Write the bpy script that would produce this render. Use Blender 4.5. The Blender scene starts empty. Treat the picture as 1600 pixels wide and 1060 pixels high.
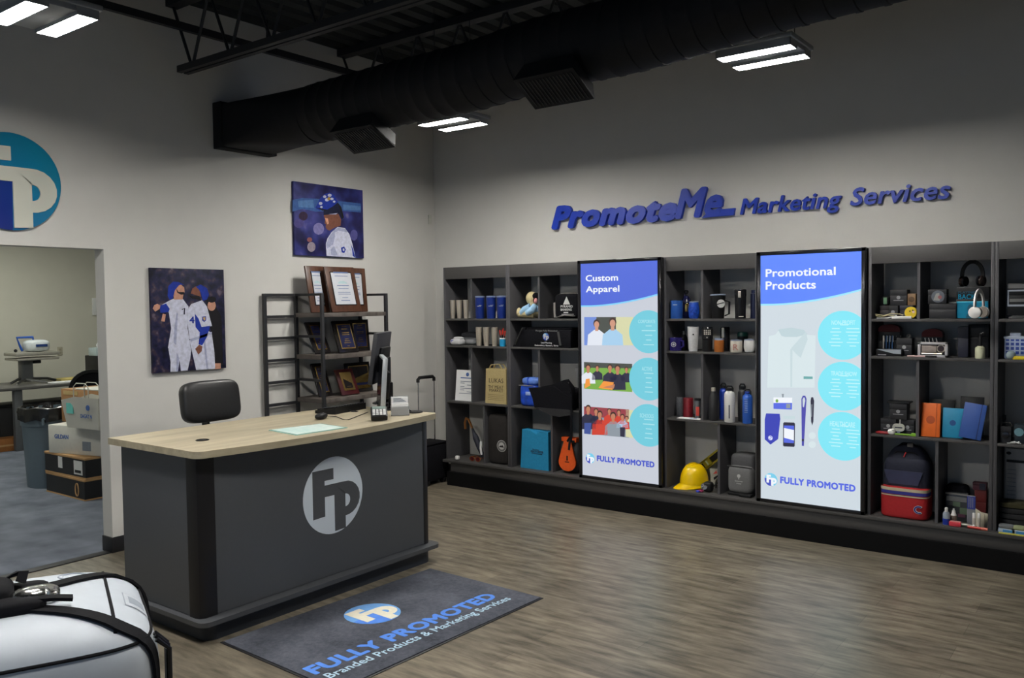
import bpy, bmesh, math, random
from mathutils import Matrix, Vector
random.seed(7)
C = bpy.context.scene.collection
R = math.radians
PI = math.pi

# ------------------------------------------------------------------ camera
CAMX, CAMY, CAMZ = 5.6072, -5.8636, 1.65
YAW, TILT, ROLL, FPX = R(-37.0863), R(-2.3555), R(-0.7138), 1329.69
fw = Vector((math.cos(TILT)*math.sin(YAW), math.cos(TILT)*math.cos(YAW), math.sin(TILT)))
r0 = Vector((math.cos(YAW), -math.sin(YAW), 0)); u0 = r0.cross(fw)
rt = math.cos(ROLL)*r0+math.sin(ROLL)*u0; up = -math.sin(ROLL)*r0+math.cos(ROLL)*u0
cam = bpy.data.cameras.new('camera'); cam.sensor_width = 36; cam.lens = FPX/1600*36; cam.clip_start = 0.05
co = bpy.data.objects.new('camera', cam); C.objects.link(co)
co.matrix_world = Matrix(((rt.x, up.x, -fw.x, CAMX), (rt.y, up.y, -fw.y, CAMY), (rt.z, up.z, -fw.z, CAMZ), (0, 0, 0, 1)))
bpy.context.scene.camera = co
O = Vector((CAMX, CAMY, CAMZ))
def at(px, py, ax, v):
    "world point seen at a pixel of the photograph, on the real plane axis ax = v"
    d = fw+(px-800)/FPX*rt+(530-py)/FPX*up
    return O+d*((v-O[ax])/d[ax])

# ------------------------------------------------------------------ world, exposure, large lights
sc = bpy.context.scene
sc.view_settings.view_transform = 'Standard'; sc.view_settings.look = 'None'
sc.view_settings.gamma = 1; sc.view_settings.use_curve_mapping = False
sc.view_settings.exposure = 0.0
wd = bpy.data.worlds.new('world'); sc.world = wd; wd.use_nodes = True
wd.node_tree.nodes['Background'].inputs[0].default_value = (0.55, 0.72, 1.0, 1)
wd.node_tree.nodes['Background'].inputs[1].default_value = 0.012
def area(name, loc, rot, sx, sy, power, col):
    l = bpy.data.lights.new(name, 'AREA'); l.shape = 'RECTANGLE'; l.size = sx; l.size_y = sy; l.energy = power; l.color = col
    o = bpy.data.objects.new(name, l); C.objects.link(o); o.location = loc; o.rotation_euler = rot
    return o
# daylight through the shopfront glazing behind the camera
area('shopfront_daylight', (3.9, -7.66, 1.35), (R(90), 0, 0), 5.6, 2.1, 22, (0.50, 0.70, 1.0))
LED = 226.0            # brightness of the LED strips of the high bay lamps
OFFICE = 30.0          # brightness of the ceiling panels of the room beyond the opening

# ------------------------------------------------------------------ materials
_m = {}
def nodes(name):
    m = bpy.data.materials.new(name); m.use_nodes = True
    n = m.node_tree.nodes; return m, n, m.node_tree.links, n['Principled BSDF']
def M(name, col=None, rough=0.5, metal=0.0, var=0.06, scale=30.0, bump=0.0, trans=0.0, emit=0.0, alpha=1.0, spec=0.5, sheen=0.0):
    "plain material whose colour wanders a little with a noise"
    if name in _m: return _m[name]
    m, n, L, b = nodes(name)
    b.inputs['Roughness'].default_value = rough; b.inputs['Metallic'].default_value = metal
    b.inputs['Specular IOR Level'].default_value = spec
    if trans: b.inputs['Transmission Weight'].default_value = trans; b.inputs['IOR'].default_value = 1.3
    if sheen: b.inputs['Sheen Weight'].default_value = sheen
    if alpha < 1: b.inputs['Alpha'].default_value = alpha
    if emit:
        b.inputs['Base Color'].default_value = (0.02, 0.02, 0.02, 1)
        b.inputs['Emission Color'].default_value = (*col, 1); b.inputs['Emission Strength'].default_value = emit
    elif var or bump:
        t = n.new('ShaderNodeTexCoord'); z = n.new('ShaderNodeTexNoise'); z.inputs['Scale'].default_value = scale; z.inputs['Detail'].default_value = 3
        L.new(t.outputs['Object'], z.inputs['Vector'])
        r = n.new('ShaderNodeValToRGB')
        r.color_ramp.elements[0].position = 0.3; r.color_ramp.elements[1].position = 0.7
        r.color_ramp.elements[0].color = (*[max(0, c*(1-var)) for c in col], 1); r.color_ramp.elements[1].color = (*[min(1, c*(1+var)) for c in col], 1)
        L.new(z.outputs['Fac'], r.inputs['Fac']); L.new(r.outputs['Color'], b.inputs['Base Color'])
        if bump:
            u = n.new('ShaderNodeBump'); u.inputs['Strength'].default_value = bump; u.inputs['Distance'].default_value = 0.004
            L.new(z.outputs['Fac'], u.inputs['Height']); L.new(u.outputs['Normal'], b.inputs['Normal'])
    else: b.inputs['Base Color'].default_value = (*col, 1)
    _m[name] = m; return m
def S(r, g, b):
    "sRGB 0-255 to linear"
    return tuple(((c/255+0.055)/1.055)**2.4 if c > 10 else c/255/12.92 for c in (r, g, b))
def wood(name, c0, c1, sc3, rough=0.5, planks=None, rotz=0.0, spec=0.5):
    m, n, L, b = nodes(name); b.inputs['Roughness'].default_value = rough; b.inputs['Specular IOR Level'].default_value = spec
    t = n.new('ShaderNodeTexCoord'); mp = n.new('ShaderNodeMapping'); mp.inputs['Scale'].default_value = sc3
    L.new(t.outputs['Object'], mp.inputs['Vector'])
    z = n.new('ShaderNodeTexNoise'); z.inputs['Scale'].default_value = 1; z.inputs['Detail'].default_value = 6; z.inputs['Roughness'].default_value = 0.6
    L.new(mp.outputs['Vector'], z.inputs['Vector'])
    r = n.new('ShaderNodeValToRGB'); r.color_ramp.elements[0].position = 0.32; r.color_ramp.elements[1].position = 0.68
    r.color_ramp.elements[0].color = (*c0, 1); r.color_ramp.elements[1].color = (*c1, 1)
    L.new(z.outputs['Fac'], r.inputs['Fac']); col = r.outputs['Color']
    if planks:
        k = n.new('ShaderNodeTexBrick'); k.inputs['Scale'].default_value = 1.0
        k.inputs['Brick Width'].default_value = planks[0]; k.inputs['Row Height'].default_value = planks[1]
        k.inputs['Mortar Size'].default_value = 0.0015; k.inputs['Mortar Smooth'].default_value = 0.3; k.offset = 0.37
        k.inputs['Color1'].default_value = (0.86, 0.86, 0.86, 1); k.inputs['Color2'].default_value = (1.12, 1.1, 1.08, 1); k.inputs['Mortar'].default_value = (0.62, 0.62, 0.62, 1)
        L.new(t.outputs['Object'], k.inputs['Vector'])
        x = n.new('ShaderNodeMix'); x.data_type = 'RGBA'; x.blend_type = 'MULTIPLY'; x.inputs['Factor'].default_value = 1
        L.new(col, x.inputs[6]); L.new(k.outputs['Color'], x.inputs[7]); col = x.outputs[2]
        z2 = n.new('ShaderNodeTexNoise'); z2.inputs['Scale'].default_value = 0.9; z2.inputs['Detail'].default_value = 4
        L.new(t.outputs['Object'], z2.inputs['Vector'])
        r2 = n.new('ShaderNodeValToRGB'); r2.color_ramp.elements[0].color = (0.8, 0.8, 0.8, 1); r2.color_ramp.elements[1].color = (1.15, 1.15, 1.15, 1)
        L.new(z2.outputs['Fac'], r2.inputs['Fac'])
        y = n.new('ShaderNodeMix'); y.data_type = 'RGBA'; y.blend_type = 'MULTIPLY'; y.inputs['Factor'].default_value = 1
        L.new(col, y.inputs[6]); L.new(r2.outputs['Color'], y.inputs[7]); col = y.outputs[2]
    L.new(col, b.inputs['Base Color']); return m
def speckle(name, c0, c1, scale, rough, bump=0.3):
    m, n, L, b = nodes(name); b.inputs['Roughness'].default_value = rough
    t = n.new('ShaderNodeTexCoord'); z = n.new('ShaderNodeTexNoise'); z.inputs['Scale'].default_value = scale; z.inputs['Detail'].default_value = 8; z.inputs['Roughness'].default_value = 0.75
    L.new(t.outputs['Object'], z.inputs['Vector'])
    z2 = n.new('ShaderNodeTexNoise'); z2.inputs['Scale'].default_value = 4.0; z2.inputs['Detail'].default_value = 5
    L.new(t.outputs['Object'], z2.inputs['Vector'])
    a = n.new('ShaderNodeMath'); a.operation = 'ADD'; L.new(z.outputs['Fac'], a.inputs[0]); L.new(z2.outputs['Fac'], a.inputs[1])
    h = n.new('ShaderNodeMath'); h.operation = 'MULTIPLY'; h.inputs[1].default_value = 0.5; L.new(a.outputs[0], h.inputs[0])
    r = n.new('ShaderNodeValToRGB'); r.color_ramp.elements[0].position = 0.36; r.color_ramp.elements[1].position = 0.64
    r.color_ramp.elements[0].color = (*c0, 1); r.color_ramp.elements[1].color = (*c1, 1)
    L.new(h.outputs[0], r.inputs['Fac']); L.new(r.outputs['Color'], b.inputs['Base Color'])
    u = n.new('ShaderNodeBump'); u.inputs['Strength'].default_value = bump; u.inputs['Distance'].default_value = 0.003
    L.new(z.outputs['Fac'], u.inputs['Height']); L.new(u.outputs['Normal'], b.inputs['Normal']); return m
def bokeh(name, cols, scale, seedv):
    "out-of-focus crowd printed on a canvas"
    m, n, L, b = nodes(name); b.inputs['Roughness'].default_value = 0.55; b.inputs['Specular IOR Level'].default_value = 0.25
    t = n.new('ShaderNodeTexCoord'); mp = n.new('ShaderNodeMapping'); mp.inputs['Location'].default_value = (seedv, seedv, seedv)
    L.new(t.outputs['Object'], mp.inputs['Vector'])
    z = n.new('ShaderNodeTexNoise'); z.inputs['Scale'].default_value = scale; z.inputs['Detail'].default_value = 2.5
    L.new(mp.outputs['Vector'], z.inputs['Vector'])
    r = n.new('ShaderNodeValToRGB'); e = r.color_ramp.elements
    while len(e) < len(cols): e.new(0.5)
    for i, (p, c) in enumerate(cols): e[i].position = p; e[i].color = (*c, 1)
    L.new(z.outputs['Fac'], r.inputs['Fac']); L.new(r.outputs['Color'], b.inputs['Base Color']); return m

# ------------------------------------------------------------------ mesh builder
class MB:
    def __init__(s): s.v = []; s.f = []; s.fm = []; s.mats = []
    def add(s, vs, fs, mat, T=None):
        if mat not in s.mats: s.mats.append(mat)
        k = s.mats.index(mat); o = len(s.v)
        s.v += [(T @ Vector(p)) if T else Vector(p) for p in vs]
        for f in fs: s.f.append([i+o for i in f]); s.fm.append(k)
        return s
    def box(s, x0, x1, y0, y1, z0, z1, mat, bev=0.0, T=None, seg=2):
        if x0 > x1: x0, x1 = x1, x0
        if y0 > y1: y0, y1 = y1, y0
        if z0 > z1: z0, z1 = z1, z0
        if bev <= 0:
            vs = [(x, y, z) for x in (x0, x1) for y in (y0, y1) for z in (z0, z1)]
            fs = [(0, 1, 3, 2), (4, 6, 7, 5), (0, 4, 5, 1), (2, 3, 7, 6), (0, 2, 6, 4), (1, 5, 7, 3)]
            return s.add(vs, fs, mat, T)
        b = bmesh.new(); bmesh.ops.create_cube(b, size=1)
        for q in b.verts: q.co = ((x0+x1)/2+q.co.x*(x1-x0), (y0+y1)/2+q.co.y*(y1-y0), (z0+z1)/2+q.co.z*(z1-z0))
        bmesh.ops.bevel(b, geom=b.edges[:], offset=min(bev, 0.49*min(x1-x0, y1-y0, z1-z0)), segments=seg, profile=0.5, affect='EDGES')
        b.verts.index_update(); vs = [q.co.copy() for q in b.verts]; fs = [[q.index for q in f.verts] for f in b.faces]; b.free()
        return s.add(vs, fs, mat, T)
    def prism(s, pts, z0, z1, mat, T=None):
        "closed outline in local xy, extruded from z0 to z1"
        n = len(pts); a = sum(pts[i][0]*pts[(i+1) % n][1]-pts[(i+1) % n][0]*pts[i][1] for i in range(n))
        if a < 0: pts = pts[::-1]
        vs = [(p[0], p[1], z0) for p in pts]+[(p[0], p[1], z1) for p in pts]
        fs = [list(range(n))[::-1], list(range(n, 2*n))]+[(i, (i+1) % n, n+(i+1) % n, n+i) for i in range(n)]
        return s.add(vs, fs, mat, T)
    def holed(s, outer, inner, z0, z1, mat, T=None):
        "outline with one hole, both with the same number of points"
        n = len(outer); vs = [(p[0], p[1], z) for z in (z0, z1) for L_ in (outer, inner) for p in L_]; fs = []
        for i in range(n):
            j = (i+1) % n
            fs += [(i, n+i, n+j, j), (2*n+i, 2*n+j, 3*n+j, 3*n+i), (i, j, 2*n+j, 2*n+i), (n+i, 3*n+i, 3*n+j, n+j)]
        return s.add(vs, fs, mat, T)
    def lathe(s, prof, mat, n=24, T=None, sx=1, sy=1):
        vs = []; fs = []
        for r, z in prof:
            for k in range(n): a = 2*PI*k/n; vs.append((r*math.cos(a)*sx, r*math.sin(a)*sy, z))
        for i in range(len(prof)-1):
            for k in range(n): fs.append((i*n+k, i*n+(k+1) % n, (i+1)*n+(k+1) % n, (i+1)*n+k))
        if prof[0][0] > 1e-6: fs.append(list(range(n))[::-1])
        if prof[-1][0] > 1e-6: fs.append(list(range((len(prof)-1)*n, len(prof)*n)))
        return s.add(vs, fs, mat, T)
    def tube(s, pts, r, mat, n=8, T=None, closed=False, flat=None):
        "round tube, or a flat strap when flat = (width, thickness)"
        P = [Vector(p) for p in pts]; m = len(P); vs = []; fs = []; ref = None
        for i in range(m):
            d = (P[(i+1) % m]-P[i-1]) if closed else (P[min(i+1, m-1)]-P[max(i-1, 0)])
            d = d.normalized() if d.length > 1e-9 else Vector((0, 0, 1))
            if ref is None: ref = d.cross(Vector((0, 0, 1)) if abs(d.z) < 0.9 else Vector((0, 1, 0))).normalized()
            a = (ref-d*ref.dot(d)).normalized(); b = d.cross(a); ref = a
            rr = r[i] if isinstance(r, (list, tuple)) else r
            if flat: ring = [a*(x*flat[0]/2)+b*(y*flat[1]/2) for x, y in ((-1, -1), (1, -1), (1, 1), (-1, 1))]
            else: ring = [a*math.cos(2*PI*k/n)*rr+b*math.sin(2*PI*k/n)*rr for k in range(n)]
            vs += [P[i]+q for q in ring]
        nn = 4 if flat else n
        for i in range(m if closed else m-1):
            j = (i+1) % m
            for k in range(nn): fs.append((i*nn+k, i*nn+(k+1) % nn, j*nn+(k+1) % nn, j*nn+k))
        if not closed: fs += [list(range(nn))[::-1], list(range((m-1)*nn, m*nn))]
        return s.add(vs, fs, mat, T)
    def soft(s, c, size, mat, e1=0.5, e2=0.5, n=28, k=16, T=None):
        "superellipsoid: a cushion, a stuffed bag, a ball"
        sg = lambda w, e: math.copysign(abs(w)**e, w)
        vs = []; fs = []
        for i in range(k+1):
            p = -PI/2+PI*i/k
            for j in range(n):
                q = 2*PI*j/n
                vs.append((c[0]+size[0]/2*sg(math.cos(p), e1)*sg(math.cos(q), e2), c[1]+size[1]/2*sg(math.cos(p), e1)*sg(math.sin(q), e2), c[2]+size[2]/2*sg(math.sin(p), e1)))
        for i in range(k):
            for j in range(n): fs.append((i*n+j, i*n+(j+1) % n, (i+1)*n+(j+1) % n, (i+1)*n+j))
        return s.add(vs, fs, mat, T)
    def ball(s, c, r, mat, T=None, n=18, k=12):
        r = (r, r, r) if not isinstance(r, (tuple, list)) else r
        return s.soft(c, (2*r[0], 2*r[1], 2*r[2]), mat, 1, 1, n, k, T)
    def text(s, txt, x0, y0, w, h, mat, T=None, depth=0.001, bold=0.0, shear=0.0, z=0.0, base=None):
        "lettering fitted into the box x0, y0, w, h of local xy"
        cu = bpy.data.curves.new('lettering', 'FONT'); cu.body = txt; cu.size = 1; cu.space_character = 1+1.6*bold; cu.shear = shear; cu.extrude = 0.0; cu.resolution_u = 3
        o = bpy.data.objects.new('lettering', cu); me = bpy.data.meshes.new_from_object(o)
        P = [q.co.copy() for q in me.vertices]; F = [list(p.vertices) for p in me.polygons]
        bpy.data.objects.remove(o); bpy.data.curves.remove(cu); bpy.data.meshes.remove(me)
        if not P: return s
        a0 = min(p.x for p in P); a1 = max(p.x for p in P); b0 = min(p.y for p in P); b1 = max(p.y for p in P)
        if base is not None: b0 = base[0]; b1 = base[1]
        kx = w/(a1-a0); ky = h/(b1-b0) if h else kx
        if bold:      # heavier stroke: the same glyphs stamped around their place
            kx = w/(a1-a0+2*bold); ky = h/(b1-b0+2*bold) if h else kx; x0 += bold*kx; y0 += bold*ky
            st = [(bold*math.cos(R(a)), bold*math.sin(R(a))) for a in range(0, 360, 45)]+[(0, 0)]; n0 = len(P)
            P = [p+Vector((dx, dy, k)) for k, (dx, dy) in enumerate(st) for p in P]; F = [[i+k*n0 for i in f] for k in range(len(st)) for f in F]
        Q = [Vector((x0+(p.x-a0)*kx, y0+(p.y-b0)*ky, z)) for p in P]; n = len(Q); lift = max(4e-5, depth*.012)
        vs = Q+[q+Vector((0, 0, depth+p.z*lift)) for q, p in zip(Q, P)]; fs = [f[::-1] for f in F]+[[i+n for i in f] for f in F]
        cnt = {}
        for f in F:
            for i in range(len(f)): e = (f[i], f[(i+1) % len(f)]); cnt[e] = 1
        for (a, b) in cnt:
            if (b, a) not in cnt: fs.append((a, b, b+n, a+n))
        return s.add(vs, fs, mat, T)
    def mesh(s, name):
        me = bpy.data.meshes.new(name); me.from_pydata([tuple(p) for p in s.v], [], s.f)
        for m in s.mats: me.materials.append(m)
        me.polygons.foreach_set('material_index', s.fm); me.polygons.foreach_set('use_smooth', [True]*len(s.f)); me.update()
        me.set_sharp_from_angle(angle=R(38)); return me
    def part(s, name, parent, label=None, loc=(0, 0, 0), rot=(0, 0, 0)):
        o = bpy.data.objects.new(name, s.mesh(name)); C.objects.link(o); o.parent = parent; o.location = loc; o.rotation_euler = rot
        if label: o['label'] = label
        return o
    def thing(s, name, label, cat, loc=(0, 0, 0), rz=0.0, grp=None):
        o = bpy.data.objects.new(name, s.mesh(name)); C.objects.link(o); o.location = loc; o.rotation_euler = (0, 0, rz) if not isinstance(rz, tuple) else rz
        o['label'] = label; o['category'] = cat
        if grp: o['group'] = grp
        return o
    def struct(s, name):
        o = bpy.data.objects.new(name, s.mesh(name)); C.objects.link(o); o['kind'] = 'structure'; return o
def TH(name, label, cat, loc=(0, 0, 0), rz=0.0, grp=None):
    o = bpy.data.objects.new(name, None); C.objects.link(o); o.location = loc; o.rotation_euler = (0, 0, rz) if not isinstance(rz, tuple) else rz
    o.empty_display_size = 0.05; o['label'] = label; o['category'] = cat
    if grp: o['group'] = grp
    return o
def dup(root, loc, label=None, rz=None):
    r = root.copy(); C.objects.link(r); r.location = loc
    if rz is not None: r.rotation_euler = (0, 0, rz)
    if label: r['label'] = label
    for ch in list(root.children):
        c = ch.copy(); C.objects.link(c); c.parent = r
        for g in list(ch.children): d = g.copy(); C.objects.link(d); d.parent = c
    return r
TX = lambda x, y, z: Matrix.Translation((x, y, z))
FY = Matrix.Rotation(R(90), 4, 'X')                                  # local xy -> world xz, facing -y
FX = Matrix(((0, 0, 1, 0), (1, 0, 0, 0), (0, 1, 0, 0), (0, 0, 0, 1)))   # local xy -> world yz, facing +x
def arc(cx, cy, rx, ry, a0, a1, n): return [(cx+rx*math.cos(R(a0+(a1-a0)*i/n)), cy+ry*math.sin(R(a0+(a1-a0)*i/n))) for i in range(n+1)]
def circ(cx, cy, r, n=40, ry=None): return arc(cx, cy, r, ry or r, 0, 360-360/n, n-1)
def fp_letters(mb, cx, cy, k, z0, z1, mat, T):
    "the F and P monogram inside a disc of radius k"
    P = lambda L_: [(cx+x*k, cy+y*k) for x, y in L_]
    mb.prism(P([(-.69, -.52), (-.30, -.50), (-.30, .0), (.02, .0), (.02, .30), (-.30, .30), (-.30, .42), (0, .42), (0, .71), (-.69, .71)]), z0, z1, mat, T)
    mb.prism(P([(.02, -.95), (.39, -.93), (.39, .0), (.02, .0)]), z0, z1, mat, T)
    o = [(.02, .30), (.35, .30)]+arc(.42, -.155, .48, .455, 80, -80, 9)+[(.39, -.61)]
    i = [(.38, -.03), (.39, -.03)]+arc(.41, -.20, .15, .165, 80, -80, 9)+[(.38, -.37)]
    o2 = P(o[:1]+o[1:]); i2 = P(i)
    n = len(o2)
    vs = [(p[0], p[1], z) for z in (z0, z1) for L_ in (o2, i2) for p in L_]; fs = []
    for a in range(n-1):
        b = a+1
        fs += [(a, b, n+b, n+a), (2*n+a, 3*n+a, 3*n+b, 2*n+b), (a, 2*n+a, 2*n+b, b), (n+a, n+b, 3*n+b, 3*n+a)]
    mb.add(vs, fs, mat, T)
    mb.prism(P([(.02, .0), (.02, .30), (.38, .0)]), z0, z1, mat, T)

# shared colours
charcoal = M('charcoal laminate', S(70, 68, 67), 0.55, var=0.03, scale=60)
charcoal_side = M('charcoal laminate side', S(74, 73, 76), 0.5, var=0.03, scale=60)
black = M('black plastic', (0.008, 0.008, 0.009), 0.45, var=0.1, spec=0.3)
black_gloss = M('black gloss', (0.008, 0.008, 0.01), 0.16, var=0.0)
black_cloth = M('black nylon cloth', (0.006, 0.006, 0.008), 0.9, var=0.3, scale=120, bump=0.3, spec=0.12)
black_metal = M('black painted steel', (0.015, 0.015, 0.017), 0.5, var=0.1)
steel = M('brushed stainless steel', S(222, 212, 196), 0.3, 0.7, var=0.05, scale=80)
chrome = M('chrome', (0.75, 0.75, 0.75), 0.12, 1.0, var=0.0)
white = M('white card', (0.78, 0.78, 0.78), 0.6, var=0.02)
white_gloss = M('white enamel', (0.75, 0.74, 0.72), 0.25, var=0.02)
navy = M('navy coated steel', S(22, 44, 118), 0.3, var=0.05)

# ------------------------------------------------------------------ the room
wall_m = M('greige wall paint', S(204, 202, 197), 0.8, var=0.015, scale=6, bump=0.02, spec=0.25)
wall2_m = M('cream wall paint', S(214, 211, 198), 0.8, var=0.015, scale=6, spec=0.25)
floor_m = wood('grey brown vinyl planks', S(80, 73, 62), S(140, 131, 115), (4.0, 22.0, 1), 0.36, (1.22, 0.18), spec=0.4)
carpet_m = speckle('blue grey loop carpet', S(74, 80, 92), S(120, 126, 138), 260, 0.95)
rubber = M('black rubber base', (0.012, 0.012, 0.015), 0.5, var=0.1)
deck_m = M('black painted roof deck', (0.010, 0.012, 0.011), 0.7, var=0.2)
YB = 0.33
MB().box(0, 9.0, -7.8, YB, -0.1, 0, floor_m).struct('floor')
MB().box(-6.6, -0.0005, -6.5, 1.6, -0.1, 0.0, carpet_m).box(-0.08, -0.0, -5.3, -2.96, 0.0, 0.006, rubber, 0.002).struct('floor_carpet')
MB().box(-0.19, 9.2, YB, YB+0.2, -0.1, 3.9, wall_m).struct('wall_back')
b = MB()
b.box(-0.12, 0, -2.955, YB, 0, 3.9, wall_m).box(-0.12, 0, -5.3, -2.955, 2.05, 3.9, wall_m).box(-0.12, 0, -7.8, -5.3, 0, 3.9, wall_m)
b.struct('wall_left')
MB().box(9.0, 9.2, -7.8, YB, -0.1, 3.9, wall_m).struct('wall_right')
b = MB(); b.box(-0.19, 1.0, -8.0, -7.8, -0.1, 3.9, wall_m).box(6.8, 9.2, -8.0, -7.8, -0.1, 3.9, wall_m).box(1.0, 6.8, -8.0, -7.8, 2.5, 3.9, wall_m).box(1.0, 6.8, -8.0, -7.8, -0.1, 0.25, wall_m)
b.struct('wall_front')
b = MB()
for x in (1.0, 2.9, 4.8, 6.74): b.box(x, x+0.06, -7.93, -7.85, 0.25, 2.5, black_metal)
b.box(1.0, 6.8, -7.93, -7.85, 2.44, 2.5, black_metal).box(1.0, 6.8, -7.93, -7.85, 0.25, 0.31, black_metal)
b.struct('window_1')
# corrugated roof deck, ribs running along y
b = MB(); pts = []; x = -0.19
while x < 9.2:
    pts += [(x, 3.84), (x+0.09, 3.84), (x+0.11, 3.88), (x+0.16, 3.88)]; x += 0.18
pts += [(9.2, 3.95), (-0.19, 3.95)]
b.prism(pts, 0, 8.6, deck_m, TX(0, YB+0.2, 0) @ FY)
b.struct('ceiling')
# baseboards
MB().box(0, 0.012, -2.955, YB, 0, 0.105, rubber, 0.003).box(-0.12, 0.012, -2.967, -2.955, 0, 0.105, rubber, 0.003).struct('baseboard_left')
MB().box(0.012, 9.0, YB-0.012, YB, 0, 0.105, rubber, 0.003).struct('baseboard_back')
# the room beyond the opening
XW = -6.3
MB().box(XW-0.2, XW, -6.5, 1.6, 0, 2.9, wall2_m).struct('wall_office_back')
MB().box(-6.5, -0.19, 1.4, 1.6, 0, 2.9, wall2_m).struct('wall_office_right')
MB().box(-6.5, -0.19, -6.7, -6.5, 0, 2.9, wall2_m).struct('wall_office_left')
MB().box(-6.5, -0.19, -6.5, 1.6, 2.75, 2.9, M('white ceiling tile', (0.7, 0.7, 0.68), 0.9, var=0.05)).struct('ceiling_office')
MB().box(XW, XW+0.012, -6.5, 1.4, 0, 0.105, rubber).struct('baseboard_office')
panel_e = M('office ceiling panel glow', (0.98, 1.0, 0.90), emit=OFFICE)
pf = M('panel frame white', (0.7, 0.7, 0.7), 0.5)
for i, (x, y) in enumerate(((-4.6, -1.4), (-2.2, -2.6), (-3.6, -4.6))):
    t = TH('ceiling_panel_light', 'square white ceiling light panel in the room beyond the opening', 'ceiling light', (x, y, 2.75), 0, 'office ceiling panels')
    MB().box(-.31, .31, -.31, .31, -.02, 0, pf, 0.004).part('frame', t); MB().box(-.28, .28, -.28, .28, -.024, -.018, panel_e).part('diffuser', t)

# ------------------------------------------------------------------ overhead: lamps, duct, joists
led_m = M('white led strip', (1.0, 0.975, 0.92), emit=LED)
alu = M('grey lamp housing', (0.32, 0.33, 0.33), 0.4, 0.3, var=0.03)
def lamp_parts(t):
    b = MB(); b.box(-.215, .215, -.175, .175, 0.03, 0.055, alu, 0.004).box(-.205, .205, -.06, .06, 0.004, 0.03, alu, 0.004)
    for s in (-1, 1):
        b.box(-.205, -.199, s*.16, s*.06, -0.010, .03, alu).box(.199, .205, s*.16, s*.06, -0.010, .03, alu).box(-.205, .205, s*.155, s*.160, -0.010, .03, alu).box(-.205, .205, s*.060, s*.065, -0.010, .03, alu)
    b.part('housing', t)
    for s in (-1, 1): MB().box(-.195, .195, s*.068, s*.152, -.002, 0.028, led_m, 0.002).part('led_strip', t, 'glowing white strip')
    b = MB()
    for s in (-1, 1): b.tube([(s*.17, 0, .05), (s*.17, 0, 0.867)], 0.0025, black_metal, 6)
    b.part('hanging_wire', t)
LZ = 2.975
t = TH('high_bay_lamp', 'twin strip lamp hanging near the blue and teal round wall sign', 'ceiling lamp', (1.55, -4.01, LZ), 0, 'hanging high bay lamps'); lamp_parts(t)
dup(t, (1.49, -1.10, LZ), 'twin strip lamp hanging by the wall corner just under the black duct')
dup(t, (3.89, -1.30, LZ), 'twin strip lamp hanging above the blue wall lettering')

duct_m = M('black painted duct', (0.0075, 0.0075, 0.0085), 0.75, var=0.15, spec=0.3)
t = TH('air_duct', 'large black spiral air duct running from the left wall under the roof', 'air duct', (0, 0, 0))
MB().box(0.0, 0.10, -2.10, -1.60, 2.83, 3.17, duct_m, 0.004).part('wall_collar', t)
def duct_axis(x):
    z = 3.035+0.02*max(0, x-1.0); k = [(0, 3.03), (1.6, 3.06), (2.2, 3.06), (2.7, 3.10), (3.3, 3.10), (3.7, 3.13), (4.2, 3.17), (5, 3.2), (9, 3.22)]
    for (a, za), (c, zc) in zip(k, k[1:]):
        if a <= x <= c: z = za+(zc-za)*(x-a)/(c-a)
    return z
b = MB(); P = []; rr = []; x = 0.75
while x < 8.9:
    P.append((x, -1.74, duct_axis(x))); rr.append(0.205); P.append((x+0.10, -1.74, duct_axis(x+.1))); rr.append(0.205)
    P.append((x+0.107, -1.74, duct_axis(x+.1))); rr.append(0.209); P.append((x+0.118, -1.74, duct_axis(x+.1))); rr.append(0.209); x += 0.125
b.tube(P, rr, duct_m, 32); b.part('duct_pipe', t)
b = MB(); vs = []; sg = lambda w, e: math.copysign(abs(w)**e, w); n = 40; m = 10
for i in range(m+1):
    s = i/m; s2 = s*s*(3-2*s); e = .12+.88*s2; cy = -1.85+.11*s2; cz = 3.0+.04*s2; ry = .235+(.205-.235)*s2; rz = .16+(.205-.16)*s2
    for j in range(n): a = 2*PI*j/n; vs.append((.09+.66*s, cy+ry*sg(math.cos(a), e), cz+rz*sg(math.sin(a), e)))
b.add(vs, [(i*n+j, i*n+(j+1) % n, (i+1)*n+(j+1) % n, (i+1)*n+j) for i in range(m) for j in range(n)], duct_m); b.part('transition', t)
dup([o for o in bpy.data.objects if o.name == 'high_bay_lamp'][0], (3.35, -4.2, LZ), 'twin strip lamp hanging above the floor in front of the desk, outside the picture')
def register(x, y, z, ang):
    T = TX(x, y, z) @ Matrix.Rotation(ang, 4, 'X')
    b = MB(); b.prism([(-.16, 0), (.16, 0), (.2, -.1), (-.2, -.1)], -.12, .12, duct_m, T @ FY)
    b.box(-.2, .2, -.125, .125, -.112, -.10, duct_m, 0.003, T)
    for k in range(16): b.box(-.17+k*.0227, -.164+k*.0227, -.1, .1, -.118, -.112, black_metal, 0, T)
    b.part('vent_register', t)
register(1.33, -1.80, 2.865, R(-28)); register(2.93, -1.86, 2.93, R(-30))

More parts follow.
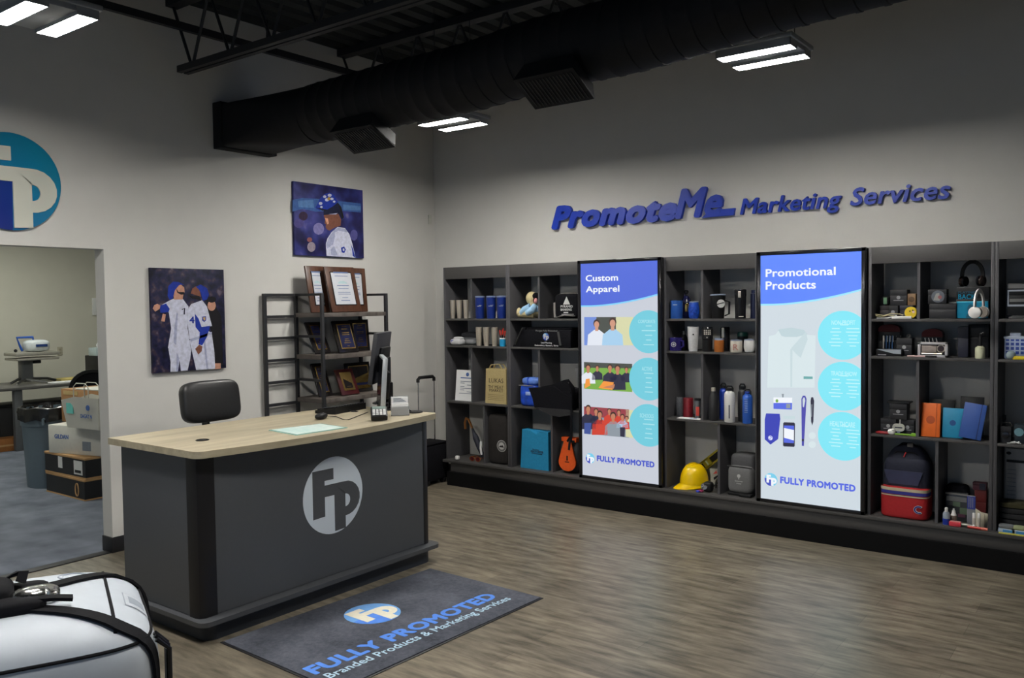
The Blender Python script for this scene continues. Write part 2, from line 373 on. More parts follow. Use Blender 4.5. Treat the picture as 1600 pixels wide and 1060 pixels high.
def joist(y, label, x0=0.12):
    t = TH('roof_joist', label, 'roof joist', (0, y, 0), 0, 'steel bar joists under the roof')
    b = MB(); b.box(x0, 9.0, -.045, -.008, 3.30, 3.345, black_metal).box(x0, 9.0, .008, .045, 3.30, 3.345, black_metal).part('bottom_chord', t)
    MB().box(0.0, 9.0, -.045, .045, 3.78, 3.838, black_metal).part('top_chord', t)
    b = MB(); x = x0+.12; k = 0
    while x < 8.6:
        b.tube([(x, 0, 3.32), (x+.22, 0, 3.80)], .011, black_metal, 6).tube([(x+.22, 0, 3.80), (x+.44, 0, 3.32)], .011, black_metal, 6); x += .44
    b.tube([(x0+.12, 0, 3.32), (0.02, 0, 3.80)], .011, black_metal, 6)
    b.part('web_bars', t)
joist(-2.41, 'black steel joist ending beside the left wall above the round duct')
joist(-0.83, 'black steel joist mostly hidden behind the duct near the corner')
joist(-3.99, 'black steel joist at the top left edge above the twin strip lamp')
t = TH('wall_girder', 'black steel bridging bar running along the left wall below the roof', 'roof beam', (0.2, 0, 0))
MB().box(-.02, .02, -7.8, .3, 3.575, 3.625, black_metal).part('bar', t)
b = MB()
for y in (-3.9, -3.2, -1.75, -0.4): b.tube([(0, y, 3.62), (-.05, y+.05, 3.84)], .008, black_metal, 6)
b.part('hanger_rod', t)

# ------------------------------------------------------------------ display wall
Z1, Z2, Z3, Z4 = 1.523, 1.279, 0.768, 0.228
TH_ = 0.017
def unit(x0, x1, d1, d3, d4, label):
    t = TH('display_shelf_unit', label, 'shelf unit', (x0, 0, Z4), 0, 'grey display shelf units'); w = x1-x0; z = lambda q: q-Z4
    MB().box(0, .02, 0, YB-.012, 0, z(1.99), charcoal_side, .001).part('side_panel', t); MB().box(w-.02, w, 0, YB-.012, 0, z(1.99), charcoal_side, .001).part('side_panel', t)
    MB().box(.02, w-.02, 0, .018, z(1.883), z(1.99), charcoal, .001).box(.02, w-.02, .018, YB-.012, z(1.972), z(1.99), charcoal).part('top_rail', t)
    for q in (Z1, Z2, Z3): MB().box(.02, w-.02, .002, YB-.012, z(q)-TH_, z(q), charcoal, .001).part('shelf', t)
    for f, a, c in ((d1, Z1, 1.972), (d3, Z3, Z2-TH_), (d4, Z4, Z3-TH_)):
        MB().box(f-x0-.009, f-x0+.009, .012, YB-.012, z(a), z(c), charcoal_side).part('divider', t)
unit(.395, 1.134, .714, .706, .84, 'leftmost grey display shelf unit, beside the wall corner')
unit(1.136, 1.872, 1.455, 1.449, 1.572, 'grey display shelf unit left of the Custom Apparel screen')
unit(2.625, 3.362, 2.932, 2.93, 3.06, 'grey display shelf unit between the two tall screens')
unit(4.106, 4.832, 4.407, 4.405, 4.52, 'grey display shelf unit right of the Promotional Products screen')
unit(4.834, 5.57, 5.13, 5.13, 5.25, 'grey display shelf unit cut off at the right edge')
t = TH('display_plinth', 'long charcoal base carrying the shelf units and tall screens', 'plinth', (0, 0, 0))
MB().box(.39, 5.6, -.045, YB-.012, Z4-.022, Z4, charcoal, .002).part('deck_board', t)
MB().box(.475, 5.6, -.03, 0, .125, Z4-.022, charcoal, .002).part('front_rail', t)
MB().box(.45, 5.6, -.055, YB-.012, 0, .125, M('matt black kick board', (.0035, .0035, .004), .7, var=0, spec=.15)).part('toe_kick', t)

# ---- the tall screens
def em(name, c, k=1.0): return M(name, S(*c), emit=k)
def screen(px, x0, x1, label, tone):
    t = TH('display_screen', label, 'screen', ((x0+x1)/2, 0, Z4), 0, 'tall display screens'); T0 = TX(-(x0+x1)/2, 0, -Z4)
    b = MB(); b.box(x0, x1, -.03, .07, Z4, 1.992, black_gloss, .003, T0)
    for a in ((x0, x0+.03, Z4, 1.992), (x1-.028, x1, Z4, 1.992), (x0, x1, Z4, Z4+.025), (x0, x1, 1.966, 1.992)): b.box(a[0], a[1], -.042, -.03, a[2], a[3], black_gloss, .003, T0)
    b.part('bezel', t)
    return t, T0
YS = -0.033
def art_tools(T0, zx, zy, k, y=YS):
    def q(px, py): p = at(zx+px/k, zy+py/k, 1, y); return (p.x, p.z)
    return q
def screen_face(t, T0, x0, x1, q, blue, cyan, paper, disc, kids):
    T = T0 @ TX(0, YS, 0) @ FY; b = MB()
    b.prism([(x0, Z4+.022), (x1, Z4+.022), (x1, 1.968), (x0, 1.968)], -.002, .003, paper, T)
    xs = [x0+(x1-x0)*i/14 for i in range(15)]
    f = lambda x: (x-x0)/(x1-x0)
    cv = lambda s: kids['h0']+(kids['h1']-kids['h0'])*(max(0, (s-.12)/.88)**1.75)
    b.prism([(x, cv(f(x))-.012) for x in xs]+[(x1, 1.9), (x0, 1.9)], .0035, .0042, cyan, T)
    b.prism([(x, cv(f(x))) for x in xs]+[(x1, 1.968), (x0, 1.968)], .0035, .0049, blue, T)
    for cx, cz, r in kids['discs']:
        pts = [(min(p[0], x1), p[1]) for p in circ(cx, cz, r, 56)]; b.prism(pts, .0035, .0056, disc, T)
    b.part('screen_image', t, 'glowing printed advert image'); return T
t, T0 = screen(0, 1.876, 2.622, 'tall glowing Custom Apparel screen between the first shelf units', 1)
q = art_tools(T0, 900, 390, 5.58); q4 = art_tools(T0, 900, 560, 5.05)
blu, cya, pap, dis = em('screen blue', (72, 100, 214)), em('screen cyan', (125, 205, 245)), em('screen paper', (198, 203, 214)), em('screen disc', (112, 202, 220))
wt = em('screen white', (240, 244, 250)); pale = em('screen pale text', (165, 222, 233)); dbl = em('screen royal', (66, 84, 200))
r_ = (q(630, 550)[1]-q(630, 885)[1])/2
D1 = [(*q(632, 718), .165), (*q4(572, 165), .165), (*q4(572, 530), .165)]
T = screen_face(t, T0, 1.904, 2.597, q, blu, cya, pap, dis, dict(h0=q(52, 488)[1], h1=q(718, 385)[1], discs=D1))
def tx(b, s, qa, x0, x1, yb, yt, mat, bold=.012, z=.0058, base=None):
    a = qa(x0, yb); c = qa(x1, yb); d = qa(x0, yt); b.text(s, a[0], a[1], c[0]-a[0], d[1]-a[1], mat, T, .0008, bold, 0, z, base)
b = MB(); tx(b, 'Custom', q, 88, 370, 281, 224, wt, .022); b.part('title', t, 'white word Custom'); b = MB(); tx(b, 'Apparel', q, 90, 382, 392, 320, wt, .022); b.part('title', t, 'white word Apparel'); b = MB()
tx(b, 'CORPORATE', q, 545, 695, 643, 612, pale, .012, .0064); b.part('disc_title', t); b = MB(); tx(b, 'ACTIVE', q4, 522, 605, 98, 66, pale, .012, .0064); b.part('disc_title', t); b = MB(); tx(b, 'SCHOOLS', q4, 507, 615, 466, 434, pale, .012, .0064); b.part('disc_title', t); b = MB()
b2 = MB(); tx(b2, 'FULLY PROMOTED', q4, 168, 622, 811, 765, dbl, .05); b2.part('brand_name', t, 'blue words FULLY PROMOTED')
def bars(b, cx, cz, ws, dz, h, mat):
    for i, w in enumerate(ws): b.box(cx-w/2, cx+w/2, -.0067, -.0058, cz-i*dz-h/2, cz-i*dz+h/2, mat, 0, T0 @ TX(0, YS, 0))
for (cx, cz, r), ws in zip(D1, ((.05, .12, .06, .045, .09), (.08, .05, .05, .06, .07), (.08, .1, .05, .06, .07))): bars(b, cx+.005, cz+.045, ws, .036, .008, pale)
b.part('disc_text', t)
def logo(t, cx, cz, k, T, zb):
    b = MB(); b.prism(circ(cx, cz, k), zb, zb+.0006, em('logo cyan', (120, 205, 235)), T)
    b.prism([(cx-k*.98, cz+.18*k)]+[(cx+k*math.cos(R(a)), cz+k*math.sin(R(a))) for a in range(170, 281, 10)]+[(cx+.1*k, cz), (cx-.3*k, cz+.1*k)], zb+.0003, zb+.0009, em('logo blue', (70, 84, 190)), T)
    fp_letters(b, cx, cz, k, zb+.0008, zb+.0014, wt, T); b.part('logo', t)
logo(t, *q4(114, 790), .042, T, .0035)
SKIN, SK2, HAIR = em('screen skin', (205, 150, 125)), em('screen tan skin', (190, 125, 95)), em('screen dark hair', (62, 40, 34))
LB, LG, DG = em('screen light shirt', (165, 205, 235)), em('screen foliage', (120, 170, 70)), em('screen dark green', (70, 75, 70))
RED, NV, ORG, GRY = em('screen red', (205, 62, 45)), em('screen dark navy', (38, 38, 62)), em('screen orange', (240, 150, 60)), em('screen grey', (140, 150, 160))
CRM, SHW, BLU2 = em('screen cream', (214, 214, 170)), em('screen shirt white', (225, 230, 240)), em('screen soft blue', (110, 140, 215))
def poly(b, qa, pts, mat, lev, T=None, z=.0036): b.prism([qa(*p) for p in pts], z, z+.0003*lev, mat, T)
def oval(b, qa, cx, cy, rx, ry, mat, lev, T=None, z=.0036): b.prism([qa(*p) for p in circ(cx, cy, rx, 16, ry)], z, z+.0003*lev, mat, T)
def person(b, qa, cx, top, s, shirt, skin=SKIN, hair=HAIR, lev=3, low=None):
    "head, hair and shoulders of a pictured person; s = head height"
    low = low or top+4.2*s
    poly(b, qa, [(cx-1.25*s, low), (cx-1.15*s, top+2*s), (cx-.35*s, top+1.35*s), (cx+.35*s, top+1.35*s), (cx+1.15*s, top+2*s), (cx+1.25*s, low)], shirt, lev, T)
    poly(b, qa, [(cx-.2*s, top+1.5*s), (cx-.2*s, top+.8*s), (cx+.2*s, top+.8*s), (cx+.2*s, top+1.5*s)], skin, lev+1, T)
    oval(b, qa, cx, top+.5*s, .44*s, .55*s, hair, lev+1, T); oval(b, qa, cx, top+.66*s, .33*s, .45*s, skin, lev+2, T)
b = MB(); poly(b, q, [(74, 590), (500, 590), (500, 836), (74, 836)], BLU2, 1, T); poly(b, q, [(180, 590), (350, 590), (350, 836), (180, 836)], DG, 2, T)
poly(b, q, [(350, 590), (500, 590), (500, 836), (350, 836)], CRM, 2, T)
person(b, q, 183, 612, 66, SHW, SKIN, HAIR, 3, 836); person(b, q, 322, 596, 74, LB, SKIN, HAIR, 4, 836); b.part('screen_photo', t, 'picture of two people in collared shirts')
b = MB(); poly(b, q4, [(65, 30), (445, 45), (445, 268), (65, 240)], LG, 1, T); poly(b, q4, [(65, 30), (445, 45), (445, 80), (65, 75)], DG, 2, T)
for cx, top, s, sh, lo in ((170, 55, 34, NV, 170), (400, 68, 34, NV, 190), (98, 48, 46, SHW, 200), (270, 48, 46, NV, 200), (330, 52, 52, NV, 250)): person(b, q4, cx, top, s, sh, SK2, HAIR, 3, lo)
poly(b, q4, [(70, 240), (80, 165), (110, 160), (115, 215)], ORG, 6, T); poly(b, q4, [(180, 235), (220, 180), (300, 190), (290, 250)], ORG, 7, T); poly(b, q4, [(215, 230), (310, 205), (300, 240)], SK2, 8, T)
b.part('screen_photo', t, 'picture of young athletes sitting on grass')
b = MB(); poly(b, q4, [(65, 380), (420, 405), (420, 628), (65, 595)], GRY, 1, T); poly(b, q4, [(65, 380), (420, 405), (420, 480), (65, 460)], em('screen crowd red', (150, 60, 70)), 2, T); poly(b, q4, [(395, 405), (450, 410), (450, 630), (395, 620)], CRM, 2, T)
for cx, top, s, sh, lo in ((160, 395, 40, NV, 520), (265, 395, 36, RED, 520), (340, 405, 36, RED, 520), (98, 370, 50, NV, 560), (368, 440, 38, LB, 550), (402, 455, 34, RED, 560), (190, 415, 50, RED, 605), (295, 425, 54, GRY, 612)): person(b, q4, cx, top, s, sh, SK2, HAIR, 3, lo)
poly(b, q4, [(68, 595), (70, 510), (125, 510), (115, 600)], em('screen denim', (60, 80, 150)), 9, T); poly(b, q4, [(350, 545), (390, 545), (385, 622), (352, 615)], NV, 9, T)
b.part('screen_photo', t, 'picture of people walking in red and grey jackets')

t, T0 = screen(0, 3.366, 4.100, 'tall bright Promotional Products screen left of the notebooks shelf unit', 1)
q = art_tools(T0, 1180, 380, 5.047); q4 = art_tools(T0, 1180, 580, 4.61)
blu, cya, pap, dis = em('bright screen blue', (88, 132, 255)), em('bright screen cyan', (150, 225, 255)), em('bright screen paper', (205, 216, 224)), em('bright screen disc', (128, 230, 246))
pale = em('bright pale text', (190, 243, 250)); dbl = em('bright royal', (84, 104, 224))
D2 = [(*q(692, 728), .163), (*q4(632, 110), .163), (*q4(632, 470), .163)]
T = screen_face(t, T0, 3.394, 4.074, q, blu, cya, pap, dis, dict(h0=q(48, 480)[1], h1=q(845, 360)[1], discs=D2))
b = MB(); tx(b, 'Promotional', q, 85, 637, 269, 206, wt, .022); b.part('title', t, 'white word Promotional'); b = MB(); tx(b, 'Products', q, 85, 481, 369, 303, wt, .022); b.part('title', t, 'white word Products'); b = MB()
tx(b, 'NON-PROFIT', q, 605, 792, 645, 610, pale, .012, .0064); b.part('disc_title', t); b = MB(); tx(b, 'TRADE SHOW', q4, 547, 735, 32, 0, pale, .012, .0064); b.part('disc_title', t); b = MB(); tx(b, 'HEALTHCARE', q4, 540, 722, 396, 358, pale, .012, .0064); b.part('disc_title', t); b = MB()
b2 = MB(); tx(b2, 'FULLY PROMOTED', q4, 182, 725, 808, 758, dbl, .05); b2.part('brand_name', t, 'blue words FULLY PROMOTED')
for cx, cz, r in D2:
    bars(b, cx+.01, cz+.07, (.05,), .02, .006, pale); bars(b, cx-.045, cz+.045, (.05, .07, .04, .06, .09, .06), .023, .0065, pale); bars(b, cx+.065, cz+.045, (.08, .09, .06, .05, .08, .04), .023, .0065, pale)
b.part('disc_text', t); logo(t, *q4(115, 782), .046, T, .0035)
SW, SH2, SH3 = em('shirt picture', (214, 228, 232)), em('shirt fold', (198, 216, 221)), em('shirt collar inside', (190, 210, 216))
b = MB(); qs = lambda x, y: q(x, y)
poly(b, q, [(108, 735), (160, 722), (400, 722), (478, 730), (470, 1140), (96, 1140)], SW, 1, T)
poly(b, q, [(160, 722), (190, 680), (290, 668), (385, 685), (412, 720), (330, 740), (240, 740)], SH3, 2, T)
poly(b, q, [(160, 722), (185, 690), (225, 760), (285, 830), (240, 905), (200, 800)], SW, 3, T); poly(b, q, [(285, 830), (400, 700), (415, 760), (360, 905), (320, 870)], SH2, 3, T)
poly(b, q, [(278, 835), (296, 835), (292, 1135), (280, 1135)], SH2, 2, T)
poly(b, q4, [(350, 38), (415, 40), (415, 58), (350, 58)], em('shirt tag', (110, 170, 170)), 4, T); b.part('screen_photo', t, 'picture of a folded white dress shirt')
b = MB(); poly(b, q4, [(133, 190), (268, 192), (267, 230), (133, 230)], wt, 1, T); poly(b, q4, [(133, 230), (267, 230), (266, 278), (133, 273)], dbl, 1, T); oval(b, q4, 158, 215, 10, 12, LG, 2, T); poly(b, q4, [(225, 236), (255, 236), (255, 268), (225, 268)], GRY, 2, T); poly(b, q4, [(192, 165), (208, 165), (206, 190), (196, 190)], GRY, 1, T); b.part('screen_badge', t, 'picture of a blue name badge')
b = MB(); poly(b, q4, [(80, 305), (178, 308), (182, 345), (166, 490), (112, 530), (70, 492), (70, 350)], em('tie picture', (52, 62, 180)), 1, T); b.prism(circ(*q4(111, 482), .016, 20), .0036, .0044, wt, T); b.prism(circ(*q4(111, 482), .013, 20), .0036, .0046, dbl, T); fp_letters(b, *q4(111, 482), .013, .0046, .0049, wt, T); b.part('screen_tie', t, 'picture of a rolled blue necktie')
b = MB(); poly(b, q4, [(203, 376), (210, 369), (282, 371), (288, 380), (286, 540), (280, 547), (208, 543), (202, 536)], NV, 1, T); poly(b, q4, [(209, 392), (281, 394), (280, 520), (208, 516)], wt, 2, T); poly(b, q4, [(209, 392), (281, 394), (281, 425), (209, 410)], dbl, 3, T); poly(b, q4, [(208, 480), (280, 500), (280, 520), (208, 516)], dbl, 3, T); poly(b, q4, [(205, 322), (287, 324), (287, 347), (205, 345)], SH2, 1, T); b.part('screen_phone', t, 'picture of a phone with a blue wave')
b = MB(); poly(b, q4, [(334, 200), (344, 178), (362, 178), (371, 200), (352, 540), (337, 538)], em('lanyard picture', (72, 70, 170)), 1, T); poly(b, q4, [(342, 205), (350, 190), (358, 192), (362, 215), (352, 262), (344, 258)], pap, 2, T); poly(b, q4, [(337, 490), (352, 490), (352, 506), (337, 506)], NV, 2, T); b.part('screen_lanyard', t, 'picture of a blue lanyard')
b = MB(); poly(b, q4, [(404, 190), (418, 188), (426, 215), (420, 365), (412, 392), (404, 365), (400, 215)], NV, 1, T); poly(b, q4, [(406, 240), (412, 240), (410, 330), (404, 330)], GRY, 2, T); oval(b, q4, 412, 465, 26, 25, SW, 1, T); oval(b, q4, 412, 530, 26, 25, SW, 1, T); b.part('screen_pen', t, 'picture of a black pen and two round buttons')

# ------------------------------------------------------------------ wall lettering, round sign, posters
sign_blue = M('royal blue letter acrylic', S(14, 56, 176), 0.4, var=0.02)
YW = YB-.012
t = TH('wall_lettering', 'royal blue raised wall lettering reading PromoteMe Marketing Services', 'wall sign', (1.396, YB, 2.285)); Tl = TX(-1.396, -YB, -2.285) @ TX(0, YB-.005, 0) @ FY
b = MB(); b.text('Promote', 1.396, 2.29, 1.20, .205, sign_blue, Tl, .03, .06, .28); b.text('Me', 2.575, 2.30, .40, .235, sign_blue, Tl, .03, .042, .28)
b.prism([(2.80, 2.296), (3.058, 2.30), (3.068, 2.352), (2.87, 2.352)], 0, .03, sign_blue, Tl); b.part('bold_letters', t, 'heavy slanted letters')
b = MB(); b.text('Marketing', 3.108, 2.262, .74, .155, sign_blue, Tl, .025, .022, .22); b.text('Services', 3.905, 2.300, .63, .125, sign_blue, Tl, .025, .022, .22); b.part('light_letters', t, 'lighter slanted letters')

def radial(name, c0, c1):
    m, n, L, b = nodes(name); b.inputs['Roughness'].default_value = .35
    tc = n.new('ShaderNodeTexCoord'); sx = n.new('ShaderNodeSeparateXYZ'); L.new(tc.outputs['Object'], sx.inputs[0])
    a = n.new('ShaderNodeMath'); a.operation = 'ADD'; L.new(sx.outputs['Y'], a.inputs[0]); L.new(sx.outputs['Z'], a.inputs[1])
    r = n.new('ShaderNodeMapRange'); r.inputs[1].default_value = -.35; r.inputs[2].default_value = .35; L.new(a.outputs[0], r.inputs[0])
    x = n.new('ShaderNodeValToRGB'); x.color_ramp.elements[0].color = (*c0, 1); x.color_ramp.elements[1].color = (*c1, 1); L.new(r.outputs[0], x.inputs[0]); L.new(x.outputs[0], b.inputs['Base Color']); return m
t = TH('round_wall_sign', 'round blue and teal wall sign with pale F P letters above the opening', 'wall sign', (0, -3.525, 2.437)); b = MB()
b.prism(circ(0, 0, .297, 64), .001, .02, radial('sign teal blue', S(6, 96, 150), S(8, 128, 162)), FX)
b.prism([(-.297*.96, -.297*.2)]+[(.297*math.cos(R(a)), .297*math.sin(R(a))) for a in range(192, 276, 6)]+[(.02*.297, 0), (-.2, 0)], .02, .0205, radial('sign deep blue', S(6, 34, 122), S(8, 56, 136)), FX); b.part('disc', t)
b = MB(); fp_letters(b, 0, 0, .297, .02, .03, M('pale sign letter', S(200, 200, 188), .5, var=.0), FX); b.part('monogram', t)

def PM(n, c): return M('print '+n, S(*c), 0.55, var=0.16, scale=38, spec=0.25)
navyc = [(0.28, S(14, 15, 24)), (0.42, S(22, 24, 48)), (0.54, S(34, 34, 66)), (0.62, S(62, 50, 62)), (0.70, S(96, 86, 100))]
pskin, pskin2, pdark, pblue, pnavy, pwhite, pgrey = PM('skin', (190, 140, 118)), PM('brown skin', (122, 78, 62)), PM('black', (24, 22, 26)), PM('royal', (28, 52, 150)), PM('navy', (22, 26, 52)), PM('jersey white', (196, 198, 216)), PM('jersey fold', (158, 162, 190))
t = TH('wall_poster', 'canvas print of two baseball players chest to chest, above the office chair', 'poster', (0, -2.352, 1.566)); T0 = TX(0, 2.352, -1.566)
def qz(zx, zy, k, x=.0275):
    def q(px, py): p = at(zx+px/k, zy+py/k, 0, x); return (p.y, p.z)
    return q
MB().box(0.004, .027, -2.645, -2.058, 1.196, 1.934, bokeh('crowd print', navyc, 15, 3.1), .001, T0).part('canvas', t)
q = qz(210, 400, 5.3); T = T0 @ TX(.027, 0, 0) @ FX; b = MB()
def pp(pts, mat, lev): poly(b, q, pts, mat, lev, T, 0.0)
pp([(600, 345), (655, 375), (690, 450), (722, 500), (735, 905), (655, 900), (640, 640), (590, 480)], pdark, 1); oval(b, q, 640, 412, 34, 44, pskin, 2, T, 0); oval(b, q, 640, 362, 36, 26, pdark, 3, T, 0)
pp([(655, 890), (715, 890), (715, 935), (660, 940)], pskin, 2)
pp([(288, 372), (330, 352), (402, 358), (448, 420), (440, 600), (470, 785), (380, 795), (278, 762), (305, 600), (285, 470), (242, 440), (230, 405)], pwhite, 3)
pp([(280, 760), (470, 782), (462, 850), (440, 950), (385, 955), (375, 860), (360, 960), (298, 962), (300, 880)], pwhite, 4); pp([(360, 960), (372, 850), (350, 800), (345, 955)], pgrey, 5); pp([(330, 600), (350, 470), (360, 480), (345, 740), (325, 720)], pgrey, 5)
pp([(212, 412), (262, 395), (292, 440), (282, 466), (215, 472)], pblue, 4); pp([(152, 436), (165, 408), (190, 398), (216, 410), (208, 440), (172, 462)], pskin, 4); pp([(222, 540), (235, 480), (260, 485), (250, 545)], pskin, 4)
pp([(322, 300), (340, 258), (385, 238), (412, 262), (416, 300), (405, 322), (398, 362), (328, 362)], pskin, 5); pp([(345, 270), (365, 300), (410, 300), (418, 320), (385, 322), (355, 305)], pdark, 6); pp([(275, 330), (280, 252), (318, 214), (365, 216), (412, 240), (372, 240), (335, 285), (318, 352), (290, 365)], pblue, 6)
pp([(444, 440), (470, 400), (560, 368), (600, 420), (642, 582), (560, 590), (640, 640), (520, 690), (455, 690), (438, 520)], pwhite, 7); pp([(500, 480), (530, 520), (555, 590), (545, 640), (505, 590)], pblue, 8)
pp([(455, 700), (640, 645), (662, 800), (668, 935), (585, 942), (512, 946), (490, 850)], pwhite, 7); pp([(570, 700), (585, 700), (612, 940), (596, 940)], pgrey, 8); pp([(460, 690), (640, 630), (640, 650), (465, 712)], pgrey, 9)
pp([(545, 590), (626, 580), (600, 670), (560, 742), (530, 732)], pblue, 9); pp([(502, 770), (535, 736), (562, 750), (556, 790), (528, 818)], pskin2, 9); pp([(458, 330), (490, 330), (535, 330), (552, 372), (520, 362), (478, 352)], pdark, 8)
pp([(466, 312), (480, 270), (510, 252), (540, 290), (552, 340), (500, 322)], pskin2, 9); pp([(508, 256), (548, 238), (600, 268), (616, 318), (600, 362), (566, 372), (548, 310), (535, 282)], pblue, 10)
pp([(560, 505), (592, 500), (592, 535), (576, 548), (560, 535)], pblue, 10); pp([(565, 512), (586, 508), (586, 530), (575, 538)], PM('patch gold', (190, 160, 100)), 11)
a = q(455, 560); c = q(495, 502); b.text('4', a[0], a[1], c[0]-a[0], c[1]-a[1], pblue, T, .0033, .03); b.tube([(q(393, 445)[0], q(393, 445)[1], .002), (q(415, 432)[0], q(415, 432)[1], .002), (q(412, 485)[0], q(412, 485)[1], .002)], .004, pnavy, 6, T)
b.part('printed_picture', t, 'two players in white jerseys and blue caps')

t = TH('wall_poster', 'canvas print of a lone catcher with raised mask, above the award plaques', 'poster', (0, -1.012, 2.368)); T0 = TX(0, 1.012, -2.368)
MB().box(0.004, .027, -1.39, -.634, 2.070, 2.667, bokeh('stadium print', [(0.25, S(20, 20, 48)), (0.42, S(36, 34, 84)), (0.55, S(46, 52, 112)), (0.66, S(62, 62, 130)), (0.78, S(120, 115, 150))], 7, 8.2), .001, T0).part('canvas', t)
q = qz(430, 270, 7.07); T = T0 @ TX(.027, 0, 0) @ FX; b = MB()
pp([(192, 300), (300, 280), (500, 290), (945, 340), (947, 440), (700, 420), (450, 430), (300, 400), (192, 430)], PM('haze blue', (58, 92, 150)), 1); pp([(250, 310), (420, 300), (430, 390), (260, 380)], PM('haze light', (84, 122, 172)), 2); pp([(750, 350), (945, 370), (945, 420), (750, 410)], PM('haze light', (84, 122, 172)), 2)
for cx, cy, rx, ry, c in ((480, 620, 60, 65, (120, 115, 165)), (400, 820, 45, 55, (140, 128, 140)), (380, 740, 28, 26, (130, 80, 80)), (262, 560, 55, 50, (70, 64, 120)), (870, 690, 40, 60, (80, 78, 135)), (310, 480, 50, 50, (52, 36, 62))): oval(b, q, cx, cy, rx, ry, PM('blur %d' % cx, c), 2, T, 0)
pp([(560, 790), (575, 730), (620, 660), (690, 600), (770, 612), (820, 680), (850, 780), (888, 942), (568, 918)], pwhite, 3); pp([(600, 700), (650, 640), (660, 700), (640, 790), (575, 840), (562, 800)], pgrey, 4); pp([(610, 850), (650, 810), (690, 915), (620, 915)], pgrey, 4)
pp([(640, 640), (700, 605), (780, 625), (800, 660), (700, 640), (640, 670)], pgrey, 5); pp([(835, 790), (862, 850), (885, 940), (855, 920), (850, 860)], pblue, 5); pp([(725, 830), (760, 815), (780, 850), (762, 890), (735, 880)], pblue, 5); pp([(745, 840), (762, 835), (765, 862), (748, 866)], pwhite, 6)
pp([(535, 475), (560, 455), (690, 440), (728, 520), (722, 585), (660, 605), (600, 640), (570, 625), (556, 598), (562, 570), (545, 560), (552, 520)], pskin2, 5); pp([(548, 500), (580, 505), (592, 560), (575, 572), (560, 540)], PM('skin highlight', (205, 150, 120)), 6)
pp([(535, 468), (535, 415), (600, 360), (690, 330), (735, 400), (755, 500), (735, 515), (700, 455), (620, 462)], pnavy, 6); pp([(585, 460), (690, 445), (670, 462)], pgrey, 7); pp([(690, 330), (730, 380), (758, 490), (740, 500), (715, 420)], pdark, 7)
pp([(442, 388), (470, 340), (490, 290), (545, 235), (600, 220), (650, 245), (692, 325), (640, 370), (570, 410), (520, 405), (490, 420)], pblue, 7)
for cx, cy, rx in ((500, 340, 20), (545, 265, 18), (600, 250, 22), (570, 300, 22), (625, 290, 18), (510, 380, 14), (650, 320, 14)): oval(b, q, cx, cy, rx, rx*.8, pwhite, 8, T, 0)
oval(b, q, 592, 288, 18, 18, PM('helmet gold', (190, 150, 70)), 9, T, 0); pp([(448, 384), (530, 400), (575, 410), (520, 420)], pdark, 8)
b.part('printed_picture', t, 'catcher in white jersey looking left')
MB().box(0.001, .012, .235, .275, 2.43, 2.52, M('sensor plastic', S(190, 190, 180), .5), .003).thing('wall_sensor', 'small pale box on the left wall close to the corner', 'wall sensor')

# ------------------------------------------------------------------ reception desk and mat
desk_wood = wood('pale ash laminate', S(148, 138, 114), S(180, 169, 144), (14, 1.6, 14), 0.42)
desk_gray = M('desk grey laminate', S(76, 78, 82), 0.42, var=0.02, scale=50)
desk_post = M('desk black trim', (0.008, 0.008, 0.010), 0.35, var=0.0)
desk_kick = M('desk dark plinth', S(44, 50, 60), 0.5, var=0.03)
DH = 0.955
t = TH('reception_desk', 'charcoal reception desk with pale wood top and round F P emblem', 'desk', (1.5, -2.68, 0)); T0 = TX(-1.5, 2.68, 0)
ya, yb = -3.535, -1.80; rc = .05
fr = [(1.93+.085*(1-((y-(ya+yb)/2)/((yb-ya)/2))**2), y) for y in [ya+rc+(yb-ya-2*rc)*i/20 for i in range(21)]]
top = [(1.10, ya)]+arc(fr[0][0]-rc, ya+rc, rc, rc, -90, 0, 6)[:-1]+fr+arc(fr[-1][0]-rc, yb-rc, rc, rc, 0, 90, 6)[1:]+[(1.10, yb)]
b = MB(); b.prism(top, DH-.036, DH-.001, desk_wood, T0); b.part('desktop', t)
b = MB(); b.lathe([(0.0, 0), (.034, 0), (.034, .003), (.028, .004), (.028, .001), (0, .001)], black, 24, T0 @ TX(1.62, -3.30, DH-.0004)); b.part('cable_grommet', t, 'black round cable grommet')
b = MB(); b.box(1.855, 1.875, ya+.13, yb-.09, .115, DH-.036, desk_gray, 0, T0); b.part('front_panel', t)
for y in (ya+.035, yb-.055): MB().box(1.17, 1.80, y, y+.02, .115, DH-.036, desk_gray, 0, T0).part('side_panel', t)
for s, y0 in ((0, ya+.03), (1, yb-.09)):
    w = .10 if s == 0 else .06
    pr = [(1.79, y0), (1.79, y0+w), (1.878, y0+w), (1.878, y0+.03), (1.865, y0+.008), (1.84, y0)]
    if s: pr = [(1.79, y0), (1.878, y0), (1.878, y0+w-.03), (1.862, y0+w-.006), (1.84, y0+w), (1.79, y0+w)]
    MB().prism(pr, .11, DH-.036, desk_post, T0).part('corner_post', t, 'black corner post')
lip = [(1.13, ya+.0)]+arc(1.945-rc, ya+rc, rc, rc, -90, 0, 6)+arc(1.945-rc, yb-rc+.0, rc, rc, 0, 90, 6)+[(1.13, yb+.0)]
MB().prism(lip, .088, .112, desk_gray, T0).part('base_ledge', t)
k2 = [(1.2, ya+.05)]+arc(1.905-.06, ya+.11, .06, .06, -90, 0, 6)+arc(1.905-.06, yb-.11, .06, .06, 0, 90, 6)+[(1.2, yb-.05)]
MB().prism(k2, 0, .088, desk_kick, T0).part('toe_kick', t)
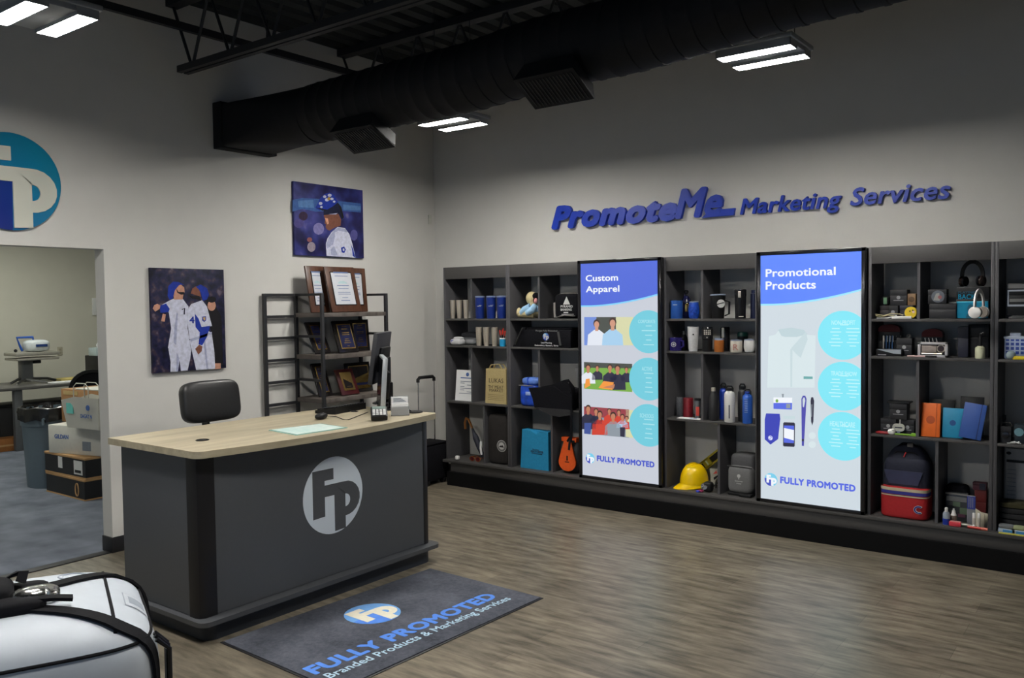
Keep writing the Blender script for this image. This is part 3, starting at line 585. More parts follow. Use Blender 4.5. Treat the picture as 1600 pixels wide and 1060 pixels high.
c = at(521.5, 774, 0, 1.876); Td = T0 @ TX(1.875, 0, 0) @ FX; kr = (at(521, 714, 0, 1.876)[2]-at(521, 834, 0, 1.876)[2])/2
b = MB(); b.prism(circ(c.y, c.z, kr, 64), 0, .0012, M('pale emblem vinyl', S(206, 214, 222), .5, var=0), Td); fp_letters(b, c.y, c.z, kr, .0010, .0020, desk_gray, Td); b.part('round_emblem', t, 'pale round emblem with letters F P')

mat_m = speckle('worn blue grey mat pile', S(46, 50, 60), S(90, 93, 104), 40, 0.95)
mA, mB_, mC, mD = Vector((1.992, -3.415)), Vector((2.044, -1.975)), Vector((2.868, -2.057)), Vector((2.83, -3.50))
mc = (mA+mC)/2; ang = math.atan2((mB_-mA).y, (mB_-mA).x); ml = (mB_-mA).length; mw = 0.865
t = TH('entrance_mat', 'dark blue grey floor mat with blue lettering lying before the desk', 'mat', (mc.x, mc.y, 0), ang)
MB().box(-ml/2-.012, ml/2+.012, -mw/2-.012, mw/2+.012, 0.0005, .004, rubber, .0015).part('rubber_edge', t, 'black rubber edge')
MB().box(-ml/2, ml/2, -mw/2, mw/2, .003, .009, mat_m, .002).part('carpet_face', t)
mb_blue, mb_pale, mb_cream, mb_lite = M('mat bright blue', S(84, 136, 224), .95), M('mat pale blue', S(176, 204, 222), .95), M('mat cream', S(222, 216, 196), .95), M('mat soft blue', S(108, 160, 218), .95)
mi = Matrix.Translation((mc.x, mc.y, 0)) @ Matrix.Rotation(ang, 4, 'Z'); mi = mi.inverted()
def mq(px, py): p = mi @ at(px, py, 2, .009); return (p.x, p.y)
b = MB(); a0 = mq(582, 959)
b.prism(circ(a0[0], a0[1], .15, 48), .0085, .0097, mb_lite); b.prism([(a0[0]-.148, a0[1]-.02)]+[(a0[0]+.15*math.cos(R(a)), a0[1]+.15*math.sin(R(a))) for a in range(190, 280, 8)]+[(a0[0], a0[1])], .0085, .0100, mb_blue)
fp_letters(b, a0[0], a0[1], .15, .0098, .0106, mb_cream, None); b.part('round_emblem', t)
a0 = mq(481, 1050); a1 = mq(769, 930); h = .135
b = MB(); b.text('FULLY PROMOTED', a0[0], (a0[1]+a1[1])/2-.055, a1[0]-a0[0], .105, mb_blue, None, .0012, .045, 0, .0088)
a2 = mq(510, 1058); a3 = mq(794, 935); b.text('Branded Products & Marketing Services', a2[0], (a2[1]+a3[1])/2-.045, a3[0]-a2[0], .075, mb_pale, None, .0012, .012, 0, .0088); b.part('lettering', t)

# ------------------------------------------------------------------ things on the desk
def dk(px, py): return at(px, py, 2, DH)
p = dk(502, 655); t = TH('computer_mouse', 'black wired mouse on the desk in front of the keyboard', 'mouse', (p.x, p.y, DH-.0004), R(115))
MB().soft((0, 0, .0185), (.112, .06, .036), black, .8, .75).part('shell', t)
MB().soft((.03, 0, .033), (.02, .008, .010), M('grey rubber', (.06, .06, .06), .7), 1, 1, 12, 8).part('scroll_wheel', t)
e = dk(575, 645)-p; e = Matrix.Rotation(R(-115), 3, 'Z') @ e; f0 = dk(545, 657)-p; f0 = Matrix.Rotation(R(-115), 3, 'Z') @ f0
MB().tube([(.05, 0, .012), (.09, f0.y*.3, .004), (f0.x*.8, f0.y*.8, .004), (f0.x, f0.y, .004), ((f0.x+e.x)/2, (f0.y+e.y)/2, .004), (e.x, e.y, .004)], .0025, black, 6).part('cable', t)
p = dk(536, 645); t = TH('keyboard', 'black keyboard pushed back on the desk behind the mouse', 'keyboard', (p.x-.075, p.y+.05, DH-.0004), R(100))
b = MB(); b.prism([(-.08, 0), (.08, 0), (.08, .02), (-.08, .042)], -.165, .165, black, FX).box(-.155, .155, -.075, .07, .02, .03, black); b.part('case', t)
b = MB(); kT = TX(0, 0, .0325) @ Matrix.Rotation(R(-8), 4, 'X')
for i in range(11):
    for j in range(5): b.box(-.152+i*.028, -.128+i*.028, -.066+j*.027, -.043+j*.027, 0, .006, black, .002, kT, 1)
b.part('keys', t)
cyan_print = speckle('printed pastel sheet', S(160, 200, 195), S(222, 226, 222), 22, .4, 0)
cs = [dk(420, 673), dk(463, 681), dk(543, 669), dk(502, 663)]
t = TH('glass_sheet_sign', 'flat pastel printed sheet under glass lying on the desk front', 'counter mat', (cs[0].x, cs[0].y, DH-.0004)); b = MB()
b.prism([(c_.x-cs[0].x, c_.y-cs[0].y) for c_ in cs], 0, .004, M('green glass edge', S(150, 190, 180), .15)); b.part('base_sheet', t)
m_ = sum(cs, Vector())/4; MB().prism([((c_.x*.93+m_.x*.07)-cs[0].x, (c_.y*.93+m_.y*.07)-cs[0].y) for c_ in cs], .004, .005, cyan_print).part('print', t)
p = dk(594, 659); t = TH('card_reader', 'small black card payment keypad near the desk monitors', 'card reader', (p.x-.05, p.y+.04, DH+.026), (R(24), 0, R(48)))
MB().box(-.05, .05, -.06, .06, 0, .035, black, .008).part('case', t); b = MB()
for i in range(4):
    for j in range(4): b.box(-.04+i*.021, -.024+i*.021, -.05+j*.017, -.038+j*.017, .035, .040, M('key %d' % ((i*3+j) % 4), [S(190, 190, 190), S(170, 60, 50), S(180, 160, 60), S(80, 140, 90)][0 if j else i % 4], .5), .002)
b.box(-.04, .04, .022, .052, .035, .037, M('reader display', S(120, 135, 130), .2)); b.part('keypad', t)
acr = M('clear acrylic', (.95, .97, 1.0), .05, trans=.9, var=0)
p = dk(625, 649); t = TH('brochure_holder', 'clear acrylic leaflet holder beside the silver edged monitor', 'leaflet holder', (p.x, p.y, DH-.0004), R(48))
b = MB(); b.box(-.058, .058, -.03, .03, 0, .003, acr).box(-.058, .058, .027, .030, .003, .12, acr).box(-.058, .058, -.03, -.027, .003, .06, acr).box(-.058, -.055, -.027, .027, .003, .06, acr).box(.055, .058, -.027, .027, .003, .06, acr); b.part('holder', t)
b = MB(); b.box(-.052, .052, .008, .024, .003, .115, white).box(-.052, .052, -.024, -.002, .003, .075, white)
for i in range(4): b.box(-.04, .04-.01*i, .0065, .008, .085+.007*i, .088+.007*i, M('print grey', S(120, 128, 140), .6))
b.part('leaflets', t)
scr_dark = M('dark screen glass', (.01, .012, .016), .08, var=0)
silver = M('silver plastic', S(186, 190, 194), .35, .4, var=.02)
def monitor(label, cpos, az, tilt, w, h, zc, backm, basep):
    "screen facing azimuth az; origin at the foot on the desk"
    t = TH('monitor', label, 'monitor', (basep[0], basep[1], DH-.0004), az, 'desk monitors')
    l = Matrix.Rotation(-az, 3, 'Z') @ Vector((cpos[0]-basep[0], cpos[1]-basep[1], 0)); zc -= DH
    Tm = TX(l.x, l.y, zc) @ Matrix.Rotation(tilt, 4, 'Y')
    MB().box(-.02, .012, -w/2, w/2, -h/2, h/2, backm, .006, Tm).part('casing', t)
    MB().box(.012, .014, -w/2+.012, w/2-.012, -h/2+.014, h/2-.012, scr_dark, 0, Tm).part('screen', t, 'dark screen')
    MB().box(-.05, -.02, -.12, .12, -.1, .08, black, .012, Tm).part('rear_housing', t)
    MB().box(-.015, .015, -.03, .03, .006, zc, black, .004, TX(l.x-.06, l.y, 0)).part('stand', t)
    MB().lathe([(0, 0), (.095, 0), (.095, .006), (.02, .012), (0, .012)], black, 28, TX(l.x-.04, l.y, 0)).part('base', t)
pm1 = at(593, 563, 0, 1.21)
monitor('silver edged monitor standing at the desk end', (1.475, -1.855), R(229), R(-4), .46, .355, 1.135, silver, (1.44, -1.90))
monitor('black monitor raised behind the silver edged one', (1.21, pm1.y), R(213), R(-8), .44, .36, 1.285, M('charcoal monitor back', (.03, .03, .035), .5), (1.21, pm1.y))
p = dk(652, 645); t = TH('desk_phone_stand', 'round black base with slanted arm at the far desk end', 'device stand', (p.x-.02, p.y+.0, DH-.0004))
MB().lathe([(0, 0), (.05, 0), (.05, .006), (.04, .01), (0, .01)], black, 28).part('base', t); MB().tube([(-.01, -.03, .008), (-.03, -.09, .05), (-.05, -.16, .085)], .008, black, 8).part('arm', t)
b = MB(); p0 = Vector((1.335, -2.055, DH))
for k in range(3):
    b.tube([(0+.012*k, 0, .003), (.03, -.03+.02*k, .004), (.06+.005*k, -.015, .012), (.08, .02*k-.015, .004), (.10, .01, .003), (.09-.015*k, .03, .003)], .0028, black, 6)
b.thing('desk_cables', 'tangle of thin black cables below the desk monitors', 'cables', tuple(p0-Vector((0, 0, .001))))

# ------------------------------------------------------------------ office chair and suitcase behind the desk
leather = M('black leatherette', (0.018, 0.018, 0.019), 0.38, var=0.15, bump=.1, scale=90)
t = TH('office_chair', 'black leatherette task chair behind the desk, only its backrest showing', 'office chair', (.78, -2.575, 0))
T = TX(-.18, 0, 1.03) @ Matrix.Rotation(R(-8), 4, 'Y')
MB().soft((0, 0, 0), (.10, .425, .275), leather, .42, .42, 40, 20, T @ Matrix.Rotation(0, 4, 'X')).part('backrest', t)
b = MB(); b.tube([(-.235, 0, 1.0), (-.245, 0, .8), (-.2, 0, .5), (-.05, 0, .44)], .012, black, 4, flat=(.07, .014)); b.part('back_stem', t)
MB().soft((.06, 0, .52), (.46, .48, .10), leather, .4, .5, 36, 14).part('seat', t); MB().tube([(.03, 0, .09), (.03, 0, .48)], .026, black, 14).part('gas_lift', t)
b = MB()
for k in range(5): a = 2*PI*k/5; b.tube([(.03, 0, .11), (.03+.28*math.cos(a), .28*math.sin(a), .07)], .02, black, 8)
b.part('star_base', t)
for k in range(5): a = 2*PI*k/5; MB().tube([(.03+.28*math.cos(a)-.012, .28*math.sin(a)-.02, .03), (.03+.28*math.cos(a)+.012, .28*math.sin(a)+.02, .03)], .03, black, 14).part('caster', t)
ha, hb = at(653, 593, 0, .24), at(678, 592, 0, .24); ht = ha.z
t = TH('rolling_suitcase', 'black rolling case with raised trolley handle in the wall corner', 'suitcase', (.24, (ha.y+hb.y)/2+.02, 0)); wv = (hb.y-ha.y)/2
MB().box(-.12, .13, -wv-.16, wv+.04, .035, .37, black_cloth, .03).box(-.115, .125, -wv-.15, wv+.03, .37, .385, black_cloth, .008).part('body', t)
b = MB()
for s in (-1, 1): b.tube([(0, s*wv-.02, .37), (0, s*wv-.02, ht)], .006, chrome, 8)
b.part('trolley_rods', t, 'chrome trolley rods'); b = MB(); b.tube([(0, -wv-.02, ht-.03), (0, -wv-.02, ht-.005), (0, -wv, ht+.012), (0, wv-.04, ht+.012), (0, wv-.02, ht-.005), (0, wv-.02, ht-.03)], .016, black, 10); b.part('handle', t)
for s in (-1, 1):
    for x in (-.09, .10): MB().tube([(x, s*wv-.03-.015, .03), (x, s*wv-.03+.015, .03)], .03, black, 14).part('wheel', t)

# ------------------------------------------------------------------ award shelf on the left wall
shelf_wood = wood('grey brown rustic wood', S(66, 60, 56), S(102, 94, 88), (3, 18, 3), .6)
X0, X1, Y0, Y1 = .035, .355, -1.40, -.70
t = TH('award_shelf', 'black metal etagere with three wood shelves of award plaques', 'etagere', (X1/2, (Y0+Y1)/2, 0)); T0 = TX(-X1/2, -(Y0+Y1)/2, 0)
ps = .013
for x in (X0, X1):
    for y in (Y0, Y1): MB().box(x-ps, x+ps, y-ps, y+ps, 0, 1.755, black_metal, .002, T0).part('post', t)
for z in (1.262, .912, 1.598): MB().box(X0-.01, X1+.01, Y0-.012, Y1+.012, z-.034, z, shelf_wood, .002, T0).part('shelf', t)
b = MB()
for y in (Y0, Y1):
    for z in (1.745, 1.41, 1.06, .72): b.box(X0, X1, y-.01, y+.01, z-.01, z+.01, black_metal, 0, T0)
b.part('side_rails', t)
b = MB(); yl = -1.706
b.box(X0-ps, X0+ps, yl-ps, yl+ps, 0, 1.755, black_metal, 0, T0)
for z in (1.745, 1.572, 1.40, 1.225, 1.05, .872, .70, .5): b.box(X0-.01, X0+.01, yl, Y0, z-.011, z+.011, black_metal, 0, T0)
b.part('ladder_frame', t, 'black ladder frame against the wall')
walnut = wood('walnut plaque wood', S(62, 38, 28), S(94, 60, 42), (30, 30, 6), .35)
mahog = M('dark red lacquer', S(62, 16, 18), .35, var=.15); ebony = M('black lacquer', (.012, .010, .010), .2, var=.0)
paper_s = M('silver certificate', S(196, 198, 204), .35, .15, var=.03); gold = M('polished brass', S(222, 186, 110), .22, 1.0, var=.05); navyp = M('navy plate', S(28, 32, 66), .3, var=.1); ink = M('certificate ink', S(90, 110, 150), .6)
def plaque(label, x, y, z, w, h, lean, woodm, kind, yaw=0.0, grp='award plaques on the etagere'):
    t = TH('award_plaque', label, 'plaque', (x, y, z), (0, 0, yaw), grp)
    T = TX(0, 0, .018*math.sin(lean)+.0004) @ Matrix.Rotation(-lean, 4, 'Y')
    MB().box(-.018, 0, -w/2, w/2, 0.0, h, woodm, .003, T).part('board', t)
    Tp = T @ FX; b = MB()
    if kind == 'paper':
        m = .045; b.box(-.002, .003, -w/2+m, w/2-m, m+.01, h-m, ebony, 0, T); b.prism([(-w/2+m+.008, m+.018), (w/2-m-.008, m+.018), (w/2-m-.008, h-m-.008), (-w/2+m+.008, h-m-.008)], .003, .0045, paper_s, Tp)
        b.prism(arc(0, h*.62, w*.16, h*.06, 0, 180, 10), .0045, .005, M('pale seal', S(170, 196, 200), .5), Tp)
        for i, (k, yy) in enumerate(((.5, .85), (.44, .78), (.40, .57), (.34, .50), (.42, .42), (.42, .38), (.2, .3), (.3, .24))): b.prism([(-w*k/2, h*yy), (w*k/2, h*yy), (w*k/2, h*yy+(.012 if i == 0 else .005)), (-w*k/2, h*yy+(.012 if i == 0 else .005))], .0045, .0052, ink, Tp)
    elif kind == 'navy':
        m = .03; b.box(-.001, .003, -w/2+m, w/2-m, m, h-m, gold, 0, T); b.box(.003, .0045, -w/2+m+.01, w/2-m-.01, m+.01, h-m-.01, navyp, 0, T)
        for i, (k, yy) in enumerate(((.22, .8), (.3, .72), (.36, .6), (.36, .54), (.2, .4), (.26, .34), (.34, .28), (.1, .18))): b.prism([(-w*k/2, h*yy), (w*k/2, h*yy), (w*k/2, h*yy+.006), (-w*k/2, h*yy+.006)], .0045, .0052, gold, Tp)
    elif kind == 'gold':
        m = .035; b.box(-.001, .003, -w/2+m, w/2-m, m, h-m*.8, gold, 0, T); b.prism([(-w/2+m+.02, m+.02), (w/2-m-.02, m+.02), (w/2-m-.02, h*.42), (-w/2+m+.02, h*.62)], .003, .0045, ebony, Tp)
        b.prism([(-w*.1, h*.30), (w*.14, h*.30), (w*.14, h*.315), (-w*.1, h*.315)], .0045, .005, gold, Tp)
    else:
        m = .028; b.box(-.001, .003, -w/2+m, w/2-m, m, h-m, gold, 0, T); b.prism([(-w/2+m+.008, h*.42), (w/2-m-.008, h*.62), (w/2-m-.008, h-m-.008), (-w/2+m+.008, h-m-.008)], .003, .0045, ebony, Tp)
        b.prism([(-w/2+m+.02, m+.03), (w/2-m-.02, m+.03), (w/2-m-.02, m+.05), (-w/2+m+.02, m+.05)], .003, .0045, navyp, Tp)
    b.part('plate', t, {'paper': 'silver certificate plate', 'navy': 'navy plate edged in gold', 'gold': 'gold plate with black corner', 'black': 'black and gold plate'}[kind]); return t
TZ, MZ, BZ = 1.5985, 1.2625, .9125
plaque('walnut plaque at the left of the top etagere shelf, behind the post', .21, -1.285, TZ, .19, .385, R(11), walnut, 'paper', 0)
plaque('walnut certificate plaque leaning at the front of the top etagere shelf', .29, -1.075, TZ, .32, .385, R(14), walnut, 'paper', 0)
plaque('walnut certificate plaque half covered on the right of the top etagere shelf', .17, -.865, TZ, .27, .375, R(5), walnut, 'paper', 0)
plaque('dark plaque behind the left post on the middle etagere shelf', .22, -1.275, MZ, .16, .285, R(28), ebony, 'navy', 0)
plaque('navy and gold plaque in the middle of the middle etagere shelf', .29, -1.06, MZ, .215, .275, R(19), ebony, 'navy', 0)
plaque('navy and gold plaque at the right of the middle etagere shelf', .19, -.84, MZ, .215, .27, R(5), ebony, 'navy', 0)
plaque('dark plaque behind the left post on the bottom etagere shelf', .22, -1.255, BZ, .14, .285, R(22), ebony, 'navy', 0)
plaque('dark red and gold plaque at the front of the bottom etagere shelf', .31, -1.07, BZ, .19, .225, R(24), mahog, 'gold', 0)
plaque('black and gold plaque behind the dark red one on the bottom shelf', .20, -.855, BZ, .28, .255, R(11), ebony, 'black', 0)

# ------------------------------------------------------------------ big white equipment bag in the foreground
bagm = M('white coated bag fabric', S(184, 191, 200), .5, var=.03, scale=12, bump=.25); bagm2 = M('grey white side fabric', S(176, 188, 206), .5, var=.03, scale=12)
web = M('black webbing', (.007, .007, .009), .8, var=.2, scale=150, spec=.15); foil = M('crinkled silver film', (.72, .72, .7), .18, 1.0, var=.1, scale=25, bump=1.0)
bw, bl, bh = .86, 1.20, .60
t = TH('equipment_bag', 'large white wheeled equipment bag with black straps in the foreground', 'bag', (2.306, -4.683, 0), R(-24))
# local: long axis +y towards the far end, width along x
T = None; E1, E2 = .5, .32; ZC = bh/2+.02; hw = bw/2; hl = bl/2
def bz(x, y, up_=.004):
    g = (min(1, abs(x)/hw)**(2/E2)+min(1, abs(y)/hl)**(2/E2))
    return ZC+bh/2*max(0, 1-g**(E2/E1))**(E1/2)+up_
def on(pts, n=5, u=.004):
    "strap path lying on the bag's upper surface"
    o = []
    for (x0, y0), (x1, y1) in zip(pts, pts[1:]):
        for i in range(n): a = i/n; x = x0+(x1-x0)*a; y = y0+(y1-y0)*a; o.append((x, y, bz(x, y, u)))
    return o+[(*pts[-1], bz(*pts[-1], u))]
b = MB(); b.soft((0, 0, ZC), (bw, bl, bh), bagm, E1, E2, 72, 36); b.part('body', t)
def loop(z, k=1.0):
    q = (1-(abs(z-ZC)/(bh/2))**(2/E1))**(E1/2); sg = lambda w, e: math.copysign(abs(w)**e, w)
    return [(hw*q*k*sg(math.cos(a), E2), hl*q*k*sg(math.sin(a), E2), z) for a in [2*PI*i/72 for i in range(72)]]
b = MB(); b.tube(loop(ZC+.19, 1.003), .006, web, 6, None, True); b.tube(loop(ZC-.16, 1.003), .006, web, 6, None, True); b.tube(on([(-.36, .45), (-.18, .45), (0, .45), (.18, .45), (.36, .45)], 5, .001), .006, web, 6); b.part('piping', t, 'black piping')
def endy(x, z):
    q = (1-(abs(z-ZC)/(bh/2))**(2/E1))**(E1/2); return hl*max(0, q**(2/E2)-(abs(x)/hw)**(2/E2))**(E2/2)
for top_, xe in (([(-.02, .16), (-.10, .30), (-.19, .42), (-.235, .48)], -.25), ([(.14, .16), (.24, .32), (.315, .43), (.335, .46)], .345)):
    for e in (1, -1):
        path = on([(x, y*e) for x, y in top_], 5, .006)
        z0 = path[-1][2]; zs_ = [min(z0-.01, ZC+.265)-k*.03 for k in range(12)]
        pts = [(top_[0][0]*.6+.03, .08*e, bz(0, 0, .035))]+path+[(xe, e*(endy(xe, z)+.005), z) for z in zs_ if z > ZC-.13 and endy(xe, z) > abs(path[-1][1])+.012]
        MB().tube(pts, .01, web, 4, flat=(.058, .010)).part('strap', t, 'wide black strap')
zt = bz(0, 0, 0)
b = MB(); b.soft((.03, .03, zt+.03), (.20, .24, .10), web, .5, .5, 28, 14); b.soft((.15, .12, zt+.012), (.10, .26, .06), web, .6, .6, 22, 10); b.soft((-.04, .16, zt+.015), (.07, .2, .05), web, .6, .6, 22, 10)
b.tube([(-.04, .10, zt+.05), (-.03, .15, zt+.08), (.0, .18, zt+.09), (.02, .17, zt+.06)], .01, web, 4, flat=(.035, .008)); b.tube([(.15, .22, zt+.03), (.17, .28, zt+.03), (.17, .33, zt+.02)], .01, web, 4, flat=(.04, .012)); b.part('carry_handle', t, 'black wrapped carry handle')
b = MB(); b.soft((.06, .22, zt+.015), (.15, .15, .06), foil, .8, .7, 24, 12); b.soft((.10, .20, zt+.03), (.09, .13, .06), foil, .9, .8, 20, 10); b.part('film_wrap', t, 'shiny silver film under the handle')
patch, patch2 = M('embossed patch', S(188, 194, 202), .5), M('embossed patch print', S(146, 154, 166), .6)
def sheet(b, cx, cy, w, h, mat, u, nx=6, ny=6):
    vs = [(cx-w/2+w*i/nx, cy-h/2+h*j/ny, bz(cx-w/2+w*i/nx, cy-h/2+h*j/ny, u)) for j in range(ny+1) for i in range(nx+1)]
    b.add(vs, [(j*(nx+1)+i, j*(nx+1)+i+1, (j+1)*(nx+1)+i+1, (j+1)*(nx+1)+i) for j in range(ny) for i in range(nx)], mat)
b = MB(); sheet(b, .07, .54, .16, .085, patch2, .002); sheet(b, .07, .54, .15, .077, patch, .003); sheet(b, .07, .54, .085, .05, patch2, .004); b.part('patch', t, 'pale square patch on the end')
b = MB(); b.tube([(-.21+.05*math.cos(a), .34+.05*math.sin(a), bz(-.21+.05*math.cos(a), .34+.05*math.sin(a), .001)) for a in [2*PI*i/28 for i in range(28)]], .003, patch2, 6, None, True).tube([(-.21+.035*math.cos(a), .34+.035*math.sin(a), bz(-.21, .34, .001)) for a in [2*PI*i/28 for i in range(28)]], .002, patch2, 6, None, True); b.part('round_mark', t, 'pale round embossed mark')
b = MB()
for x in (.27, .30, .34): b.tube([(x, hl+.02, .02), (x, hl+.02, .46), (x, hl-.02, .50)], .009, black_gloss, 8)
b.part('telescopic_rods', t, 'glossy black rods on the bag end')
for s in (-1, 1): MB().tube([(s*.26-.02, hl-.08, .05), (s*.26+.02, hl-.08, .05)], .05, black, 16).part('wheel', t)

# ------------------------------------------------------------------ the room beyond the opening
t = TH('waste_bin', 'grey blue plastic bin with black liner in the far room', 'bin', (-2.70, -2.12, 0)); binm = M('grey blue plastic', S(92, 106, 116), .5, var=.03)
bt = at(50, 640, 0, -2.68).z
MB().lathe([(0, 0), (.20, 0), (.205, .02), (.235, bt-.16), (.245, bt-.15), (.25, bt-.02), (.25, bt), (.235, bt), (.20, .03), (0, .03)], binm, 36).part('tub', t)
linm = M('black shiny liner', (.012, .012, .013), .25, var=0, bump=.6, scale=18); b = MB(); pr_ = []
vs = []; n = 60
for (r, z, a) in ((.262, -.10, .012), (.266, -.02, .008), (.262, .015, .006), (.24, .022, .01), (.225, -.05, .012), (.16, -.18, .02)):
    for k in range(n): th_ = 2*PI*k/n; rr_ = r+a*math.sin(th_*11+z*40)*.6+a*.4*math.sin(th_*23); vs.append((rr_*math.cos(th_), rr_*math.sin(th_), bt+z+a*.8*math.sin(th_*7+r*30)))
fs = [(i*n+k, i*n+(k+1) % n, (i+1)*n+(k+1) % n, (i+1)*n+k) for i in range(5) for k in range(n)]
b.add(vs, fs, linm); b.part('liner', t, 'black plastic liner')
MB().tube([(.19, -.13, bt-.08), (.24, -.17, bt-.08), (.24, -.17, bt-.12), (.2, -.14, bt-.12)], .012, binm, 8).part('handle', t)

cardb = M('brown cardboard', S(160, 118, 78), .85, var=.06, scale=14); cardb2 = M('pale cardboard edge', S(178, 140, 96), .85, var=.05); blackprint = M('black printed carton', S(26, 27, 30), .6, var=.08); boxwhite = M('white carton', S(198, 196, 188), .7, var=.03)
BX, BY = -2.41, -2.30
def zat(px, py): return at(px, py, 1, BY).z
zs = [0, zat(130, 746), zat(130, 716), zat(122, 662+50)]
h1 = zat(100, 741); h2 = zat(100, 708)
label_w = M('label paper', S(206, 206, 204), .6)
for i, (z0, z1, lb) in enumerate(((0, .185, 'black printed carton on the carpet at the bottom of the box pile'), (.187, .372, 'black printed carton with white label, second from the bottom'))):
    t = TH('carton', lb, 'box', (-2.06, BY+.28, z0), R(1.5*i), 'cartons in the far room'); h = z1-z0
    MB().box(-.35, .35, -.28, .28, .012, h-.018, blackprint).box(-.352, .352, -.282, .282, 0, .012, cardb2).part('body', t); MB().box(-.355, .355, -.285, .285, h-.02, h, cardb2, .003).part('lid', t)
    b = MB()
    if i: b.box(.16, .30, -.283, -.280, .03, .15, label_w).box(.18, .28, -.2845, -.283, .045, .07, blackprint).box(-.11, -.04, -.283, -.280, .06, .16, label_w)
    else:
        b.tube([(.22+.028*math.cos(a), -.283, .085+.055*math.sin(a)) for a in [2*PI*k/20 for k in range(20)]], .006, cardb2, 6, None, True)
    b.part('label' if i else 'hand_hole', t)
t = TH('carton', 'white carton with blue print on top of the black cartons', 'box', (-2.02, BY+.27, .374), R(14), 'cartons in the far room')
MB().box(-.32, .32, -.23, .23, 0, .25, boxwhite, .004).part('body', t)
MB().text('GILDAN', -.24, .13, .17, .04, M('blue print', S(70, 100, 160), .6), TX(0, -.2302, 0) @ FY, .002, .02).box(.1, .2, -.2325, -.23, .04, .12, M('print grey', S(120, 128, 140), .6)).part('print', t, 'blue and grey print'); b = MB(); b.box(.3205, .322, -.22, .22, .23, .238, cardb2).part('tape', t)
t = TH('carton', 'brown cardboard box on the white carton behind the paper bag', 'box', (-2.12, BY+.34, .626), R(6), 'cartons in the far room')
MB().box(-.28, .28, -.17, .17, 0, .30, cardb, .003).part('body', t); MB().box(-.06, .32, -.17, .18, .302, .312, boxwhite, .002).part('lid_sheet', t, 'white sheet over the lid'); MB().box(-.24, -.02, -.173, -.17, .25, .285, M('packing tape', S(186, 160, 110), .3)).part('tape', t); MB().box(-.16, -.11, -.1725, -.17, .13, .21, label_w).part('label', t)
kraft = M('white paper bag', S(206, 203, 192), .7, var=.03, bump=.3, scale=9)
t = TH('paper_bag', 'white paper carrier bag leaning before the brown cardboard box', 'paper bag', (-1.73, BY+.06, .626), R(8)); b = MB()
vs = [(-.2, -.06, 0), (.22, -.06, 0), (.22, .05, 0), (-.2, .05, 0), (-.25, -.08, .24), (.24, -.07, .27), (.24, .04, .27), (-.22, .04, .24), (-.03, -.055, 0), (-.02, -.105, .28), (-.02, .05, .29), (-.03, .05, 0)]
b.add(vs, [(0, 8, 9, 4), (8, 1, 5, 9), (1, 2, 6, 5), (2, 11, 10, 6), (11, 3, 7, 10), (3, 0, 4, 7), (0, 3, 11, 8), (8, 11, 2, 1)], kraft); b.part('body', t)
MB().box(-.16, -.07, -.092, -.085, .13, .22, M('teal sticky note', S(110, 200, 190), .6)).part('sticky_note', t, 'teal square sticky note'); b = MB(); b.text('DAGAY N', .04, .10, .15, .035, M('blue print', S(70, 100, 160), .6), TX(0, -.095, 0) @ FY, .002, .02); b.prism(circ(.14, .19, .025, 16), 0, .003, M('blue print', S(70, 100, 160), .6), TX(0, -.095, 0) @ FY)
b.part('print', t, 'blue print')
b = MB()
for y in (-.06, .04): b.tube([(-.1, y, .25), (-.1, y, .36), (-.06, y, .39), (.06, y, .39), (.10, y, .36), (.10, y, .26)], .004, kraft, 6)
b.part('handles', t)
# long table with the heat press
tabm = M('dark grey table laminate', S(92, 90, 88), .4, var=.04); legm = M('grey table leg', S(92, 94, 96), .5)
TA = at(0, 597, 2, .76); TB = at(112, 583, 2, .76)
t = TH('work_table', 'long dark grey work table against the far room wall', 'table', (-5.2, -1.6, 0)); T0 = TX(5.2, 1.6, 0)
YT0, YT1 = -4.2, .3; XF = -4.95
MB().box(XF-.85, XF, YT0, YT1, .715, .75, tabm, .006, T0).part('tabletop', t)
lg = at(28, 640, 0, XF-.06)
for y in (lg.y, YT1-.15, YT0+.1):
    MB().box(XF-.10, XF-.03, y-.045, y+.045, 0, .715, legm, .004, T0).part('leg', t)
    MB().box(XF-.80, XF-.73, y-.045, y+.045, 0, .715, legm, .004, T0).part('leg', t)
hx = XF-.42; hp = at(54, 588, 0, hx); hs = (at(88, 560, 0, hx)-at(20, 560, 0, hx)).length
k = hs/.60
t = TH('heat_press', 'blue and silver heat press machine standing on the far table', 'heat press', (hx, hp.y-.02, .75)); press = M('press aluminium', S(176, 172, 162), .4, .5); pblu = M('press blue', S(30, 80, 170), .35); psil = M('press silver housing', S(196, 202, 206), .35)
zz = lambda py: at(54, py, 0, hx).z-.75
b = MB(); b.box(-.2*k, .2*k, -.30*k, .30*k, zz(555), zz(550), press, .006); b.part('heat_platen', t); MB().box(-.2*k, .2*k, -.29*k, .29*k, zz(562), zz(558.5), press, .006).part('lower_platen', t)
b = MB(); b.box(-.06, .06, -.17*k, -.02*k, .03, zz(558), legm, .01).box(-.05, .05, -.1*k, .10*k, zz(568), zz(563), black, .01).part('column', t)
b = MB(); b.tube([(.0, -.30*k, .02), (.0, -.18*k, .07), (0, 0, .06), (0, .2*k, .05), (0, .32*k, .02)], .016, M('press feet', (.12, .12, .12), .3, .6), 8).tube([(.2, -.32*k, .02), (.05, -.12*k, .06), (.2, .10*k, .02)], .016, chrome, 8); b.part('feet', t)
MB().soft((0, .06*k, (zz(550)+zz(531))/2), (.26*k, .34*k, zz(531)-zz(550)), psil, .6, .7).part('control_housing', t); MB().box(.12*k, .135*k, .0, .16*k, zz(542), zz(538), M('press display', S(40, 60, 110), .2)).part('display', t)
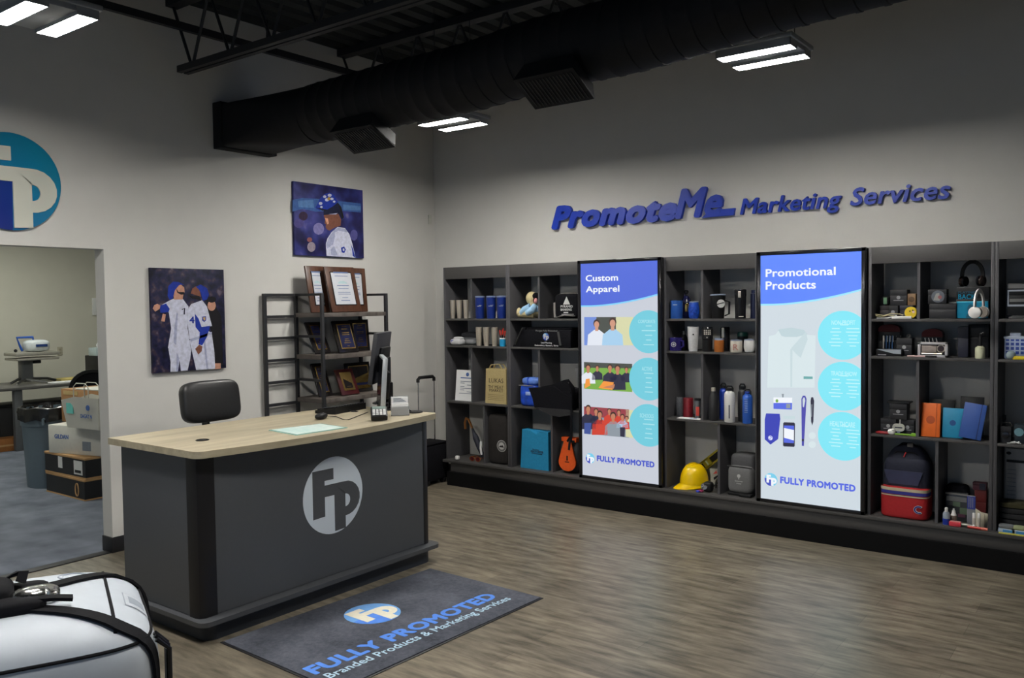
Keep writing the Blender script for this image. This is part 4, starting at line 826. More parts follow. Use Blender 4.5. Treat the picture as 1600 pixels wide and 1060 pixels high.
b = MB(); y0_, y1_ = -.20*k, 0.02*k; b.tube([(0, -.13*k, zz(548)), (0, -.16*k, zz(540)), (0, y0_, zz(527)), (0, y1_, zz(527)), (0, .02*k, zz(533))], .014, pblu, 8); b.part('lever', t, 'blue lever handle'); MB().ball((0, -.22*k, zz(547)), .02, black).part('knob', t)
t = TH('tissue_box_tower', 'tall black computer tower at the opening edge of the far room', 'computer', (XF-.35, at(146, 570, 0, XF-.35).y+.12, .75)); hh = at(146, 556, 0, XF-.35).z-.75
MB().box(-.2, .2, -.13, .07, 0, hh, black, .008).part('case', t); MB().box(.2, .203, -.10, .04, hh*.3, hh*.32, pblu).part('light_strip', t); tower = t; tower.name = 'computer_tower'
t = TH('tissue_box', 'pale tissue box with a tissue on the black computer tower', 'tissue box', (XF-.35, tower.location.y-.04, .75+hh)); MB().box(-.1, .1, -.09, .05, 0, .10, M('tissue carton', S(170, 184, 186), .6), .006).part('carton', t); MB().soft((0, 0, .13), (.07, .06, .09), white, 1.2, .8, 14, 10).part('tissue', t)
t = TH('desk_tray', 'pale yellow board lying on the far table beside the tower', 'board', (XF-.45, tower.location.y-.36, .7503)); MB().box(-.2, .1, -.17, .2, 0, .025, M('yellow board', S(206, 186, 110), .6), .004).part('slab', t)
t = TH('paper_stack', 'low white paper stack on the far table before the press', 'papers', (XF-.12, at(100, 586, 0, XF-.12).y, .7503)); MB().box(-.08, .08, -.16, .16, 0, .02, white, .003).part('sheets', t)
cc = at(138, 592, 0, -3.6)
t = TH('mesh_office_chair', 'black mesh back office chair behind the cardboard boxes', 'office chair', (-3.75, cc.y+.12, 0), R(-20)); ct = at(125, 583, 0, -3.6).z
b = MB(); o = arc(0, 0, .24, .22, 0, 360, 28)[:-1]; b.holed(o, [(x*.86, y*.84) for x, y in o], -.015, .015, black, TX(0, 0, ct-.2) @ FX); b.prism([(x*.87, y*.85) for x, y in o], -.003, .003, black_cloth, TX(0, 0, ct-.2) @ FX); b.part('backrest', t)
MB().soft((.22, 0, .47), (.46, .46, .09), black_cloth, .4, .5).part('seat', t); MB().tube([(-.02, 0, ct-.35), (-.06, 0, .55), (.1, 0, .42)], .02, black, 8).tube([(.2, 0, .08), (.2, 0, .44)], .025, black, 10).part('stem', t); b = MB()
for i in range(5): a = 2*PI*i/5; b.tube([(.2, 0, .1), (.2+.28*math.cos(a), .28*math.sin(a), .03)], .02, black, 8)
b.part('star_base', t)
t = TH('floor_cabinet', 'low black cabinet standing under the far table', 'cabinet', (XF-.55, -1.4, 0)); MB().box(-.2, .2, -1.75, 1.5, 0.0, .52, M('black cabinet', (.02, .02, .022), .6), .005).part('body', t)
for i in range(4): MB().box(.2, .212, -1.72+i*.80, -.97+i*.80, .03, .49, M('black cabinet', (.02, .02, .022), .6), .003).part('door', t)
for i, (px, lb) in enumerate(((8, 'brown cardboard box on the floor under the far table'),)):
    p = at(6, 676, 2, 0); t = TH('carton', lb, 'box', (XF-.225, at(8, 660, 0, XF-.17).y, 0), 0, 'cartons in the far room'); MB().box(-.10, .10, -.22, .22, 0, .15, M('orange brown cardboard', S(150, 96, 48), .8, var=.1), .004).part('body', t); MB().box(.1005, .102, -.2, .2, .06, .08, cardb2).part('tape', t)
p = at(20, 684, 2, 0); MB().box(-.45, .45, -.9, .35, 0, .008, M('dark floor mat', (.03, .03, .03), .9), .003).thing('floor_mat', 'dark flat mat on the far room carpet before the table', 'mat', (p.x+.0, p.y, .0))
p = at(147.5, 480, 0, XW); MB().box(.001, .03, -.035, .08, at(147, 493, 0, XW).z, at(147, 466, 0, XW).z, white, .004).thing('wall_panel', 'white upright plate on the far room wall by the opening edge', 'wall plate', (XW, p.y, 0))
p = at(93.5, 549, 0, XW); MB().box(.0005, .008, -.035, .035, -.057, .057, M('outlet cover', S(186, 180, 160), .5), .003).box(.008, .010, -.015, .015, .01, .035, M('outlet face', S(160, 154, 136), .5)).box(.008, .010, -.015, .015, -.035, -.01, M('outlet face', S(160, 154, 136), .5)).thing('wall_outlet', 'small outlet cover on the far room wall right of the heat press', 'outlet', (XW, p.y, p.z))

# ------------------------------------------------------------------ goods on the display shelves
ROWZ = {1: Z1, 2: Z2, 3: Z3, 4: Z4}
def slot(px0, px1, pt, row, y):
    "centre x, width, height of what spans px0..px1 up to pt, standing on a shelf at depth y"
    a = at(px0, pt, 1, y); c = at(px1, pt, 1, y); m = at((px0+px1)/2, pt, 1, y); return (a.x+c.x)/2, c.x-a.x, m.z-ROWZ[row]
def cosv(px): return math.cos(YAW+math.atan((px-800)/FPX))
def rnd(px0, px1, pt, row, y):
    x, w, h = slot(px0, px1, pt, row, y); return x, w*cosv((px0+px1)/2)/2, h
def put(name, label, cat, x, y, row, grp=None, rz=0.0, dz=0.0): return TH(name, label, cat, (x, y, ROWZ[row]+dz+.0006), rz, grp)
def scl(prof, r, h): return [(a*r, z*h) for a, z in prof]
TUMB = [(0, 0), (.70, 0), (.74, .02), (.98, .97), (1, 1), (.93, 1), (.68, .04), (0, .04)]
def tumblers(pxs, pt, row, y, mat, labels, grp, name='tumbler', lid=None, prof=TUMB):
    src = None
    for (a, c), lb in zip(pxs, labels):
        x, r, h = rnd(a, c, pt, row, y)
        if src: dup(src, (x, y, ROWZ[row]+.0006), lb); continue
        src = put(name, lb, 'cup', x, y, row, grp); MB().lathe(scl(prof, r, h), mat, 28).part('cup', src)
        if lid: MB().lathe([(0, h*.96), (r*1.03, h*.96), (r*1.03, h), (r*.9, h+.006), (0, h+.006)], lid, 28).part('lid', src)
        else: MB().lathe([(r*.985, h*.975), (r*1.02, h*.98), (r*1.02, h*1.0), (r*.94, h*1.0), (r*.94, h*.975)], mat, 28).part('rim', src)
        yield src, r, h
    return
list(tumblers(((702.5, 712), (713, 722), (723.5, 733)), 469.5, 1, .06, steel, ('left tapered steel tumbler beside the navy tumblers on the top shelf', 'middle tapered steel tumbler beside the navy tumblers on the top shelf', 'right tapered steel tumbler next to the divider on the top shelf'), 'steel tumblers on the top shelf'))
NT = [(0, 0), (.84, 0), (.88, .02), (1, .95), (0, .95)]
for s_, r, h in tumblers(((742, 757.5), (759, 775.5), (777, 790.5)), 464, 1, .05, navy, ('left navy tumbler on the leftmost unit top shelf', 'middle navy tumbler on the leftmost unit top shelf', 'right navy tumbler by the upright on the leftmost unit top shelf'), 'navy tumblers on the top shelf', lid=M('clear blue lid', S(110, 120, 150), .15), prof=NT):
    T = Matrix.Rotation(R(32), 4, 'Z')
    MB().box(-r*.45, r*.35, -r*.97, -r*.90, h*.56, h*.575, steel, 0, T).box(-r*.1, r*.5, -r*.97, -r*.90, h*.60, h*.61, steel, 0, T).part('printed_mark', s_, 'small silver mark')
for c_ in [o for o in bpy.data.objects if o.name.startswith('tumbler.') and o.get('group') == 'navy tumblers on the top shelf' and len(o.children) == 2]:
    for g in s_.children:
        if g.name.startswith('printed_mark'): n_ = g.copy(); C.objects.link(n_); n_.parent = c_
list(tumblers(((743, 753.5), (754.5, 765), (767.5, 778)), 511.5, 2, .04, steel, ('left steel tumbler beside the folded shirts on the second shelf', 'middle steel tumbler right of the folded shirts on the second shelf', 'right steel tumbler next to the blue pot of red pens'), 'steel tumblers on the second shelf'))
shirt_w = M('white jersey cotton', S(190, 190, 192), .9, var=.04, bump=.4, scale=20); shirt_g = M('grey jersey cotton', S(88, 88, 92), .9, var=.06, bump=.4, scale=20)
x, w, h = slot(704, 744, 528, 2, .12); t = put('folded_shirt', 'folded grey and white shirt lying on the second shelf behind', 'shirt', x+.01, .21, 2)
b = MB(); b.soft((0, 0, .035), (.20, .12, .07), shirt_w, .6, .5).soft((.005, .01, .085), (.19, .11, .06), shirt_g, .6, .5); b.part('folds', t)
x, w, h = slot(703, 722, 527, 2, .05); t = put('folded_shirt', 'folded white shirt with a violet mark on the second shelf front', 'shirt', x+.012, .06, 2); MB().soft((0, 0, .03), (.13, .10, .06), shirt_w, .7, .5).soft((.01, .0, .062), (.09, .07, .03), shirt_w, .7, .6).part('folds', t); MB().soft((-.025, -.043, .035), (.045, .012, .03), M('violet print', S(84, 84, 150), .8), .7, .7, 14, 8).part('printed_mark', t, 'violet print')
x, r, h = rnd(780.5, 790.5, 528.5, 2, .03); t = put('pen_pot', 'small blue pot holding red pens beside the steel tumblers', 'pot', x-.005, .035, 2)
bluecup = M('sky blue plastic', S(30, 140, 190), .4); MB().lathe(scl([(0, 0), (.92, 0), (1, .95), (1.02, .95), (1.02, 1), (.9, 1), (.86, .06), (0, .06)], r, h), bluecup, 24).part('cup', t); MB().lathe([(r*1.01, h*.86), (r*1.05, h*.86), (r*1.05, h), (r*1.01, h)], white, 24).part('rim', t)
redp = M('red plastic', S(190, 48, 36), .4)
for i, (dx, dy, hh, lb) in enumerate(((-.45, -.2, .135, 'leftmost'), (-.1, .3, .15, 'second'), (.2, -.35, .14, 'third'), (.5, .1, .13, 'rightmost'))):
    o = put('pen', lb+' red pen standing in the small blue pot', 'pen', x-.005+dx*r*.7, .035+dy*r*.7, 2, 'red pens in the pot', (R(-12*dy), R(14*dx), 0), .008); MB().lathe([(0, 0), (.003, .008), (.005, .012), (.005, hh-.03)], black, 10).lathe([(.0055, hh-.045), (.0062, hh-.045), (.0062, hh), (0, hh+.002)], redp, 10).part('barrel', o)
# row three of the leftmost unit
x, w, h = slot(709, 736, 579, 3, .03); t = put('sign_holder', 'white printed notice in an acrylic stand on the leftmost unit', 'sign', x-.005, .05, 3)
MB().box(-w/2, w/2, -.002, .002, .003, h, white, 0, Matrix.Rotation(R(-6), 4, 'X')).part('sheet', t); MB().box(-w/2, w/2, -.02, .06, 0, .003, acr).part('stand', t)
b = MB(); Tq = Matrix.Rotation(R(-6), 4, 'X') @ TX(0, -.0022, 0) @ FY; ib = M('blue print', S(70, 100, 160), .6); ig = M('print grey', S(120, 128, 140), .6)
b.prism(circ(.03, h*.86, .018, 20), 0, .001, ib, Tq); b.prism([(-.05, h*.73), (.085, h*.73), (.085, h*.76), (-.05, h*.76)], 0, .001, ib, Tq)
for k, (a, c) in enumerate(((-.05, .08), (-.05, 0), (.03, .085), (-.05, .0), (-.05, .085), (-.05, 0), (.03, .085), (-.06, .085))): yy = h*(.62-.055*k); b.prism([(a, yy), (c, yy), (c, yy+.006), (a, yy+.006)], 0, .001, ig, Tq)
b.part('print', t, 'blue and grey print')
x, w, h = slot(758.5, 791.5, 577, 3, .03); t = put('tote_bag', 'tan canvas tote bag with dark lettering in the leftmost unit', 'bag', x-.01, .07, 3); tan = M('natural jute canvas', S(178, 160, 112), .85, var=.06, bump=.3, scale=60); tink = M('brown print', S(70, 58, 40), .7)
hw_ = w/2; b = MB(); b.prism([(-hw_*1.0, 0), (hw_*1.0, 0), (hw_*1.0, .03), (hw_*.98, h), (-hw_*.9, h), (-hw_*1.0, .03)], -.035, .035, tan, FY); b.part('body', t)
b = MB(); Tq = TX(0, -.0352, 0) @ FY; b.text('LUKAS', -hw_*.62, h*.60, w*.68, h*.13, tink, Tq, .001, .0); b.text("TH' MEAT", -hw_*.7, h*.43, w*.72, h*.10, tink, Tq, .001, .0); b.text('MARKET', -hw_*.6, h*.34, w*.66, h*.08, tink, Tq, .001, .0)
for k in range(4): b.prism([(-hw_*.75, h*(.26-.05*k)), (hw_*.75, h*(.25-.05*k)), (hw_*.75, h*(.255-.05*k)), (-hw_*.75, h*(.268-.05*k))], 0, .001, tink, Tq)
b.part('print', t, 'dark brown lettering'); b = MB()
for yy in (-.03, .03): b.tube([(-.07, yy, h), (-.05, yy, h+.035), (.04, yy, h+.04), (.07, yy, h)], .008, tan, 4, None, False, (.016, .004))
b.part('handles', t)
# row four of the leftmost unit
x = at(714.5, 712, 1, .0).x; MB().soft((0, 0, .021), (.042, .042, .042), white_gloss, .8, .8, 18, 12).thing('golf_ball', 'small white ball at the left end of the bottom shelf', 'ball', (x, .0, Z4+.0006))
x0_, z0_ = at(730, 650, 1, .16).x, at(730, 650, 1, .16).z; p1 = at(736, 668, 1, .14); p2 = at(754, 700, 1, .12); p3 = at(756, 716, 1, .12)
t = put('umbrella', 'folded dark umbrella with curved wooden handle leaning in the bottom shelf', 'umbrella', p3.x, .12, 4); L_ = lambda p: (p.x-p3.x, p.y-.12, p.z-Z4)
wdh = wood('orange umbrella wood', S(150, 92, 40), S(180, 120, 62), (20, 20, 8), .35); a_ = at(731, 656, 1, .15); b = MB(); b.tube([(L_(a_)[0]-.03, .03, L_(a_)[2]-.09), (L_(a_)[0]-.035, .03, L_(a_)[2]-.03), (L_(a_)[0]-.02, .03, L_(a_)[2]+.012), (L_(a_)[0]+.012, .03, L_(a_)[2]), L_(at(738, 670, 1, .14))], .011, wdh, 10); b.part('handle', t, 'curved wooden handle')
b = MB(); pa = Vector(L_(at(738, 670, 1, .14))); pb = Vector((0.0, 0, .012)); b.tube([pa, pa.lerp(pb, .15), pa.lerp(pb, .3), pa.lerp(pb, .6), pa.lerp(pb, .9), pb], [.010, .016, .028, .026, .016, .006], M('dark navy nylon', (.012, .014, .026), .7, var=.3), 12); b.part('canopy', t)
b = MB(); q0 = L_(at(751.5, 690, 1, .10)); q1 = L_(at(752.5, 711, 1, .08)); b.tube([q0, ((q0[0]+q1[0])/2-.004, q0[1]-.015, (q0[2]+q1[2])/2), q1], .008, white, 4, flat=(.022, .002)); b.part('white_strap', t, 'white strap')
x, w, h = slot(729, 753, 709, 4, .02); t = put('sunglasses', 'brown tinted sunglasses lying on the bottom shelf of the leftmost unit', 'glasses', x, .03, 4); tort = M('tortoise plastic', S(120, 62, 28), .25, var=.4, scale=60); lens = M('red brown lens', (.06, .01, .012), .08, var=0)
b = MB()
for s in (-1, 1): b.tube([(s*.034+.026*math.cos(a), 0, .024+.020*math.sin(a)) for a in [2*PI*k/18 for k in range(18)]], .0035, tort, 6, None, True); 
b.tube([(-.01, 0, .03), (0, -.002, .034), (.01, 0, .03)], .003, tort, 6)
for s in (-1, 1): b.tube([(s*.06, 0, .034), (s*.064, .03, .034), (s*.062, .11, .03), (s*.058, .14, .015)], .003, tort, 6)
b.part('frame', t)
for s in (-1, 1): MB().prism(circ(s*.034, .024, .025, 18, .019), -.001, .001, lens, FY).part('lens', t, 'dark lens')
x, w, h = slot(762, 793, 648, 4, .05); t = put('tote_bag', 'dark brown bag with round white mountain emblem on the bottom shelf', 'bag', x, .09, 4); dbr = M('dark brown cloth', (.016, .013, .012), .85, var=.2)
MB().soft((0, 0, h/2), (w*.98, .10, h), dbr, .25, .3, 32, 16).part('body', t); c_ = at(783.5, 697.5, 1, .035); b = MB(); cx_, cz_ = c_.x-x, c_.z-Z4; Tq = TX(0, -.051, 0) @ FY; pw = M('white print', S(190, 190, 188), .7)
b.prism(circ(cx_, cz_, .052, 36), 0, .001, pw, Tq); b.prism(circ(cx_, cz_, .047, 36), .0008, .0016, dbr, Tq); b.prism(circ(cx_, cz_, .044, 36), .0014, .0021, M('grey print', S(110, 110, 110), .7), Tq); b.prism(circ(cx_, cz_, .031, 30), .002, .0027, pw, Tq); b.prism([(cx_-.028, cz_-.012), (cx_-.012, cz_+.008), (cx_-.004, cz_-.001), (cx_+.008, cz_+.012), (cx_+.028, cz_-.012)], .0026, .0032, dbr, Tq); b.part('round_emblem', t, 'round white mountain emblem')

# ---- second unit
plush = M('cream plush fur', S(196, 182, 140), .95, var=.1, bump=1.0, scale=140); bshirt = M('pale blue shirt cloth', S(140, 176, 206), .85, var=.06, bump=.3, scale=60)
x, w, h = slot(803.5, 841, 458, 1, .05); t = put('plush_toy', 'cream plush animal in a pale blue shirt sitting on the shelf', 'plush toy', x-.008, .10, 1, None, 0, .010); t.scale = (.80, 1, 1); k = h-.01
b = MB(); b.soft((.10, 0, .25*k), (.13, .11, .46*k), plush, .9, .9).ball((.05, -.01, .77*k), (.062, .06, .058), plush).ball((.06, -.01, .60*k), (.045, .045, .05), plush).tube([(.09, -.03, .03), (.02, -.06, .033), (-.06, -.06, .03)], [.04, .036, .03], plush, 12).tube([(.1, .04, .03), (.02, .05, .033), (-.08, .04, .035)], [.04, .036, .03], plush, 12).ball((-.075, -.06, .042), (.026, .03, .042), plush).ball((-.10, .03, .045), (.03, .03, .046), M('white plush paw', S(214, 206, 196), .95, bump=1.0, scale=140)); o = b.part('body', t)
b = MB(); b.soft((.095, 0, .33*k), (.15, .13, .34*k), bshirt, .8, .8); b.tube([(.07, -.05, .42*k), (.0, -.07, .30*k), (-.035, -.07, .17*k)], [.036, .032, .028], bshirt, 12); b.tube([(.12, -.05, .42*k), (.12, -.09, .3*k), (.06, -.1, .18*k)], [.034, .03, .026], bshirt, 12); b.part('shirt', t, 'pale blue shirt')
b = MB(); b.tube([(-.035, -.07, .17*k), (-.055, -.07, .11*k)], [.022, .02], plush, 10); b.part('paw', t); b = MB(); b.ball((.095, .0, .84*k), (.035, .05, .035), black_cloth).ball((.105, -.02, .70*k), (.02, .03, .03), M('dark red felt', (.05, .006, .006), .9)).ball((.118, -.03, .665*k), (.018, .02, .024), M('pink felt', S(216, 150, 146), .9)); b.part('face', t, 'dark hair and pink snout')
x, w, h = slot(864, 903, 456, 1, .05); t = put('cooler_bag', 'black cooler bag with a white pyramid print on the top shelf', 'bag', x, .13, 1)
b = MB(); b.soft((0, 0, h*.46), (w*.96, .16, h*.92), black_cloth, .3, .35, 32, 16); b.part('body', t); b = MB(); c_ = at(885.5, 473, 1, .05); cx_, cz_ = c_.x-x, h*.52; Tq = TX(0, -.0815, 0) @ FY; b.prism([(cx_-.034, cz_), (cx_+.034, cz_), (cx_, cz_+.066)], 0, .002, pw, Tq); b.text('PYRAMID', cx_-.06, cz_-.026, .12, .02, pw, Tq, .001, .02); b.text('BANKING', cx_-.06, cz_-.052, .11, .02, pw, Tq, .001, .02); b.box(cx_-.03, cx_+.015, -.083, -.0815, cz_-.072, cz_-.062, pw).box(cx_-.05, cx_+.07, -.083, -.0815, cz_-.082, cz_-.079, pw); b.part('print', t, 'white pyramid print')
b = MB(); greyw = M('grey webbing', S(120, 116, 112), .8); b.tube([(-w*.46, -.06, .0+.01), (-w*.48, -.06, h*.3), (-w*.49, -.055, h*.6)], .01, greyw, 4, flat=(.03, .004)).tube([(-w*.4, -.02, h*.90), (-w*.1, -.03, h*.95), (w*.3, -.03, h*.93)], .01, greyw, 4, flat=(.02, .006)).tube([(-w*.25, -.10, .012), (0, -.105, .03), (w*.4, -.1, .022)], .01, greyw, 4, flat=(.03, .006)); b.part('strap', t, 'grey strap')
x, w, h = slot(812, 888, 512, 2, .04); t = put('car_organizer', 'black fabric organizer with round blue emblem on the second shelf', 'organizer', x+.02, .10, 2); w = .52; h = min(h, .205)
b = MB(); b.box(-w/2, w/2, -.07, .07, 0, h-.02, black_cloth, .012).prism([(-w/2-.08, 0), (-w/2, 0), (-w/2+.06, h*1.0), (-w/2+.02, h*1.0)], -.07, .07, black_cloth, FY); b.part('body', t); MB().box(-w/2+.03, w/2, -.05, .07, h-.02, h, black_cloth, .006).part('lid', t); MB().tube([(w/2-.1, -.075, .02), (w/2-.12, -.078, h*.8)], .01, M('dark grey strap', (.05, .05, .05), .7), 4, flat=(.02, .003)).tube([(-w/2-.05, -.072, .02), (-w/2+.035, -.075, h*.96)], .01, M('dark grey strap', (.05, .05, .05), .7), 4, flat=(.024, .003)).part('straps', t)
b = MB(); Tq = TX(0, -.0706, 0) @ FY; c_ = at(853, 526, 1, .03); cx_, cz_ = c_.x-x-.02, h*.54; k = .032; b.prism(circ(cx_, cz_, k, 28), 0, .001, M('emblem blue', S(40, 70, 170), .6), Tq); b.prism([(cx_-k, cz_), (cx_+k*.7, cz_+k*.7), (cx_-k*.3, cz_+k*.95), (cx_-k*.8, cz_+k*.6)], .0008, .0013, M('emblem cyan', S(110, 170, 205), .6), Tq); fp_letters(b, cx_, cz_, k, .0012, .002, pw, Tq)
b.text('Morgan Fully Promoted', cx_-.105, cz_+.038, .22, .02, M('grey print', S(110, 110, 110), .7), Tq, .001, .01); b.text('Lead Planning', cx_-.05, cz_-.062, .11, .018, pw, Tq, .001, .015); b.text('Embroidery, Banners, Shirts', cx_-.115, cz_-.085, .24, .018, pw, Tq, .001, .015); b.part('print', t, 'round emblem and white lettering')
x, w, h = slot(810.5, 840, 590, 3, .04); t = put('lunch_bag', 'glossy blue rolled top lunch bag on the second unit', 'bag', x, .09, 3); blg = M('blue glossy nylon', S(34, 76, 190), .35, var=.45, scale=16, bump=.5); lbl = M('light blue nylon', S(92, 128, 206), .5, var=.15)
MB().soft((0, 0, h*.37), (w*.92, .12, h*.74), blg, .35, .4, 30, 16).part('body', t); MB().soft((.01, 0, h*.86), (w*.9, .10, h*.26), lbl, .6, .5, 26, 12).part('rolled_top', t, 'light blue rolled top'); b = MB(); b.box(-w*.46, w*.3, -.062, -.058, h*.70, h*.73, greyw).box(-w*.05, -.0, -.055, .055, h*.72, h*.995, blg, .004); b.part('strap', t); MB().box(-.02, .03, -.064, -.06, h*.38, h*.5, M('pale blue print', S(150, 170, 220), .6), .002).part('print', t)
x, w, h = slot(842, 899, 592, 3, .03); t = put('tote_bag', 'floppy black tote bag drooping over the shelf of the second unit', 'bag', x, .08, 3); b = MB()
b.soft((.02, .03, .09), (.31, .17, .18), black_cloth, .5, .5, 28, 14); b.prism([(-.15, .002), (.17, .002), (.175, .08), (.155, .19), (.10, .25), (-.02, .205), (-.14, .18)], .02, .078, black_cloth, FY); b.prism([(-.20, .0), (.17, 0), (.17, .1), (.0, .19), (-.26, .165), (-.22, .08)], .086, .098, black_cloth, FY).box(-.14, .16, -.088, -.07, .05, .15, black_cloth); b.part('body', t); b = MB(); b.prism([(-.02, -.055), (.06, -.06), (.18, -.035), (.19, .004), (-.18, .004), (-.1, -.03)], .098, .108, M('black felt', (.016, .016, .018), .9), FY); b.part('drooping_flap', t)
b = MB(); b.box(.055, .135, -.0, .004, 0, .026, greyw, .002, TX(0, -.068, .175) @ Matrix.Rotation(R(-12), 4, 'Y')).box(-.01, .10, -.089, -.085, .085, .089, M('grey print', S(110, 110, 110), .7)).prism(circ(.03, .11, .02, 14), .086, .088, M('dim grey print', S(60, 60, 60), .7), FY); b.part('label', t, 'grey woven label'); b = MB()
b.tube([(.16, -.10, .12), (.17, -.105, .02), (.17, -.10, -.10), (.16, -.10, -.22), (.13, -.1, -.26)], .01, black_cloth, 4, flat=(.018, .003)).tube([(.17, -.105, .14), (.18, -.11, .0), (.175, -.105, -.15), (.17, -.10, -.26)], .01, black_cloth, 4, flat=(.018, .003)); b.part('hanging_straps', t)
p = at(901.5, 598, 1, .25); MB().lathe([(0, 0), (.014, 0), (.014, .29), (.02, .30), (.02, .33), (0, .34)], white_gloss, 14).thing('white_bottle', 'slim white object behind the black drooping bag', 'bottle', (min(p.x, 1.80), .255, Z3+.0006))
x, w, h = slot(813.5, 859, 673, 4, .03); t = put('drawstring_bag', 'teal blue cloth bag with small dark print on the bottom shelf', 'bag', x-.01, .08, 4); teal = M('teal nonwoven cloth', S(22, 128, 172), .8, var=.06, bump=.2, scale=60)
hw_ = w*.47; b = MB(); b.prism([(-hw_*1.06, 0), (hw_, 0), (hw_*.98, h*.98), (hw_*.3, h*.96), (.02, h*.9), (-hw_*.3, h*.98), (-hw_*.9, h)], -.045, .045, teal, FY); b.box(-hw_*.9, hw_*.96, -.01, .05, 0, h*.99, teal, .004); b.part('body', t); b = MB(); Tq = TX(0, -.0455, 0) @ FY; dk_ = M('dark print', (.02, .025, .05), .7); b.text('Boulder', -.02, h*.49, .07, .012, dk_, Tq, .001, 0); b.text('HEALTH CENTER', -.04, h*.43, .13, .018, dk_, Tq, .001, .02); b.text('Community', -.03, h*.38, .11, .016, dk_, Tq, .001, .01); b.part('print', t, 'dark lettering')
x, w, h = slot(871, 901.5, 676, 4, .03); t = put('drawstring_bag', 'orange pear shaped bag with black strap on the bottom shelf', 'bag', x-.005, .09, 4); orn = M('orange nylon', S(222, 86, 22), .6, var=.06, bump=.2, scale=50)
o_ = arc(0, .085, .085, .075, -200, 20, 16)+[(.055, .19), (.035, .26), (-.03, .26), (-.055, .19)]; b = MB(); b.soft((0, .02, .14), (w*.98, .10, .27), M('dark grey nylon', (.03, .03, .032), .8), .5, .5); b.prism([(a, c+.01) for a, c in o_], .045, .058, orn, FY); b.box(-.075, .075, -.03, .03, .262, .30, orn, .006); b.part('body', t); b = MB(); b.tube([(.02, -.05, .30), (.03, -.06, .27), (.02, -.06, .2)], .01, black, 4, flat=(.02, .004)).box(-.005, .06, -.04, -.03, .25, .28, black, .003); b.part('strap', t, 'black strap'); b = MB(); b.box(-.005, .008, -.060, -.058, .11, .15, black).box(-.02, .02, -.060, -.058, .095, .102, black); b.part('print', t)

# ---- middle unit
dkb = M('deep navy enamel', S(22, 24, 66), .25, var=.05); mblu = M('mid blue enamel', S(38, 84, 160), .3, var=.05)
def cup(name, label, px0, px1, pt, row, y, mat, prof, grp=None, cat='cup', lid=None, n=30):
    x, r, h = rnd(px0, px1, pt, row, y); t = put(name, label, cat, x, y, row, grp); MB().lathe(scl(prof, r, h), mat, n).part('body', t)
    if lid: MB().lathe([(a*r, z*h) for a, z in lid[1]], lid[0], n).part('lid', t, lid[2] if len(lid) > 2 else None)
    return t, r, h
STR = [(0, 0), (.94, 0), (1, .03), (1, .92), (0, .92)]
clr = M('smoke clear plastic', S(130, 140, 160), .1, var=0)
t, r, h = cup('canister', 'squat mid blue canister at the left of the middle unit top shelf', 1047.5, 1067, 470, 1, .05, mblu, STR, None, 'canister', (mblu, [(0, .93), (1.02, .93), (1.02, 1), (0, 1)])); MB().box(-r*.5, r*.2, -r*1.005, -r*.97, h*.75, h*.78, steel, 0, Matrix.Rotation(R(20), 4, 'Z')).part('mark', t)
t, r, h = cup('decanter', 'navy bottle with gold front and round stopper behind blue cups', 1064, 1081, 463, 1, .17, dkb, [(0, 0), (.9, 0), (1, .05), (1, .7), (.6, .95), (.45, 1), (0, 1)], None, 'bottle', (black_gloss, [(0, 1.0), (.25, 1.0), (.22, 1.08), (.42, 1.14), (.45, 1.2), (.3, 1.26), (0, 1.27)])); MB().box(-r*.35, r*.35, -r*1.01, -r*.9, h*.3, h*.66, gold, .004, Matrix.Rotation(R(28), 4, 'Z')).part('plate', t, 'brass plate')
t, r, h = cup('stemless_tumbler', 'blue patterned tumbler with clear lid right of the canister', 1075.5, 1093, 473, 1, .04, M('speckled royal blue', S(30, 70, 170), .25, var=.5, scale=45), [(0, 0), (.7, 0), (.9, .08), (1, .4), (.95, .75), (.84, 1), (0, 1)], None, 'cup', (clr, [(0, 1), (.86, 1), (.86, 1.06), (.3, 1.1), (0, 1.1)]))
t, r, h = cup('tumbler', 'large black tumbler with white bird emblem on the top shelf', 1109.5, 1134, 461, 1, .05, black, [(0, 0), (.74, 0), (.78, .03), (1, .97), (0, .97)], None, 'cup', (clr, [(0, .97), (1.04, .97), (1.04, 1.0), (.9, 1.03), (0, 1.03)], 'clear lid'))
b = MB(); Tq = Matrix.Rotation(R(35), 4, 'Z') @ TX(0, -r*.94, 0) @ FY; b.prism(circ(.01, h*.63, .028, 20, .03), 0, .012, pw, Tq); b.prism([(-.02, h*.58), (.035, h*.66), (.03, h*.69), (-.02, h*.62)], .0115, .0128, black, Tq); b.part('emblem', t, 'white emblem'); b = MB(); b.tube([(r*.9, .02, h*.75), (r*1.45, .02, h*.7), (r*1.4, .02, h*.2), (r*.85, .02, h*.12)], .008, black, 4, flat=(.02, .008)); b.part('handle', t)
t, r, h = cup('flask', 'black flask with silver button on the middle unit top shelf', 1147.5, 1166.5, 453, 1, .05, black_gloss, [(0, 0), (.86, 0), (.9, .03), (.96, .75), (1, .8), (1, 1), (0, 1)], None, 'bottle', (M('dark cap', (.02, .018, .016), .3), [(0, 1.0), (.94, 1.0), (.9, 1.02), (0, 1.02)])); MB().box(-r*.4, r*.1, -r*1.02, -r*.85, h*.72, h*.95, steel, .006, Matrix.Rotation(R(22), 4, 'Z')).box(-r*.3, r*.5, -r*.98, -r*.85, h*.06, h*.09, steel, .002, Matrix.Rotation(R(22), 4, 'Z')).part('button', t, 'silver button')
t, r, h = cup('bottle', 'tall navy bottle partly behind the right upright of the top shelf', 1172.5, 1184, 456, 1, .10, M('deep navy plastic', (.012, .016, .05), .35), STR, None, 'bottle', (M('navy cap', (.016, .02, .06), .3), [(0, .93), (.8, .93), (.8, 1.06), (0, 1.06)]))
